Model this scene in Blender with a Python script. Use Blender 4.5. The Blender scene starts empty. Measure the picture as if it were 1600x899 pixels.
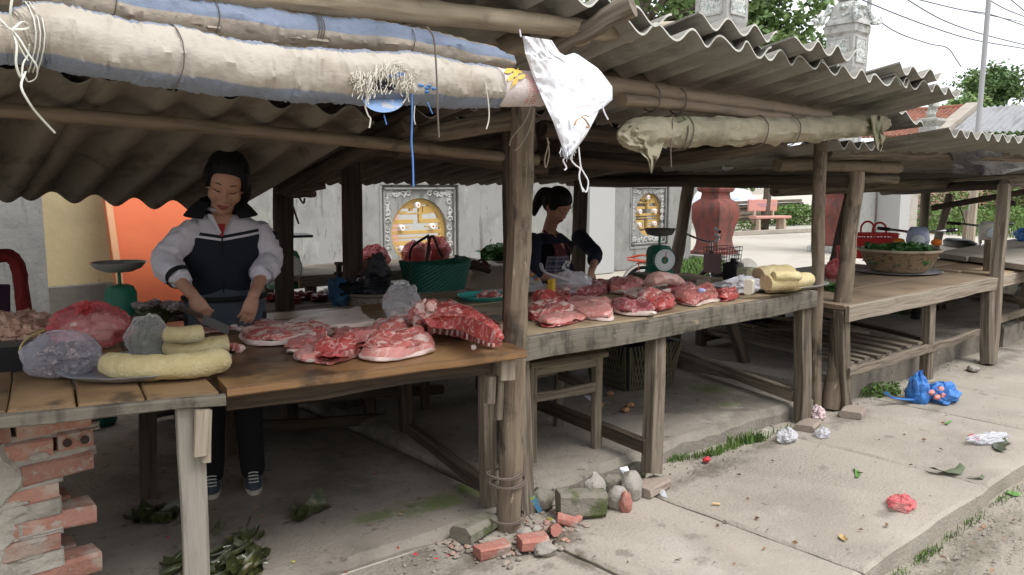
import bpy, math, random
import numpy as np
from mathutils import Vector as V, Matrix, noise, Euler
random.seed(7)
R = math.radians
sc = bpy.context.scene
COL = sc.collection
# ------------------------------------------------------------------ camera
PITCH, YAW, FPX, EYE = 7.2716, 49.0074, 1250.0, 1.5
cd = bpy.data.cameras.new('camera'); cam = bpy.data.objects.new('camera', cd); COL.objects.link(cam)
cd.sensor_width = 36; cd.lens = 36*FPX/1600; cd.clip_end = 2000; cd.clip_start = .05
cam.location = (0, 0, EYE); cam.rotation_euler = (R(90-PITCH), 0, R(YAW-90)); sc.camera = cam
# ------------------------------------------------------------------ sky, sun, exposure
SUN_EL, SUN_AZ = 60, 165          # elevation, compass-style azimuth (degrees, from +Y towards +X)
w = bpy.data.worlds.new('World'); sc.world = w; w.use_nodes = True
nt = w.node_tree; nt.nodes.clear()
sky = nt.nodes.new('ShaderNodeTexSky'); sky.sky_type = 'NISHITA'; sky.sun_disc = False
sky.sun_elevation = R(SUN_EL); sky.sun_rotation = R(SUN_AZ)
sky.air_density = 1.0; sky.dust_density = 6.0; sky.ozone_density = 1.0
hs = nt.nodes.new('ShaderNodeHueSaturation'); hs.inputs['Saturation'].default_value = .22
mxw = nt.nodes.new('ShaderNodeMix'); mxw.data_type = 'RGBA'; mxw.inputs[0].default_value = .62
mxw.inputs[7].default_value = (9.6, 10.0, 10.6, 1)     # even cloud layer over the clear sky
bg = nt.nodes.new('ShaderNodeBackground'); bg.inputs[1].default_value = .12
ow = nt.nodes.new('ShaderNodeOutputWorld')
nt.links.new(sky.outputs[0], hs.inputs['Color']); nt.links.new(hs.outputs[0], mxw.inputs[6])
nt.links.new(mxw.outputs[2], bg.inputs[0]); nt.links.new(bg.outputs[0], ow.inputs[0])
sl = bpy.data.lights.new('sun', 'SUN'); so = bpy.data.objects.new('sun', sl); COL.objects.link(so)
sl.energy = 1.3; sl.angle = R(25); sl.color = (1, .985, .96)
so.rotation_euler = (R(90-SUN_EL), 0, R(180-SUN_AZ)); so.location = (0, 0, 30)
sc.view_settings.view_transform = 'Standard'; sc.view_settings.look = 'None'
sc.view_settings.exposure = .80; sc.view_settings.gamma = 1
sc.cycles.max_bounces = 8; sc.cycles.transparent_max_bounces = 12; sc.cycles.use_denoising = True
# ------------------------------------------------------------------ measuring: a photo pixel on a known plane -> place
_cf = np.array([math.cos(R(YAW)), math.sin(R(YAW)), 0]); _r = np.array([math.sin(R(YAW)), -math.cos(R(YAW)), 0])
_p = R(PITCH); _f = _cf*math.cos(_p)+np.array([0, 0, -math.sin(_p)]); _u = _cf*math.sin(_p)+np.array([0, 0, math.cos(_p)])
def at(u, v, z=None, y=None, x=None):
    d = _f*FPX+_r*(u-800)-_u*(v-449.5)
    t = (z-EYE)/d[2] if z is not None else (y/d[1] if y is not None else x/d[0])
    return V(d*t+np.array([0, 0, EYE]))
# ------------------------------------------------------------------ mesh builder
def rnd(a, b): return random.uniform(a, b)
def nz(p, s=1.0): return noise.noise(V(p)*s)
class MB:
    def __init__(s): s.v, s.f, s.uv, s.mi = [], [], [], []; s.cur = 0
    def add(s, vs, fs, uvs=None):
        o = len(s.v); s.v.extend([tuple(p) for p in vs])
        for i, f in enumerate(fs):
            s.f.append([o+k for k in f]); s.mi.append(s.cur)
            s.uv.extend(uvs[i] if uvs else [(vs[k][0]+vs[k][2]*.3, vs[k][1]+vs[k][2]*.7) for k in f])
        return s
    def rings(s, rs, us, vs_, closed=True, cap0=True, cap1=True):
        n = len(rs[0]); P = [p for r in rs for p in r]; F, U = [], []
        m = n if closed else n-1
        for i in range(len(rs)-1):
            for j in range(m):
                k = (j+1) % n
                F.append((i*n+j, i*n+k, (i+1)*n+k, (i+1)*n+j))
                U.append([(us[j], vs_[i]), (us[j+1], vs_[i]), (us[j+1], vs_[i+1]), (us[j], vs_[i+1])])
        if cap0: F.append(tuple(range(n-1, -1, -1))); U.append([(us[j]*.3, vs_[0]) for j in range(n)])
        if cap1: F.append(tuple(range((len(rs)-1)*n, len(rs)*n))); U.append([(us[j]*.3, vs_[-1]) for j in range(n)])
        return s.add(P, F, U)
    def tube(s, pts, r, n=8, cap=True, jit=0, flat=1.0, up=None, closed_uv=None):
        pts = [V(p) for p in pts]; L = len(pts)
        rr = r if isinstance(r, (list, tuple)) else [r]*L
        t0 = (pts[1]-pts[0]).normalized(); a = V(up) if up else (V((0, 0, 1)) if abs(t0.z) < .9 else V((1, 0, 0)))
        rings, vs_, cum = [], [], 0
        nx = None
        for i, p in enumerate(pts):
            t = ((pts[min(i+1, L-1)]-pts[max(i-1, 0)])).normalized()
            if nx is None: nx = a.cross(t).normalized()
            else: nx = (nx-t*nx.dot(t)).normalized()
            ny = t.cross(nx)
            if i: cum += (p-pts[i-1]).length
            vs_.append(cum); ring = []
            for j in range(n):
                an = 2*math.pi*j/n; q = rr[i]*(1+(jit*nz((j*.9+p.x*3, i*.7+p.y*3, p.z*3), 1.3) if jit else 0))
                ring.append(p+nx*(math.cos(an)*q)+ny*(math.sin(an)*q*flat))
            rings.append(ring)
        c = closed_uv or 2*math.pi*max(rr)
        return s.rings(rings, [c*j/n for j in range(n+1)], vs_, True, cap, cap)
    def beam(s, p0, p1, wd, ht, up=(0, 0, 1), seg=4, jit=.003, ch=.004, t1=1.0, bow=0):
        p0, p1 = V(p0), V(p1); d = p1-p0; L = d.length; t = d/L; a = V(up)
        if abs(t.dot(a)) > .95: a = V((0, 1, 0)) if abs(t.y) < .9 else V((1, 0, 0))
        nx = a.cross(t).normalized(); ny = t.cross(nx); rings, vs_ = [], []; sd = rnd(0, 99)
        for i in range(seg+1):
            q = i/seg; k = 1+(t1-1)*q; hw, hh = wd/2*k, ht/2*k; c = min(ch, hw*.6, hh*.6)
            o = p0+d*q+nx*(jit*2*nz((sd, q*L*2, 1)))+ny*(jit*2*nz((sd, q*L*2, 5))+bow*math.sin(math.pi*q))
            ring = []
            for j, (x, y) in enumerate([(hw, -hh+c), (hw, hh-c), (hw-c, hh), (-hw+c, hh), (-hw, hh-c), (-hw, -hh+c), (-hw+c, -hh), (hw-c, -hh)]):
                e = jit*nz((sd+x*40, q*L*6, y*40))
                ring.append(o+nx*(x+e)+ny*(y+e))
            rings.append(ring); vs_.append(q*L+sd)
        us = [0, ht, ht, ht+wd, ht+wd, 2*ht+wd, 2*ht+wd, 2*ht+2*wd, 2*ht+2*wd]
        return s.rings(rings, us, vs_)
    def box(s, c, sz, rz=0, jit=0, ch=.003, rot=None):
        M = (rot or Matrix.Rotation(rz, 3, 'Z')); c = V(c); ax = M @ V((sz[0]/2, 0, 0))
        return s.beam(c-ax, c+ax, sz[1], sz[2], up=M @ V((0, 0, 1)), seg=1, jit=jit, ch=ch)
    def lathe(s, prof, n=24, c=(0, 0, 0), M=None, cap0=True, cap1=True, sq=0, wob=0):
        c = V(c); rings = []
        for (r, z) in prof:
            ring = []
            for j in range(n):
                an = 2*math.pi*j/n; q = r
                if sq: q = r/(max(abs(math.cos(an)), abs(math.sin(an)))**sq)
                if wob: q *= 1+wob*nz((math.cos(an)*2, math.sin(an)*2, z*9+c.x))
                p = V((q*math.cos(an), q*math.sin(an), z))
                ring.append(c+(M @ p if M else p))
            rings.append(ring)
        R0 = max(p[0] for p in prof); vs_ = [0]
        for i in range(1, len(prof)): vs_.append(vs_[-1]+math.hypot(prof[i][0]-prof[i-1][0], prof[i][1]-prof[i-1][1]))
        return s.rings(rings, [2*math.pi*R0*j/n for j in range(n+1)], vs_, True, cap0, cap1)
    def grid(s, fn, nu, nv, closed=False):
        P = [fn(i/nu, j/nv) for j in range(nv+1) for i in range(nu+1)]; F, U = [], []
        for j in range(nv):
            for i in range(nu):
                a = j*(nu+1)+i; F.append((a, a+1, a+nu+2, a+nu+1))
                U.append([(i/nu, j/nv), ((i+1)/nu, j/nv), ((i+1)/nu, (j+1)/nv), (i/nu, (j+1)/nv)])
        return s.add(P, F, U)
    def blob(s, c, rad, M=None, amp=.1, fr=2.0, nu=20, nv=12, seed=0, sup=1.0, flatz=None, ridge=False):
        c = V(c); rings = []
        for i in range(nv+1):
            th = math.pi*(i+.02)/(nv+.04); ring = []
            for j in range(nu):
                ph = 2*math.pi*j/nu
                d = V((math.sin(th)*math.cos(ph), math.sin(th)*math.sin(ph), -math.cos(th)))
                if sup != 1: d = V([math.copysign(abs(x)**sup, x) for x in d])
                nn = noise.noise(d*fr+V((seed*7.1, seed*3.3, seed))); 
                if ridge: nn = (.5-abs(nn)*2)
                q = 1+amp*nn+amp*.4*noise.noise(d*fr*2.7+V((seed, 0, 5)))
                p = V((d.x*rad[0]*q, d.y*rad[1]*q, d.z*rad[2]*q))
                if flatz is not None and p.z < flatz: p.z = flatz+(p.z-flatz)*.08
                ring.append(c+(M @ p if M else p))
            rings.append(ring)
        return s.rings(rings, [j/nu for j in range(nu+1)], [i/nv for i in range(nv+1)])
    def prism(s, poly, z0, z1, jit=0):
        n = len(poly); b = [V((x, y, z0)) for x, y in poly]; t = [V((x, y, z1+jit*nz((x*9, y*9, 0)))) for x, y in poly]
        return s.rings([b, t], [j*.1 for j in range(n+1)], [0, z1-z0])
    def jitter(s, a, fr=5.0):
        s.v = [tuple(V(p)+a*noise.noise_vector(V(p)*fr)) for p in s.v]; return s
OFF = {}
def _link(name, mesh, off, parent):
    o = bpy.data.objects.new(name, mesh); COL.objects.link(o); OFF[o] = off
    if parent: o.parent = parent
    else: o.location = off
    return o
def part(name, mb, mats, parent=None, label=None, smooth=35, remesh=0, sm=0, sub=0, off=None):
    """one mesh object; vertices are given in world space"""
    if parent is not None: off = OFF[parent]
    elif off is None:
        a = np.array(mb.v); off = V(((a[:, 0].min()+a[:, 0].max())/2, (a[:, 1].min()+a[:, 1].max())/2, a[:, 2].min()))
    me = bpy.data.meshes.new(name)
    me.from_pydata([(p[0]-off[0], p[1]-off[1], p[2]-off[2]) for p in mb.v], [], mb.f)
    uvl = me.uv_layers.new(name='UVMap'); uvl.data.foreach_set('uv', [x for q in mb.uv for x in q])
    mats = mats if isinstance(mats, (list, tuple)) else [mats]
    for m in mats: me.materials.append(m)
    if len(mats) > 1: me.polygons.foreach_set('material_index', mb.mi)
    if remesh or sub:
        o = bpy.data.objects.new('tmp', me); COL.objects.link(o)
        if remesh:
            md = o.modifiers.new('r', 'REMESH'); md.mode = 'VOXEL'; md.voxel_size = remesh
            if sm: ms = o.modifiers.new('s', 'SMOOTH'); ms.iterations = sm; ms.factor = .5
        if sub: ms = o.modifiers.new('u', 'SUBSURF'); ms.levels = sub; ms.render_levels = sub
        dg = bpy.context.evaluated_depsgraph_get(); dg.update()
        m2 = bpy.data.meshes.new_from_object(o.evaluated_get(dg)); bpy.data.objects.remove(o)
        m2.name = name; me = m2
        if not me.materials: [me.materials.append(m) for m in mats]
        smooth = 180
    if smooth:
        me.polygons.foreach_set('use_smooth', [True]*len(me.polygons))
        if smooth < 180: me.set_sharp_from_angle(angle=R(smooth))
    me.update()
    o = _link(name, me, V(off), parent)
    if label: o['label'] = label
    return o
def tag(o, label, cat=None, group=None, kind=None):
    if label: o['label'] = label
    if cat: o['category'] = cat
    if group: o['group'] = group
    if kind: o['kind'] = kind
    return o
def thing(name, loc, label, cat, group=None):
    o = _link(name, None, V(loc), None); o.empty_display_size = .05
    return tag(o, label, cat, group)
def solo(name, mb, m, label, cat, group=None, **k): return tag(part(name, mb, m, **k), label, cat, group)
def struct(name, mb, m, parent=None, **k):
    o = part(name, mb, m, parent, **k)
    if parent is None: o['kind'] = 'structure'
    return o
def dup(root, loc, rz=0, scl=1, label=None):
    c = root.copy(); COL.objects.link(c); c.location = loc; c.rotation_euler = (0, 0, rz); c.scale = (scl,)*3
    if label: c['label'] = label
    def rec(a, b):
        for ch in list(a.children):
            k = ch.copy(); COL.objects.link(k); k.parent = b; rec(ch, k)
    rec(root, c); return c
def RZ(a): return Matrix.Rotation(a, 3, 'Z')
def lerp(a, b, t): return a+(b-a)*t
def path(pts, n=6):
    """smooth curve through points"""
    P = [V(p) for p in pts]; out = []
    for i in range(len(P)-1):
        a, b, c, d = P[max(i-1, 0)], P[i], P[i+1], P[min(i+2, len(P)-1)]
        for k in range(n):
            t = k/n; out.append(.5*((2*b)+(c-a)*t+(2*a-5*b+4*c-d)*t*t+(3*b-3*c+d-a)*t**3))
    return out+[P[-1]]
# ------------------------------------------------------------------ materials
def mat(name, col, rough=.85, layers=(), bump=(0, 0), spec=.3, alpha=1, sss=0, metal=0, var=0, uvgrain=None, trans=0, disp=None, coord='Object'):
    m = bpy.data.materials.new(name); m.use_nodes = True; N = m.node_tree.nodes; Lk = m.node_tree.links.new
    b = N['Principled BSDF']; b.inputs['Roughness'].default_value = rough; b.inputs['Metallic'].default_value = metal
    b.inputs['Specular IOR Level'].default_value = spec
    tc = N.new('ShaderNodeTexCoord'); oi = None
    cur = None; c0 = (*col, 1)
    def tex(kind, scale, cs, det=5):
        mp = N.new('ShaderNodeMapping'); Lk(tc.outputs[cs], mp.inputs[0])
        mp.inputs['Scale'].default_value = scale if isinstance(scale, tuple) else (scale,)*3
        if kind == 'v':
            t = N.new('ShaderNodeTexVoronoi'); t.inputs['Scale'].default_value = 1; o = t.outputs['Distance']
        elif kind == 'w':
            t = N.new('ShaderNodeTexWave'); t.inputs['Scale'].default_value = 1; t.inputs['Distortion'].default_value = 3; t.inputs['Detail'].default_value = 2; o = t.outputs['Fac']
        else:
            t = N.new('ShaderNodeTexNoise'); t.inputs['Scale'].default_value = 1; t.inputs['Detail'].default_value = det; t.inputs['Roughness'].default_value = .62; o = t.outputs['Fac']
            if kind == 'r':
                t.inputs['Detail'].default_value = 2; a1 = N.new('ShaderNodeMath'); a1.operation = 'SUBTRACT'; a1.inputs[1].default_value = .5; Lk(o, a1.inputs[0]); a2 = N.new('ShaderNodeMath'); a2.operation = 'ABSOLUTE'; Lk(a1.outputs[0], a2.inputs[0]); a3 = N.new('ShaderNodeMath'); a3.operation = 'MULTIPLY_ADD'; a3.inputs[1].default_value = -4; a3.inputs[2].default_value = 1; Lk(a2.outputs[0], a3.inputs[0]); o = a3.outputs[0]
        Lk(mp.outputs[0], t.inputs['Vector']); return o
    for ly in layers:
        lc, sclv, lo, hi = ly[:4]; fac = ly[4] if len(ly) > 4 else 1; cs = ly[5] if len(ly) > 5 else coord; kd = ly[6] if len(ly) > 6 else 'n'
        o = tex(kd, sclv, cs); mr = N.new('ShaderNodeMapRange'); mr.interpolation_type = 'SMOOTHSTEP'
        mr.inputs['From Min'].default_value = lo; mr.inputs['From Max'].default_value = hi
        mr.inputs['To Max'].default_value = fac; Lk(o, mr.inputs['Value'])
        mx = N.new('ShaderNodeMix'); mx.data_type = 'RGBA'; Lk(mr.outputs[0], mx.inputs[0])
        if cur is None: mx.inputs[6].default_value = c0
        else: Lk(cur, mx.inputs[6])
        mx.inputs[7].default_value = (*lc, 1); cur = mx.outputs[2]
    if var:
        oi = N.new('ShaderNodeObjectInfo'); h = N.new('ShaderNodeHueSaturation'); mr = N.new('ShaderNodeMapRange')
        mr.inputs['To Min'].default_value = 1-var; mr.inputs['To Max'].default_value = 1+var
        Lk(oi.outputs['Random'], mr.inputs['Value']); Lk(mr.outputs[0], h.inputs['Value'])
        if cur is None: h.inputs['Color'].default_value = c0
        else: Lk(cur, h.inputs['Color'])
        cur = h.outputs[0]
    if cur is None: b.inputs['Base Color'].default_value = c0
    else: Lk(cur, b.inputs['Base Color'])
    if bump[1]:
        o = tex(bump[2] if len(bump) > 2 else 'n', bump[0], bump[3] if len(bump) > 3 else coord, 6)
        bp = N.new('ShaderNodeBump'); bp.inputs['Strength'].default_value = bump[1]; bp.inputs['Distance'].default_value = .02
        Lk(o, bp.inputs['Height']); Lk(bp.outputs[0], b.inputs['Normal'])
    if alpha < 1: b.inputs['Alpha'].default_value = alpha
    if sss: b.inputs['Subsurface Weight'].default_value = sss; b.inputs['Subsurface Radius'].default_value = (.02, .008, .005); b.inputs['Subsurface Scale'].default_value = .5
    if trans: b.inputs['Transmission Weight'].default_value = trans
    return m
G = 'UV'
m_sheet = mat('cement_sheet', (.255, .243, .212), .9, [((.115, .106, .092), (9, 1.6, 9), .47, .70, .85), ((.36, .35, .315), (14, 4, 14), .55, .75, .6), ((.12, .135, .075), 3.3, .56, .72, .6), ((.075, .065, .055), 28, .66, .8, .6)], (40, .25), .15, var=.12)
m_soot_shade = mat('soot_shaded_sheet', (.135, .115, .09), .92, [((.045, .038, .03), (9, 1.4, 9), .45, .70, .8), ((.17, .145, .11), (14, 3, 14), .57, .76, .7), ((.03, .026, .022), 5, .60, .75, .7)], (40, .25), .12, var=.1)  # darker sheet copy: soot plus the shade of the inner roofs in its colour
m_rim = mat('sheet_cut_edge', (.50, .485, .44), .9, [((.30, .29, .25), 20, .5, .7, .8)])
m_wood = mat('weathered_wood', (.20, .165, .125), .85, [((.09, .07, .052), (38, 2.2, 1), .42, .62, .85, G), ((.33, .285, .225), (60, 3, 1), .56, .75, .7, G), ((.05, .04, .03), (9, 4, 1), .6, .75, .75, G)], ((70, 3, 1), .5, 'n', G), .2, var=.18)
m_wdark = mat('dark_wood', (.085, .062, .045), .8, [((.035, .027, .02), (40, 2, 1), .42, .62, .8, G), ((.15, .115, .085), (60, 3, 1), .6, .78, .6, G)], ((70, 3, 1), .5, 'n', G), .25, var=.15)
m_wpale = mat('pale_wood', (.33, .28, .22), .8, [((.19, .145, .10), (34, 1.6, 1), .45, .65, .8, G), ((.10, .08, .06), (8, 5, 1), .62, .76, .6, G), ((.46, .38, .28), (60, 3, 1), .58, .75, .6, G)], ((70, 3, 1), .4, 'n', G), .2, var=.15)
m_post = mat('post_wood', (.205, .16, .115), .8, [((.12, .092, .066), (26, 2, 1), .45, .65, .8, G), ((.38, .31, .22), (50, 4, 1), .58, .74, .6, G), ((.04, .034, .028), (9, 3.5, 1), .53, .66, .8, G), ((.02, .018, .016), 2.2, .55, .68, .7), ((.42, .35, .25), (40, 9, 1), .62, .70, .7, G)], ((50, 3, 1), .5, 'n', G), .2)
m_bamboo2 = mat('grey_brown_bamboo', (.20, .155, .105), .6, [((.09, .068, .046), (20, 2.0, 1), .45, .68, .8, G), ((.29, .235, .165), (30, 5, 1), .58, .78, .6, G), ((.05, .04, .03), 9, .58, .75, .8)], ((60, 3, 1), .25, 'n', G), .3, var=.2)  # darker grey-brown copy of bamboo for the roof poles
m_bamboo = mat('bamboo', (.31, .255, .18), .55, [((.17, .125, .08), (20, 2.0, 1), .45, .68, .8, G), ((.42, .37, .28), (30, 5, 1), .58, .78, .6, G), ((.09, .07, .05), 6, .55, .75, .75)], ((60, 3, 1), .2, 'n', G), .35, var=.2)
m_table = mat('table_plank_wood', (.29, .155, .065), .42, [((.085, .045, .025), (18, 1.1, 1), .42, .62, .9, G), ((.44, .28, .13), (34, 1.8, 1), .55, .72, .8, G), ((.035, .026, .02), 3.2, .52, .68, .8), ((.16, .045, .03), 8, .62, .76, .6), ((.04, .03, .022), (46, 1.2, 1), .60, .68, .8, G)], ((60, 3, 1), .45, 'n', G), .5, var=.3)
m_table0 = mat('left_table_wood', (.29, .185, .095), .5, [((.14, .085, .045), (20, 1.1, 1), .44, .64, .85, G), ((.43, .295, .16), (36, 2.0, 1), .55, .73, .75, G), ((.05, .036, .025), 4.2, .51, .64, .85), ((.05, .04, .03), (46, 1.2, 1), .61, .69, .8, G)], ((60, 3, 1), .4, 'n', G), .4, var=.2)
m_table2 = mat('worn_table_wood', (.36, .275, .175), .55, [((.16, .105, .062), (20, 1.1, 1), .44, .64, .85, G), ((.50, .40, .27), (36, 2.0, 1), .55, .73, .75, G), ((.085, .065, .045), 3.6, .55, .70, .8), ((.28, .09, .06), 10, .64, .76, .55), ((.06, .048, .036), (46, 1.2, 1), .61, .69, .8, G)], ((60, 3, 1), .3, 'n', G), .35, var=.15)
m_apron = mat('grimy_apron_wood', (.17, .15, .12), .8, [((.07, .06, .05), (5, 14, 1), .45, .66, .85, G), ((.36, .30, .20), (18, 6, 1), .62, .72, .8, G), ((.03, .027, .024), 6, .58, .74, .8)], ((40, 4, 1), .4, 'n', G), .25)
m_conc = mat('concrete_slab', (.365, .325, .272), .92, [((.265, .232, .192), 1.1, .45, .68, .7), ((.43, .395, .34), 2.6, .52, .74, .6), ((.17, .15, .125), 4.3, .62, .70, .6), ((.13, .115, .095), 26, .64, .71, .7), ((.19, .17, .145), 90, .56, .70, .6)], (60, .5), .15)
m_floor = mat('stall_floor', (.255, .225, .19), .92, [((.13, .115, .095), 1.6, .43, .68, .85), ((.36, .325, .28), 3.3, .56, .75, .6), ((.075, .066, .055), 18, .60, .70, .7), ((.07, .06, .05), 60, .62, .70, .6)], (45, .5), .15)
def moss_spots(m, spots, col=(.115, .15, .045), ns=9):
    N = m.node_tree.nodes; Lk = m.node_tree.links.new; b = N['Principled BSDF']; cur = b.inputs['Base Color'].links[0].from_socket; g = N.new('ShaderNodeNewGeometry')
    t = N.new('ShaderNodeTexNoise'); t.inputs['Scale'].default_value = ns; t.inputs['Detail'].default_value = 8; t.inputs['Roughness'].default_value = .75; Lk(g.outputs['Position'], t.inputs['Vector'])
    for c, sx, sy, k in spots:
        a = N.new('ShaderNodeVectorMath'); a.operation = 'SUBTRACT'; a.inputs[1].default_value = c; Lk(g.outputs['Position'], a.inputs[0]); q = N.new('ShaderNodeVectorMath'); q.operation = 'MULTIPLY'; q.inputs[1].default_value = (1/sx, 1/sy, 0); Lk(a.outputs[0], q.inputs[0]); l = N.new('ShaderNodeVectorMath'); l.operation = 'LENGTH'; Lk(q.outputs[0], l.inputs[0])
        s_ = N.new('ShaderNodeMath'); s_.operation = 'MULTIPLY_ADD'; s_.inputs[1].default_value = -.42; Lk(l.outputs['Value'], s_.inputs[0]); Lk(t.outputs['Fac'], s_.inputs[2]); mr = N.new('ShaderNodeMapRange'); mr.interpolation_type = 'SMOOTHSTEP'; mr.inputs['From Min'].default_value = .16; mr.inputs['From Max'].default_value = .46; mr.inputs['To Max'].default_value = k; Lk(s_.outputs[0], mr.inputs['Value'])
        mx = N.new('ShaderNodeMix'); mx.data_type = 'RGBA'; Lk(mr.outputs[0], mx.inputs[0]); Lk(cur, mx.inputs[6]); mx.inputs[7].default_value = (*col, 1); cur = mx.outputs[2]
    Lk(cur, b.inputs['Base Color'])
m_moss = mat('green_moss', (.17, .20, .085), .95, [((.10, .14, .035), 14, .4, .65, .9), ((.28, .26, .19), 30, .6, .72, .8)], (80, .5), .1)
m_dirt = mat('dirt_road', (.32, .285, .235), .95, [((.22, .19, .15), 1.7, .42, .7, .8), ((.41, .37, .31), 4, .55, .75, .7), ((.16, .14, .115), 40, .6, .72, .7)], (70, .6), .1)
m_yard = mat('cement_yard', (.43, .395, .345), .92, [((.33, .29, .235), .5, .45, .7, .7), ((.24, .22, .15), .23, .58, .7, .6), ((.5, .46, .41), 2, .55, .75, .5)], (30, .3), .1)
m_wall = mat('weathered_plaster', (.25, .247, .232), .92, [((.19, .185, .175), 2.2, .46, .66, .8), ((.34, .337, .318), (5, 5, 2.2), .55, .72, .7), ((.10, .098, .09), (6, 6, .9), .56, .70, .8), ((.06, .058, .055), (13, 13, 4), .60, .72, .7), ((.25, .265, .22), 3.2, .55, .72, .6)], (30, .3), .15)
m_wallw = mat('pale_plaster', (.40, .397, .382), .9, [((.36, .36, .33), (2.5, 2.5, .6), .52, .72, .7), ((.24, .24, .21), (7, 7, 1.2), .64, .78, .6)], (30, .25), .15)
m_yellow = mat('yellow_wall', (.52, .43, .25), .9, [((.40, .34, .21), 2.0, .45, .7, .7), ((.26, .21, .14), 7, .66, .76, .7)], (25, .2), .15)
m_dado = mat('grey_dado', (.16, .155, .135), .9, [((.10, .097, .085), 3, .45, .7, .8)], (25, .3), .15)
m_orange = mat('orange_paint', (.64, .15, .06), .6, [((.55, .12, .05), 3, .45, .7, .6), ((.70, .24, .12), 6, .62, .75, .4)], (12, .1), .25)
m_urn = mat('red_stone', (.20, .066, .054), .8, [((.095, .055, .047), (4.5, 4.5, 2), .44, .62, .9), ((.30, .125, .10), 7, .57, .74, .6), ((.06, .045, .04), 14, .60, .72, .6)], (40, .5), .2)
m_stone = mat('grey_stone', (.42, .415, .39), .9, [((.20, .20, .19), 5, .48, .68, .8), ((.58, .575, .55), 9, .55, .75, .6), ((.10, .10, .095), (12, 12, 4), .62, .76, .7)], (40, .4), .15)
m_mosaic = mat('chipped_porcelain_relief', (.60, .60, .57), .45, [((.26, .30, .28), 22, .45, .58, .9), ((.10, .28, .22), 13, .60, .66, .8), ((.55, .42, .16), 17, .64, .70, .6), ((.16, .15, .14), 30, .60, .68, .8)], (40, .8), .4)
m_ochre = mat('ochre_paint', (.46, .30, .10), .7, [((.40, .23, .05), 6, .5, .7, .7), ((.20, .12, .04), 16, .64, .76, .6)], (30, .2), .25)
m_brick = mat('red_brick', (.37, .195, .15), .9, [((.27, .13, .10), 8, .45, .68, .8), ((.42, .34, .28), 6, .48, .62, .85), ((.38, .34, .295), 16, .54, .64, .85)], (60, .5), .15, var=.18)
m_mortar = mat('mortar', (.40, .37, .32), .95, [((.27, .245, .215), 7, .45, .7, .8), ((.17, .15, .13), 22, .62, .74, .7)], (50, .7), .1)
m_hole_shade = mat('brick_hole_shade', (.05, .035, .03), .95)  # dark discs painted for the shade inside the brick holes
m_leaf = mat('tree_leaf', (.075, .135, .04), .6, [((.14, .22, .06), .9, .45, .65, .9), ((.03, .06, .02), 1.7, .5, .7, .7)], (1, 0), .35)
m_leaf2 = mat('pale_leaf', (.135, .215, .07), .6, [((.20, .28, .09), .7, .45, .65, .9), ((.045, .085, .03), 1.3, .5, .7, .7)], (1, 0), .35)
m_weed = mat('weed_leaf', (.085, .15, .035), .7, [((.15, .22, .06), 3, .45, .65, .9), ((.04, .075, .02), 7, .5, .7, .7)], (1, 0), .25)
m_bark = mat('bark', (.11, .09, .07), .95, [((.05, .04, .03), (6, 6, 1.5), .45, .65, .8)], (20, .6), .1)
m_tile = mat('red_roof_tile', (.22, .09, .06), .9, [((.14, .07, .05), 1.5, .45, .66, .9), ((.36, .19, .12), 5, .55, .75, .6)], (30, .2), .2, var=.2)
m_tree_far = m_leaf
def plain(name, col, rough=.5, **k): return mat(name, col, rough, **k)
m_black = plain('black_plastic', (.012, .012, .014), .4)
m_steel = mat('stainless_steel', (.62, .62, .62), .3, [((.42, .42, .42), 6, .5, .7, .5)], (8, .05), .5, metal=.6)
m_alu = mat('aluminium_tray', (.58, .61, .66), .38, [((.42, .45, .50), 7, .5, .7, .6)], (14, .12), .5, metal=.75)
m_chrome = plain('chrome', (.65, .65, .66), .15, metal=1)
m_green = mat('green_enamel', (.015, .16, .10), .45, [((.01, .08, .05), 9, .5, .7, .7), ((.10, .08, .05), 22, .66, .76, .7)], (20, .1), .4)
m_white = mat('white_paint', (.72, .71, .68), .5, [((.5, .47, .42), 9, .55, .75, .5)], (10, .05), .4)
m_string = plain('plastic_twine', (.62, .62, .55), .6)
m_twine = plain('grey_wire', (.14, .11, .09), .7)
m_skin = mat('skin', (.42, .23, .155), .55, [((.33, .155, .10), 14, .45, .7, .5)], (120, .06), .35, sss=.08)
m_hair = mat('black_hair', (.006, .0055, .0055), .55, [((.014, .012, .011), (60, 60, 5), .5, .7, .8)], ((110, 110, 5), .6), .2)
# raw meat
def meat(name, red, fat, streak, lo=.47, hi=.60, rough=.22):
    return mat(name, red, rough, [(tuple(c*.5 for c in red), 7, .44, .68, .85), (tuple(c*.7+.08 for c in red), (60, 60, 20), .5, .66, .6), ((.58, .24, .21), 8, .54, .66, .7), (fat, streak, lo, hi, .85), (fat, (9, 15, 11), .90, .97, .55, 'Object', 'r'), ((.40, .02, .02), 11, .62, .72, .8)], (34, .8), .6, sss=.05)
m_lean = meat('lean_pork', (.52, .155, .14), (.74, .50, .44), (5, 13, 7), .60, .68)
m_marb = meat('marbled_pork', (.53, .125, .11), (.78, .60, .54), (6, 20, 15), .50, .57)
m_red = meat('red_beefy_pork', (.48, .075, .068), (.72, .46, .42), (5, 11, 7), .62, .70)
m_purple = meat('purple_pork', (.34, .085, .095), (.70, .48, .44), (5, 11, 7), .60, .68)
m_pink = mat('pink_loin', (.60, .255, .225), .3, [((.50, .17, .15), 9, .48, .7, .8), ((.70, .42, .38), (16, 30, 16), .57, .67, .6), ((.74, .55, .50), (9, 16, 12), .90, .97, .6, 'Object', 'r')], (34, .45), .5, sss=.06)
m_fat = mat('pork_fat', (.78, .62, .565), .35, [((.72, .44, .40), (14, 14, 40), .55, .66, .7), ((.66, .30, .27), 9, .62, .74, .6)], (22, .35), .45, sss=.1)
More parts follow.
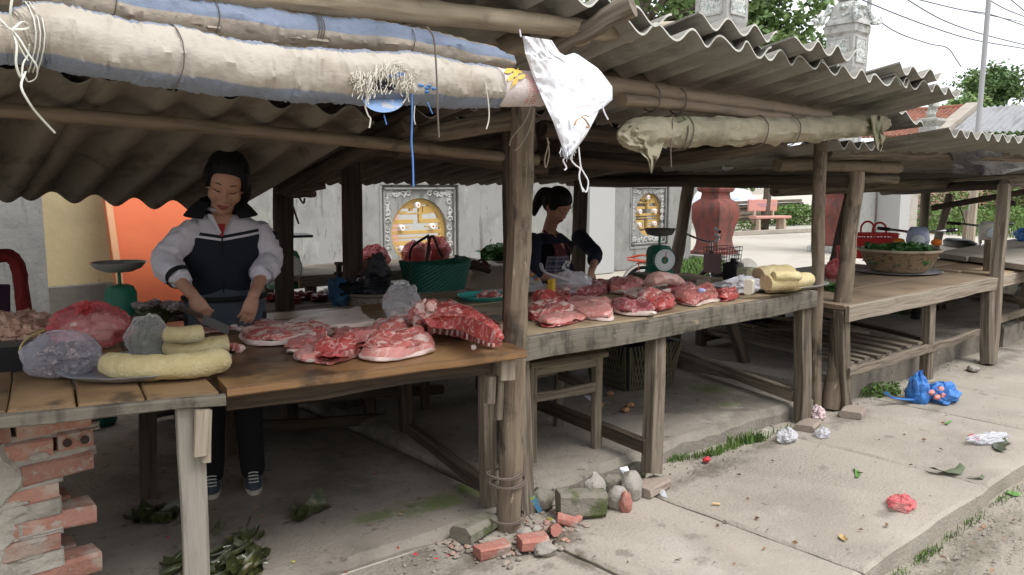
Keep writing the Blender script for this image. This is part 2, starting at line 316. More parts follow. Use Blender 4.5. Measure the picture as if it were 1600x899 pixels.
m_rind = mat('pork_rind', (.70, .565, .495), .4, [((.62, .36, .31), 5, .60, .72, .7), ((.78, .70, .64), 9, .5, .7, .6)], (18, .4), .45, sss=.08)
m_bone = mat('pale_bone', (.72, .60, .58), .35, [((.60, .25, .23), 20, .55, .68, .8)], (30, .3), .45)
m_sausage = mat('yellow_sausage', (.66, .54, .28), .6, [((.74, .65, .40), 14, .48, .68, .8), ((.50, .27, .07), 6, .62, .74, .7), ((.44, .33, .15), 34, .60, .70, .55)], (95, .7), .3)
m_cut = mat('sausage_cut_face', (.52, .38, .23), .75, [((.62, .48, .30), 30, .5, .7, .7)], (60, .5), .2)
# plastics (thin film)
def film(name, col, alpha, rough=.22, scale=26, strength=.9, spec=.5):
    m = mat(name, col, rough, [], (scale, strength), spec); b = m.node_tree.nodes['Principled BSDF']
    N = m.node_tree.nodes; lw = N.new('ShaderNodeLayerWeight'); lw.inputs[0].default_value = .35
    mr = N.new('ShaderNodeMapRange'); mr.inputs['To Min'].default_value = alpha; mr.inputs['To Max'].default_value = min(1, alpha+.55)
    nz_ = N.new('ShaderNodeTexNoise'); nz_.inputs['Scale'].default_value = 14
    m.node_tree.links.new(lw.outputs['Facing'], mr.inputs['Value']); m.node_tree.links.new(mr.outputs[0], b.inputs['Alpha'])
    return m
m_clear = film('clear_film', (.75, .75, .78), .12)
m_clear2 = film('cloudy_film', (.70, .70, .74), .38)
m_redbag = film('red_film', (.62, .07, .08), .62, .3)
m_pinkbag = film('pink_red_film', (.74, .13, .15), .36, .18, 26, .6)
m_bluebag = film('blue_film', (.05, .22, .62), .8, .3)
m_dkbag = film('black_film', (.012, .013, .018), .97, .25)
# ================================================================== SETTING
def outline_slab(mb, poly, z0, z1, edge=.02, step=.09, bev=.012, fr=4.0):
    """slab with a slightly broken outline, top at z1"""
    P = []
    for i in range(len(poly)):
        a, b = V((*poly[i], 0)), V((*poly[(i+1) % len(poly)], 0)); n = max(2, int((b-a).length/step))
        for k in range(n):
            p = a.lerp(b, k/n); P.append(p+edge*noise.noise_vector(V((p.x*fr, p.y*fr, z1*9))))
    c = sum(P, V((0, 0, 0)))/len(P)
    def ins(p, d): q = c-p; return p+V((d*(1 if q.x > 0 else -1), d*(1 if q.y > 0 else -1), 0))
    r0 = [V((p.x, p.y, z0)) for p in P]; r1 = [V((p.x, p.y, z1-bev*(1+.8*nz((p.x*7, p.y*7, 3))))) for p in P]
    r2 = [V((ins(p, bev*1.4).x, ins(p, bev*1.4).y, z1)) for p in P]
    us = [i*step for i in range(len(P)+1)]
    return mb.rings([r0, r1, r2], us, [0, z1-z0, z1-z0+bev])
mb = MB(); mb.grid(lambda a, b: V((-350+750*a, -350+750*b, -.17)), 4, 4); struct('ground', mb, m_dirt)
mb = MB(); mb.grid(lambda a, b: (lambda x, y: V((x, y, -.10+.022*nz((x*1.6, y*1.6, 0))+.012*nz((x*7, y*7, 2))+.03*max(0, (y-1.0))*nz((x*3, y, 7)))))(-4+26*a, -5+6.5*b), 170, 60)
struct('road', mb, m_dirt)
mb = MB(); mb.grid(lambda a, b: V((-30+150*a, 2.5+90*b, -.006+.01*nz((a*30, b*30, 0)))), 60, 40); struct('yard', mb, m_yard)
# pavement of broad cast slabs with real joints
pav = thing('pavement', (2, 2, -.1), 'cracked concrete pavement of broad slabs along the stalls', None); pav['kind'] = 'structure'; del pav['label']
xs = [-4, -.9, .75, 2.25, 2.99, 4.36, 5.58, 6.37, 8.3, 10.2, 12.4, 15, 18.5, 23, 30]
for i in range(len(xs)-1):
    mb = MB(); sk = rnd(-.03, .03)
    outline_slab(mb, [(xs[i]+.008, 1.345+.02*nz((i*3.3, 0, 0))), (xs[i+1]-.008, 1.345+.02*nz((i*3.3, 5, 0))), (xs[i+1]-.008+sk*.3, 2.66), (xs[i]+.008, 2.66)], -.16, -.002*(i % 3), edge=.016)
    part('slab', mb, m_conc, pav)
def floor(name, x0, x1, y0, y1, z):
    mb = MB(); outline_slab(mb, [(x0, y0), (x1, y0), (x1, y1), (x0, y1)], -.05, z, edge=.035, bev=.03, fr=2.5); return struct(name, mb, m_floor)
floor('stall_floor', -3.5, 2.36, 2.66, 6.3, .035); floor('stall_floor', 2.365, 4.99, 2.62, 6.3, .10)
floor('stall_floor', 5.0, 8.25, 2.60, 6.0, .20); floor('stall_floor', 8.3, 16, 2.55, 6.0, .20)
moss_spots(m_floor, [(tuple(at(680, 785, z=.035)), .42, .15, .8), (tuple(at(590, 806, z=.035)), .25, .10, .6), (tuple(at(742, 765, z=.035)), .15, .18, .8), (tuple(at(560, 765, z=.035)), .15, .08, .4), (tuple(at(1110, 608, z=.1)), .22, .22, .8), (tuple(at(1135, 632, z=.1)), .18, .10, .7), (tuple(at(1130, 517, z=.1)), .35, .2, .7), (tuple(at(1110, 700, z=.06)), .5, .07, .7)])
_d = [(tuple(at(u, v, z=0)), sx, sy, k) for u, v, sx, sy, k in [(1110, 735, .55, .13, .8), (1200, 695, .4, .12, .7), (870, 842, .30, .16, .85), (920, 880, .10, .30, .8), (780, 862, .6, .16, .7), (1320, 655, .5, .13, .6), (1430, 610, .8, .13, .6), (1560, 565, 1.2, .14, .6), (1385, 800, .14, .07, .5), (1460, 640, .3, .1, .4), (660, 880, .5, .2, .35)]]
moss_spots(m_conc, _d, (.125, .105, .083), 7)
moss_spots(m_dirt, [((3.6, 1.2, -.1), 1.6, .14, .6), ((4.6, .9, -.1), .8, .3, .5)], (.13, .12, .085), 6)
mb = MB()
for i in range(2600):
    if i % 3: x, y, z = rnd(2.6, 7), 1.33-abs(random.gauss(0, .22)), -.092
    else: x, y, z = rnd(1.6, 7.5), 2.64-abs(random.gauss(0, .10)), .001
    s_ = abs(random.gauss(0, .0045))+.0015; p = V((x, y, z)); k = [p+V((math.cos(a)*s_*rnd(.6, 1.2), math.sin(a)*s_*rnd(.6, 1.2), 0)) for a in (0, 1.6, 3.1, 4.7)]; mb.add(k+[p+V((0, 0, s_*.8))], [(0, 1, 4), (1, 2, 4), (2, 3, 4), (3, 0, 4)])
tag(part('grit', mb, mat('grit', (.27, .24, .20), .95, [((.12, .10, .085), 30, .5, .6, .8), ((.42, .38, .33), 40, .56, .64, .8)])), 'fine grit gathered along the kerb and the floor foot', kind='stuff')
# ------------------------------------------------------------------ grass and weeds
def blades(mb, fn, n, h, wd=.006, lean=.5):
    for i in range(n):
        p = fn(); a = rnd(0, 6.28); hh = h*rnd(.45, 1.2); d = V((math.cos(a), math.sin(a), 0)); s = V((-d.y, d.x, 0))*wd*rnd(.7, 1.4); ln = rnd(.1, lean)*hh
        m_ = p+d*ln*.4+V((0, 0, hh*.6)); t = p+d*ln+V((0, 0, hh*rnd(.75, 1)))
        mb.add([p-s, p+s, m_+s*.7, m_-s*.7, t], [(0, 1, 2, 3), (3, 2, 4)])
def leafy(mb, fn, n, sz, h):
    for i in range(n):
        p = fn()+V((0, 0, h*random.random()**.8)); leaf(mb, p, sz*rnd(.6, 1.3))
def leaf(mb, p, s, d=None, wd=.42):
    a, e = rnd(0, 6.28), rnd(-.9, .7)
    d = d or V((math.cos(a)*math.cos(e), math.sin(a)*math.cos(e), math.sin(e)))
    sd = d.cross(V((rnd(-1, 1), rnd(-1, 1), rnd(.2, 1)))).normalized(); up = sd.cross(d)
    mb.add([p, p+d*s*.5+sd*s*wd+up*s*.08, p+d*s, p+d*s*.5-sd*s*wd+up*s*.08], [(0, 1, 2), (0, 2, 3)])
def seg_fn(a, b, spread):
    return lambda: a.lerp(b, random.random())+V((rnd(-1, 1)*spread, rnd(-1, 1)*spread, 0))
mb = MB()
for (u0, v0, u1, v1, n, h) in [(1045, 722, 1110, 712, 150, .04), (1138, 698, 1190, 688, 260, .075), (1110, 712, 1150, 698, 140, .05), (1185, 688, 1240, 668, 60, .035), (1345, 622, 1420, 612, 120, .04)]:
    blades(mb, seg_fn(at(u0, v0, z=0), at(u1, v1, z=0), .03), n, h, .003)
tag(part('grass_tufts', mb, m_weed), 'short grass along the foot of the stall floors', kind='stuff')
mb = MB(); kx = [rnd(2.7, 5.6) for _ in range(16)]
def kf(): x = random.choice(kx); return V((x+random.gauss(0, .05), 1.325+rnd(-.035, .006), -.1))
blades(mb, kf, 420, .034, .002); leafy(mb, kf, 160, .010, .02)
tag(part('kerb_weeds', mb, m_weed), 'tiny weeds growing along the broken kerb', kind='stuff')
mb = MB(); leafy(mb, lambda: at(1375+rnd(-28, 30), 618+rnd(-6, 4), z=0.0), 420, .024, .075)
solo('weed_plant', mb, m_weed, 'small leafy weed at the foot of the right table floor', 'weed')
mb = MB(); blades(mb, lambda: at(rnd(1040, 1130), rnd(405, 436), z=0), 2400, .16, .010); leafy(mb, lambda: at(rnd(1040, 1130), rnd(405, 436), z=0), 700, .045, .10)
tag(part('grass_patch', mb, m_weed), 'green grass in the yard behind the middle stall', kind='stuff')
# ------------------------------------------------------------------ temple wall with round lattice windows
WY = 9.4
wall = thing('temple_wall', (8, WY, 0), 'weathered grey temple wall with two round ochre lattice windows', 'wall')
def wbox(x0, x1, z0, z1, y0=WY, y1=WY+.3, m=m_wall, name='wall_section', parent=wall):
    mb = MB(); mb.beam((x0, (y0+y1)/2, (z0+z1)/2), (x1, (y0+y1)/2, (z0+z1)/2), y1-y0, z1-z0, seg=1, jit=0, ch=.01); return part(name, mb, m, parent)
TOP = 2.15
PANELS = []
for (pl, pr_, cl, cr, vt) in [(595, 718, 612, 700, 310), (985, 1045, 993, 1036, 302)]:
    x0, x1 = at(pl, 350, y=WY).x, at(pr_, 350, y=WY).x
    cx = (at(cl, 360, y=WY+.05).x+at(cr, 360, y=WY+.05).x)/2; r = (at(cr, 360, y=WY+.05).x-at(cl, 360, y=WY+.05).x)/2
    zt = at((cl+cr)/2, vt, y=WY+.05).z; PANELS.append((x0, x1, cx, zt-min(r, .5), min(r, .5), at((pl+pr_)/2, 287, y=WY).z))
p0, p1 = PANELS
wbox(1.9, p0[0], 0, TOP); wbox(p0[1], 9.74, 0, TOP); wbox(10.37, p1[0], 0, TOP); wbox(p1[1], 12.75, 0, TOP)
wbox(9.742, 10.368, 0, TOP+.25, WY-.16, WY+.34, m_wallw, 'pilaster')
wbox(1.9, 9.74, TOP+.002, TOP+.10, WY-.07, WY+.37, m_wall, 'coping'); wbox(10.37, 12.75, TOP+.002, TOP+.10, WY-.07, WY+.37, m_wall, 'coping')
m_roset = mat('painted_rosette', (.75, .72, .68), .6)
m_rosered = plain('rosette_red', (.55, .06, .05), .6)
for (x0, x1, cx, cz, r, zt) in PANELS:
    zb = cz-(zt-cz)-.02
    wbox(x0, x1, 0, zb); wbox(x0, x1, zt, TOP)
    pn = MB(); N = 64; ring = [[], [], [], []]
    for j in range(N):
        an = 2*math.pi*j/N; c, s = math.cos(an), math.sin(an); k = 1/max(abs(c)/((x1-x0)/2), abs(s)/((zt-zb)/2)); mx = (x0+x1)/2
        for q, (rr, yy, cc) in enumerate([(k, WY+.28, mx), (k, WY+.06, mx), (r, WY+.06, cx), (r, WY+.28, cx)]):
            ring[q].append(V((cc+c*rr, yy, (cz if q > 1 else (zt+zb)/2)+s*rr)))
    pn.rings(ring, [j*.05 for j in range(N+1)], [0, .2, .5, .7], True, False, False); part('panel', pn, m_wall, wall)
    for (f, d, wd) in [(0, .03, .045), (.07, .015, .03)]:
        fr = MB()
        for a, b in [((x0+f, zt-f), (x1-f, zt-f)), ((x1-f, zt-f-wd*.6), (x1-f, zb+f+wd*.6)), ((x1-f, zb+f), (x0+f, zb+f)), ((x0+f, zb+f+wd*.6), (x0+f, zt-f-wd*.6))]:
            fr.beam((a[0], WY+.02-d+.02, a[1]), (b[0], WY+.02-d+.02, b[1]), wd, wd, up=(0, 1, 0), seg=2, jit=.001, ch=.008)
        part('moulding', fr, m_wall, wall)
    rel = MB()
    for sx in (-1, 1):
        for sz in (-1, 1):
            kx, kz = (x1 if sx > 0 else x0)-sx*.14, (zt if sz > 0 else zb)-sz*.14
            for q in range(9):
                t = q/8; bx, bz = (kx-sx*.40*t, kz) if q % 2 else (kx, kz-sz*.5*t)
                sp = [V((bx+math.cos(a_*.9+q)*(.055-.005*a_)+.0, WY+.055, bz+math.sin(a_*.9+q)*(.05-.005*a_))) for a_ in range(9)]
                rel.tube(sp, [.018-.0013*a_ for a_ in range(9)], 5)
            for q in range(16): rel.blob((kx-sx*rnd(-.04, .34)*(q % 2), WY+.058, kz-sz*rnd(-.04, .46)*((q+1) % 2)), (rnd(.015, .035), .018, rnd(.015, .035)), nu=7, nv=5, amp=.3)
    part('floral_relief', rel, m_stone, wall)
    lat = thing('lattice', (cx, WY+.16, cz), None, None) if 0 else None
    lt = MB(); yy = WY+.15
    def hb(xa, xb, z, h): lt.beam((cx+xa*r, yy, cz+z*r), (cx+xb*r, yy, cz+z*r), .05, h*r*.78, seg=2, jit=.001)
    def vb(x, za, zb_, wd_): lt.beam((cx+x*r, yy+.003, cz+za*r), (cx+x*r, yy+.003, cz+zb_*r), .046, wd_*r, up=(1, 0, 0), seg=1, jit=.001)
    for xa, xb, z, h in [(-.93, -.15, .32, .16), (.07, .93, .32, .16), (-.99, .99, .0, .14), (-.94, -.18, -.31, .16), (.1, .94, -.31, .16), (-.78, -.18, -.61, .12), (.1, .78, -.61, .12), (-.55, .45, .55, .06), (-.72, -.35, .58, .1), (.2, .62, .66, .28), (-.5, .5, -.82, .14), (-.45, -.1, .78, .2), (.1, .5, .86, .14), (-.97, -.3, .155, .05), (.3, .97, .155, .05), (-.97, .97, -.155, .05), (-.9, -.3, -.46, .05), (.3, .9, -.46, .05)]: hb(xa, xb, z, h)
    for x, za, zb_, wd_ in [(-.2, -.3, -.66, .1), (.12, -.3, -.66, .1), (.12, .98, .3, .12), (-.2, .96, .62, .10), (.86, .4, -.4, .1), (-.05, -.62, -.98, .2)]: vb(x, za, zb_, wd_)
    rg = [[V((cx+math.cos(6.2832*j/48)*rr, y_, cz+math.sin(6.2832*j/48)*rr)) for j in range(48)] for rr, y_ in [(r*.995, yy-.03), (r*.88, yy-.03), (r*.88, yy+.03), (r*.995, yy+.03)]]
    lt.rings(rg, [j*.1 for j in range(49)], [0, .1, .2, .3], True, False, False)
    lo = part('lattice', lt, m_ochre, wall)
    for x, z in [(-.05, .8), (-.6, .15), (.48, .16), (-.6, -.46), (.48, -.43)]:
        M = Matrix.Rotation(R(90), 3, 'X'); ro = MB(); ro.lathe([(.043, -.03), (.043, .05), (.036, .058)], 16, (cx+x*r, yy-.03, cz+z*r), M)
        rs = part('rosette', ro, m_roset, lo); ro = MB(); ro.lathe([(.015, .05), (.015, .0605), (.010, .066)], 10, (cx+x*r, yy-.03, cz+z*r), M)
        part('rosette_centre', ro, m_rosered, lo)
m_pinkw = plain('pink_building', (.50, .27, .25), .9)
mb = MB(); mb.beam((4, 17, 1.4), (13, 17, 1.4), .3, 3.2, seg=1, jit=0); hb_ = thing('temple_hall', (8.5, 17, 0), 'pale hall seen through the round lattice windows', 'building')
part('hall_wall', mb, m_wallw, hb_); 
for x in (5.5, 8.0, 10.4): q = MB(); q.beam((x, 16.8, 0), (x, 16.8, 1.25), .9, .1, up=(0, 1, 0), seg=1, jit=0); part('door', q, m_pinkw, hb_)
q = MB(); q.beam((4, 16.8, 1.75), (13, 16.8, 1.75), .2, .22, seg=1, jit=0); part('band', q, m_ochre, hb_)
# ------------------------------------------------------------------ house wall at the left
hw = thing('house_wall', (.8, 6.6, 0), 'yellow house wall with grey pier and grey dado behind the left stall', 'wall')
q = MB(); q.beam((-2.5, 6.45, 1.3), (1.19, 6.45, 1.3), .3, 2.6, seg=1, jit=0, ch=.012); part('pier', q, m_wall, hw)
q = MB(); q.beam((1.192, 6.72, 1.3), (2.45, 6.72, 1.3), .3, 2.6, seg=1, jit=0); part('wall_face', q, m_yellow, hw)
q = MB(); q.beam((1.192, 6.64, .39), (2.44, 6.64, .39), .2, .76, seg=1, jit=.004, ch=.01); part('dado', q, m_dado, hw)
q = MB(); q.beam((1.205, 6.57, .78), (1.225, 6.57, 2.5), .03, .035, seg=6, jit=.004); part('corner_bead', q, m_wallw, hw)
# orange board
a, b, c, d = at(162, 300, y=6.2), at(186, 470, y=6.0), at(318, 300, y=6.2), at(318, 470, y=6.0)
q = MB(); dirz = (b-a).normalized(); b2 = a+dirz*((a.z)/(-dirz.z)); d2 = V((d.x, b2.y, 0)); t_ = a-dirz*.5; c2 = V((c.x, t_.y, t_.z))
th = V((0, .06, 0)); F = [t_, c2, d2, b2]
q.add(F+[p+th for p in F], [(0, 1, 2, 3), (4, 7, 6, 5), (0, 3, 7, 4), (1, 5, 6, 2), (0, 4, 5, 1), (3, 2, 6, 7)])
ob = tag(part('orange_board', q, m_orange, smooth=0), 'bright orange painted board leaning behind the woman in the white jacket', 'board')
q = MB(); q.beam(t_+V((.02, -.012, 0)), b2+V((.02, -.012, 0)), .045, .02, up=(0, 1, 0), seg=3, jit=.002); part('edge_strip', q, plain('lit_edge_orange', (.62, .33, .18), .7), ob)  # lit board edge put into a paler strip colour
# ------------------------------------------------------------------ gate columns
def column(loc, k, kt, capped, label, z1=4.05, lh=.95):
    T = thing('gate_column', loc, label, 'column', 'gate columns with red urn bases'); x, y, z = loc
    q = MB(); q.lathe([(.40*k, 0), (.40*k, .12), (.36*k, .14)], 16, loc, sq=.95); part('plinth', q, m_stone, T)
    q = MB(); q.lathe([(.35*k, .13), (.345*k, .2), (.30*k, .23), (.265*k, .34), (.255*k, .45), (.28*k, .62), (.33*k, .82), (.355*k, .95), (.355*k, 1.04), (.32*k, 1.15), (.24*k, 1.22), (.215*k, 1.24), (.20*k, 1.33), (.205*k, 1.36), (.25*k, 1.38), (.27*k, 1.43), (.25*k, 1.49), (.2*k, 1.5)], 16, loc, sq=.93); part('urn_base', q, m_urn, T)
    h = .30*kt
    q = MB(); q.lathe([(h*.9, 1.5), (h*.9, z1-.7), (h, z1-.68), (h, z1-.08), (h*1.07, z1-.04), (h*1.12, z1)], 16, loc, sq=.98); part('shaft', q, m_stone, T)
    def face_panels(zb, zt, hw, depth, name, m):
        for dx, dy in [(-1, 0), (0, -1), (1, 0), (0, 1)]:
            q = MB(); cx, cy = x+dx*(hw+.0), y+dy*(hw+.0); tx, ty = -dy, dx; wv = hw*.62
            rows, cols = 9, 6
            P = lambda a, b_: V((cx+tx*wv*(2*a-1)+dx*(.012+depth*abs(nz((a*5+dx*3, b_*6+dy*3, zb), 1.7))), cy+ty*wv*(2*a-1)+dy*(.012+depth*abs(nz((a*5+dx*3, b_*6+dy*3, zb), 1.7))), zb+(zt-zb)*b_))
            q.grid(P, cols*2, rows*2); part(name, q, m, T)
            q = MB()
            for s in (-1, 1):
                q.beam((cx+tx*wv*s*1.08+dx*.012, cy+ty*wv*s*1.08+dy*.012, zb), (cx+tx*wv*s*1.08+dx*.012, cy+ty*wv*s*1.08+dy*.012, zt), .035, .04, seg=1, jit=.001)
            for zz in (zb-.02, zt+.02): q.beam((cx-tx*wv*1.12+dx*.014, cy-ty*wv*1.12+dy*.014, zz), (cx+tx*wv*1.12+dx*.014, cy+ty*wv*1.12+dy*.014, zz), .035, .04, seg=1, jit=.001)
            part('panel_frame', q, m_stone, T)
    face_panels(z1-.58, z1-.2, h, .0, 'shaft_panel', m_wallw)
    L = .34*kt; z2 = z1+lh
    q = MB(); q.lathe([(L*.95, z1+.002), (L, z1+.05), (L, z2-.02)], 16, loc, sq=.98); part('lantern', q, m_stone, T)
    face_panels(z1+.15, z2-.12, L, .05, 'relief_panel', m_mosaic)
    if capped:
        q = MB(); q.lathe([(L, z2-.02), (L*1.14, z2+.03), (L*1.14, z2+.16), (L*1.2, z2+.18)], 16, loc, sq=.98); part('cornice', q, m_stone, T)
        q = MB(); q.lathe([(L*1.3, z2+.19), (L*1.25, z2+.26), (L*1.02, z2+.36), (L*.98, z2+.5), (L*.86, z2+.62), (L*.6, z2+.70), (L*.42, z2+.72)], 20, loc, sq=.8, wob=.06); part('cap_roof', q, m_stone, T)
        q = MB()
        for sx in (-1, 1):
            for sy in (-1, 1):
                q.tube(path([V((x+sx*L*.9, y+sy*L*.9, z2+.62)), V((x+sx*L*1.2, y+sy*L*1.2, z2+.34)), V((x+sx*L*1.5, y+sy*L*1.5, z2+.26)), V((x+sx*L*1.62, y+sy*L*1.62, z2+.40))], 5), [.05]*12+[.045, .03, .02, .008], 7, jit=.5)
                for k_ in range(6): q.blob((x+sx*L*rnd(1.1, 1.5), y+sy*L*rnd(1.1, 1.5), z2+rnd(.24, .42)), (.05, .05, .05), nu=7, nv=5, amp=.5)
        for k_ in range(26):
            a_ = rnd(0, 6.28); q.blob((x+math.cos(a_)*L*1.0, y+math.sin(a_)*L*1.0, z2+rnd(.3, .6)), (.07, .07, .05), nu=7, nv=5, amp=.5, seed=k_)
        part('dragon_ornament', q, m_mosaic, T)
        q = MB(); q.lathe([(.1, z2+.70), (.25*kt, z2+.76), (.27*kt, z2+.86), (.16, z2+.92), (.14, z2+.98), (.2, z2+1.05), (.24, z2+1.3), (.1, z2+1.5)], 16, loc, wob=.06); part('finial', q, m_stone, T)
    return T
c1 = at(1115, 408, z=0); column((c1.x, c1.y, 0), 1.0, 1.05, True, 'tall grey gate column on a red urn base beside the round window', 4.58)
c2 = at(1306, 393, z=0); column((c2.x, c2.y, 0), 1.18, .93, True, 'tall grey gate column with dragon cap above the middle roof', 4.06, .74)
q = MB(); 
c3 = at(1452, 240, y=13.0); 
T = thing('gate_column', (c3.x, 13.0, 0), 'small grey column with lion top before the red tiled roof', 'column'); zt = at(1452, 200, y=13).z
q.lathe([(.3, 0), (.27, zt-.3), (.36, zt-.2), (.36, zt), (.3, zt+.05), (.45, zt+.25), (.45, zt+.34), (.2, zt+.38)], 16, (c3.x, 13, 0), sq=.6); part('shaft', q, m_stone, T)
q = MB(); [q.blob((c3.x+rnd(-.1, .1), 13+rnd(-.1, .1), zt+.45+.10*k_), (.16, .16, .15), amp=.4, nu=10, nv=7, seed=k_) for k_ in range(6)]; part('lion', q, m_stone, T)
# ------------------------------------------------------------------ trees
def tree(loc, hgt, crown_c, crown_r, nclump, per, ls, m, label, trunk_r=.2, seed=1, clr=.9):
    random.seed(seed); T = thing('leafy_tree', loc, label, 'tree', 'trees behind the stalls'); x, y, z = loc
    q = MB(); tp = V((x+rnd(-.3, .3), y, crown_c[2]-crown_r[2]*.3)); q.tube(path([V(loc), V((x+.15, y, hgt*.3)), tp], 4), [trunk_r*(1-.05*i) for i in range(9)], 8, jit=.3); cr = MB()
    cl = []
    for i in range(nclump):
        while 1:
            d = V((rnd(-1, 1), rnd(-1, 1), rnd(-1, 1)))
            if .25 < d.length < 1: break
        c = V((crown_c[0]+d.x*crown_r[0], crown_c[1]+d.y*crown_r[1], crown_c[2]+d.z*crown_r[2])); cl.append(c)
        if i % 3 == 0: q.tube(path([tp+V((0, 0, -.3)), tp.lerp(c, .5)+V((0, 0, -.25)), c], 3), [trunk_r*.45, trunk_r*.4, trunk_r*.33, trunk_r*.26, trunk_r*.2, trunk_r*.13, trunk_r*.06], 5)
        rr = clr*rnd(.6, 1.25)
        for k in range(per):
            v = V((random.gauss(0, .5), random.gauss(0, .5), random.gauss(0, .36)))*rr
            leaf(cr, c+v, ls*rnd(.7, 1.3), wd=.3)
    part('trunk', q, m_bark, T); part('crown', cr, m, T, smooth=0); return T
a = at(1000, 100, y=17); tree((a.x, 17, 0), 8, (a.x+.6, 17, 7.6), (4.6, 3.6, 3.4), 95, 120, .26, m_leaf2, 'big pale green leafy tree towering behind the gate column', .3, 3, .75)
a = at(1205, 70, y=15); tree((a.x, 15, 0), 6.5, (a.x-.1, 15, 6.9), (1.9, 1.9, 2.4), 34, 120, .24, m_leaf2, 'slender leafy tree right of the gate column', .16, 4, .6)
a = at(1545, 190, y=24); tree((a.x, 24, 0), 7, (a.x+.3, 24, 8.9), (2.4, 2.1, 2.05), 46, 120, .34, m_leaf, 'tall dark tree above the far tiled roof', .3, 5, 1.0)
for i, (u, zc, rx, s_) in enumerate([(1495, 4.5, 2.2, .26), (1600, 4.8, 3.0, .26), (1445, 3.9, 2.0, .26)]):
    a = at(u, 190, y=22+i); zc = 1.5+(zc-1.5)*1.38; rx *= 1.38; s_ *= 1.3; tree((a.x, 22+i, 0), 4, (a.x, 22+i, zc), (rx, 2.6, 1.6), 44, 120, s_, m_leaf2 if i == 0 else m_leaf, ['yellow green bushy tree beside the power pole', 'broad dark green tree behind the far cement roof', 'low green tree behind the small lion column'][i], .2, 11+i, .7)
a = at(1165, 245, y=25); tree((a.x, 25, 0), 2.2, (a.x, 25, 2.9), (3.5, 1.5, 1.6), 30, 80, .3, m_leaf2, 'low bushy tree behind the tarpaulin heap', .2, 21, .8)
random.seed(11)
# ------------------------------------------------------------------ sheets of corrugated cement
def sheet(mb, p00, ex, ey, waves, amp=.0285, th=.009, nv=5, sag=.01, edge=.022, per=12):
    """p00 = front-left corner, ex = vector along the front edge, ey = vector front -> back"""
    p00, ex, ey = V(p00), V(ex), V(ey); nrm = ex.cross(ey).normalized(); nu = int(waves*per); sd = rnd(0, 50)
    def fn(off):
        def g(a, b):
            e = edge*nz((sd, a*4, 3)) if b in (0, 1) else 0
            return p00+ex*a+ey*(b+e)+nrm*(amp*math.cos(2*math.pi*waves*a)+off-sag*math.sin(math.pi*b)+.004*nz((a*5+sd, b*4, 0)))
        return g
    top = [[fn(th/2)(i/nu, j/nv) for j in range(nv+1)] for i in range(nu+1)]; bot = [[fn(-th/2)(i/nu, j/nv) for j in range(nv+1)] for i in range(nu+1)]
    rings = [top[i]+bot[i][::-1] for i in range(nu+1)]; n = 2*(nv+1)
    L = ey.length
    us = [L*j/nv for j in range(nv+1)]+[L*(1-j/nv) for j in range(nv+1)]+[0]
    k0 = len(mb.mi); mb.rings(rings, us, [i*.02 for i in range(nu+1)])
    for i in range(nu): mb.mi[k0+i*n+nv] = 1; mb.mi[k0+i*n+n-1] = 1
    return mb
# ------------------------------------------------------------------ far house with tiled and cement roofs
HX = 40.0; RD = 3.6
T = thing('tiled_house', (HX+1.5, 10, 0), 'far house with red tiled roof and grey corrugated roof', 'house')
yl, ym, yr = at(1385, 208, x=HX).y, at(1468, 208, x=HX).y, at(1640, 208, x=HX).y-3
ez = at(1460, 212, x=HX).z; rt = at(1490, 172, x=HX+RD).z
q = MB(); q.beam((HX+2.2, yl+1, (ez-.15)/2), (HX+2.2, yr, (ez-.15)/2), 4.0, ez-.15, seg=1, jit=0); part('wall', q, m_wall, T)
q = MB(); rows = 15; n = int((yl+1.5-ym)/.22)
for i in range(rows):
    t = i/rows; x_ = HX-.1+RD*t; z_ = ez+(rt-ez)*t
    for j in range(n):
        yy = ym+(j+.5)*.22+rnd(-.012, .012); zz = z_+.05+rnd(0, .03)
        q.add([(x_-.05, yy+.21, zz), (x_-.05, yy+.1, zz+.05), (x_-.05, yy, zz), (x_+.20, yy+.21, zz+.10), (x_+.20, yy+.1, zz+.15), (x_+.20, yy, zz+.10), (x_-.05, yy+.21, zz-.06), (x_-.05, yy, zz-.06)], [(0, 3, 4, 1), (1, 4, 5, 2), (6, 0, 1, 2, 7)])
o = part('roof_tiles', q, m_tile, T); o['kind'] = 'stuff'
q = MB(); q.tube([(HX+RD, ym+.4, rt+.12), (HX+RD, yl+1.6, rt+.12)], .13, 8); part('ridge', q, m_tile, T)
q = MB(); q.beam((HX-.3, ym-.05, ez), (HX+RD+.1, ym-.05, rt+.15), .62, .35, seg=1, jit=.0); part('parapet', q, m_conc, T)
q = MB(); sheet(q, (HX-.1, yr, ez+.02), (0, ym-.4-yr, 0), (RD, 0, rt-ez), 26, .05, per=8); part('corrugated_roof', q, [mat('far_cement_sheet', (.27, .27, .275), .9, [((.16, .155, .155), (.8, 3, 1), .45, .7, .8)]), m_rim], T)
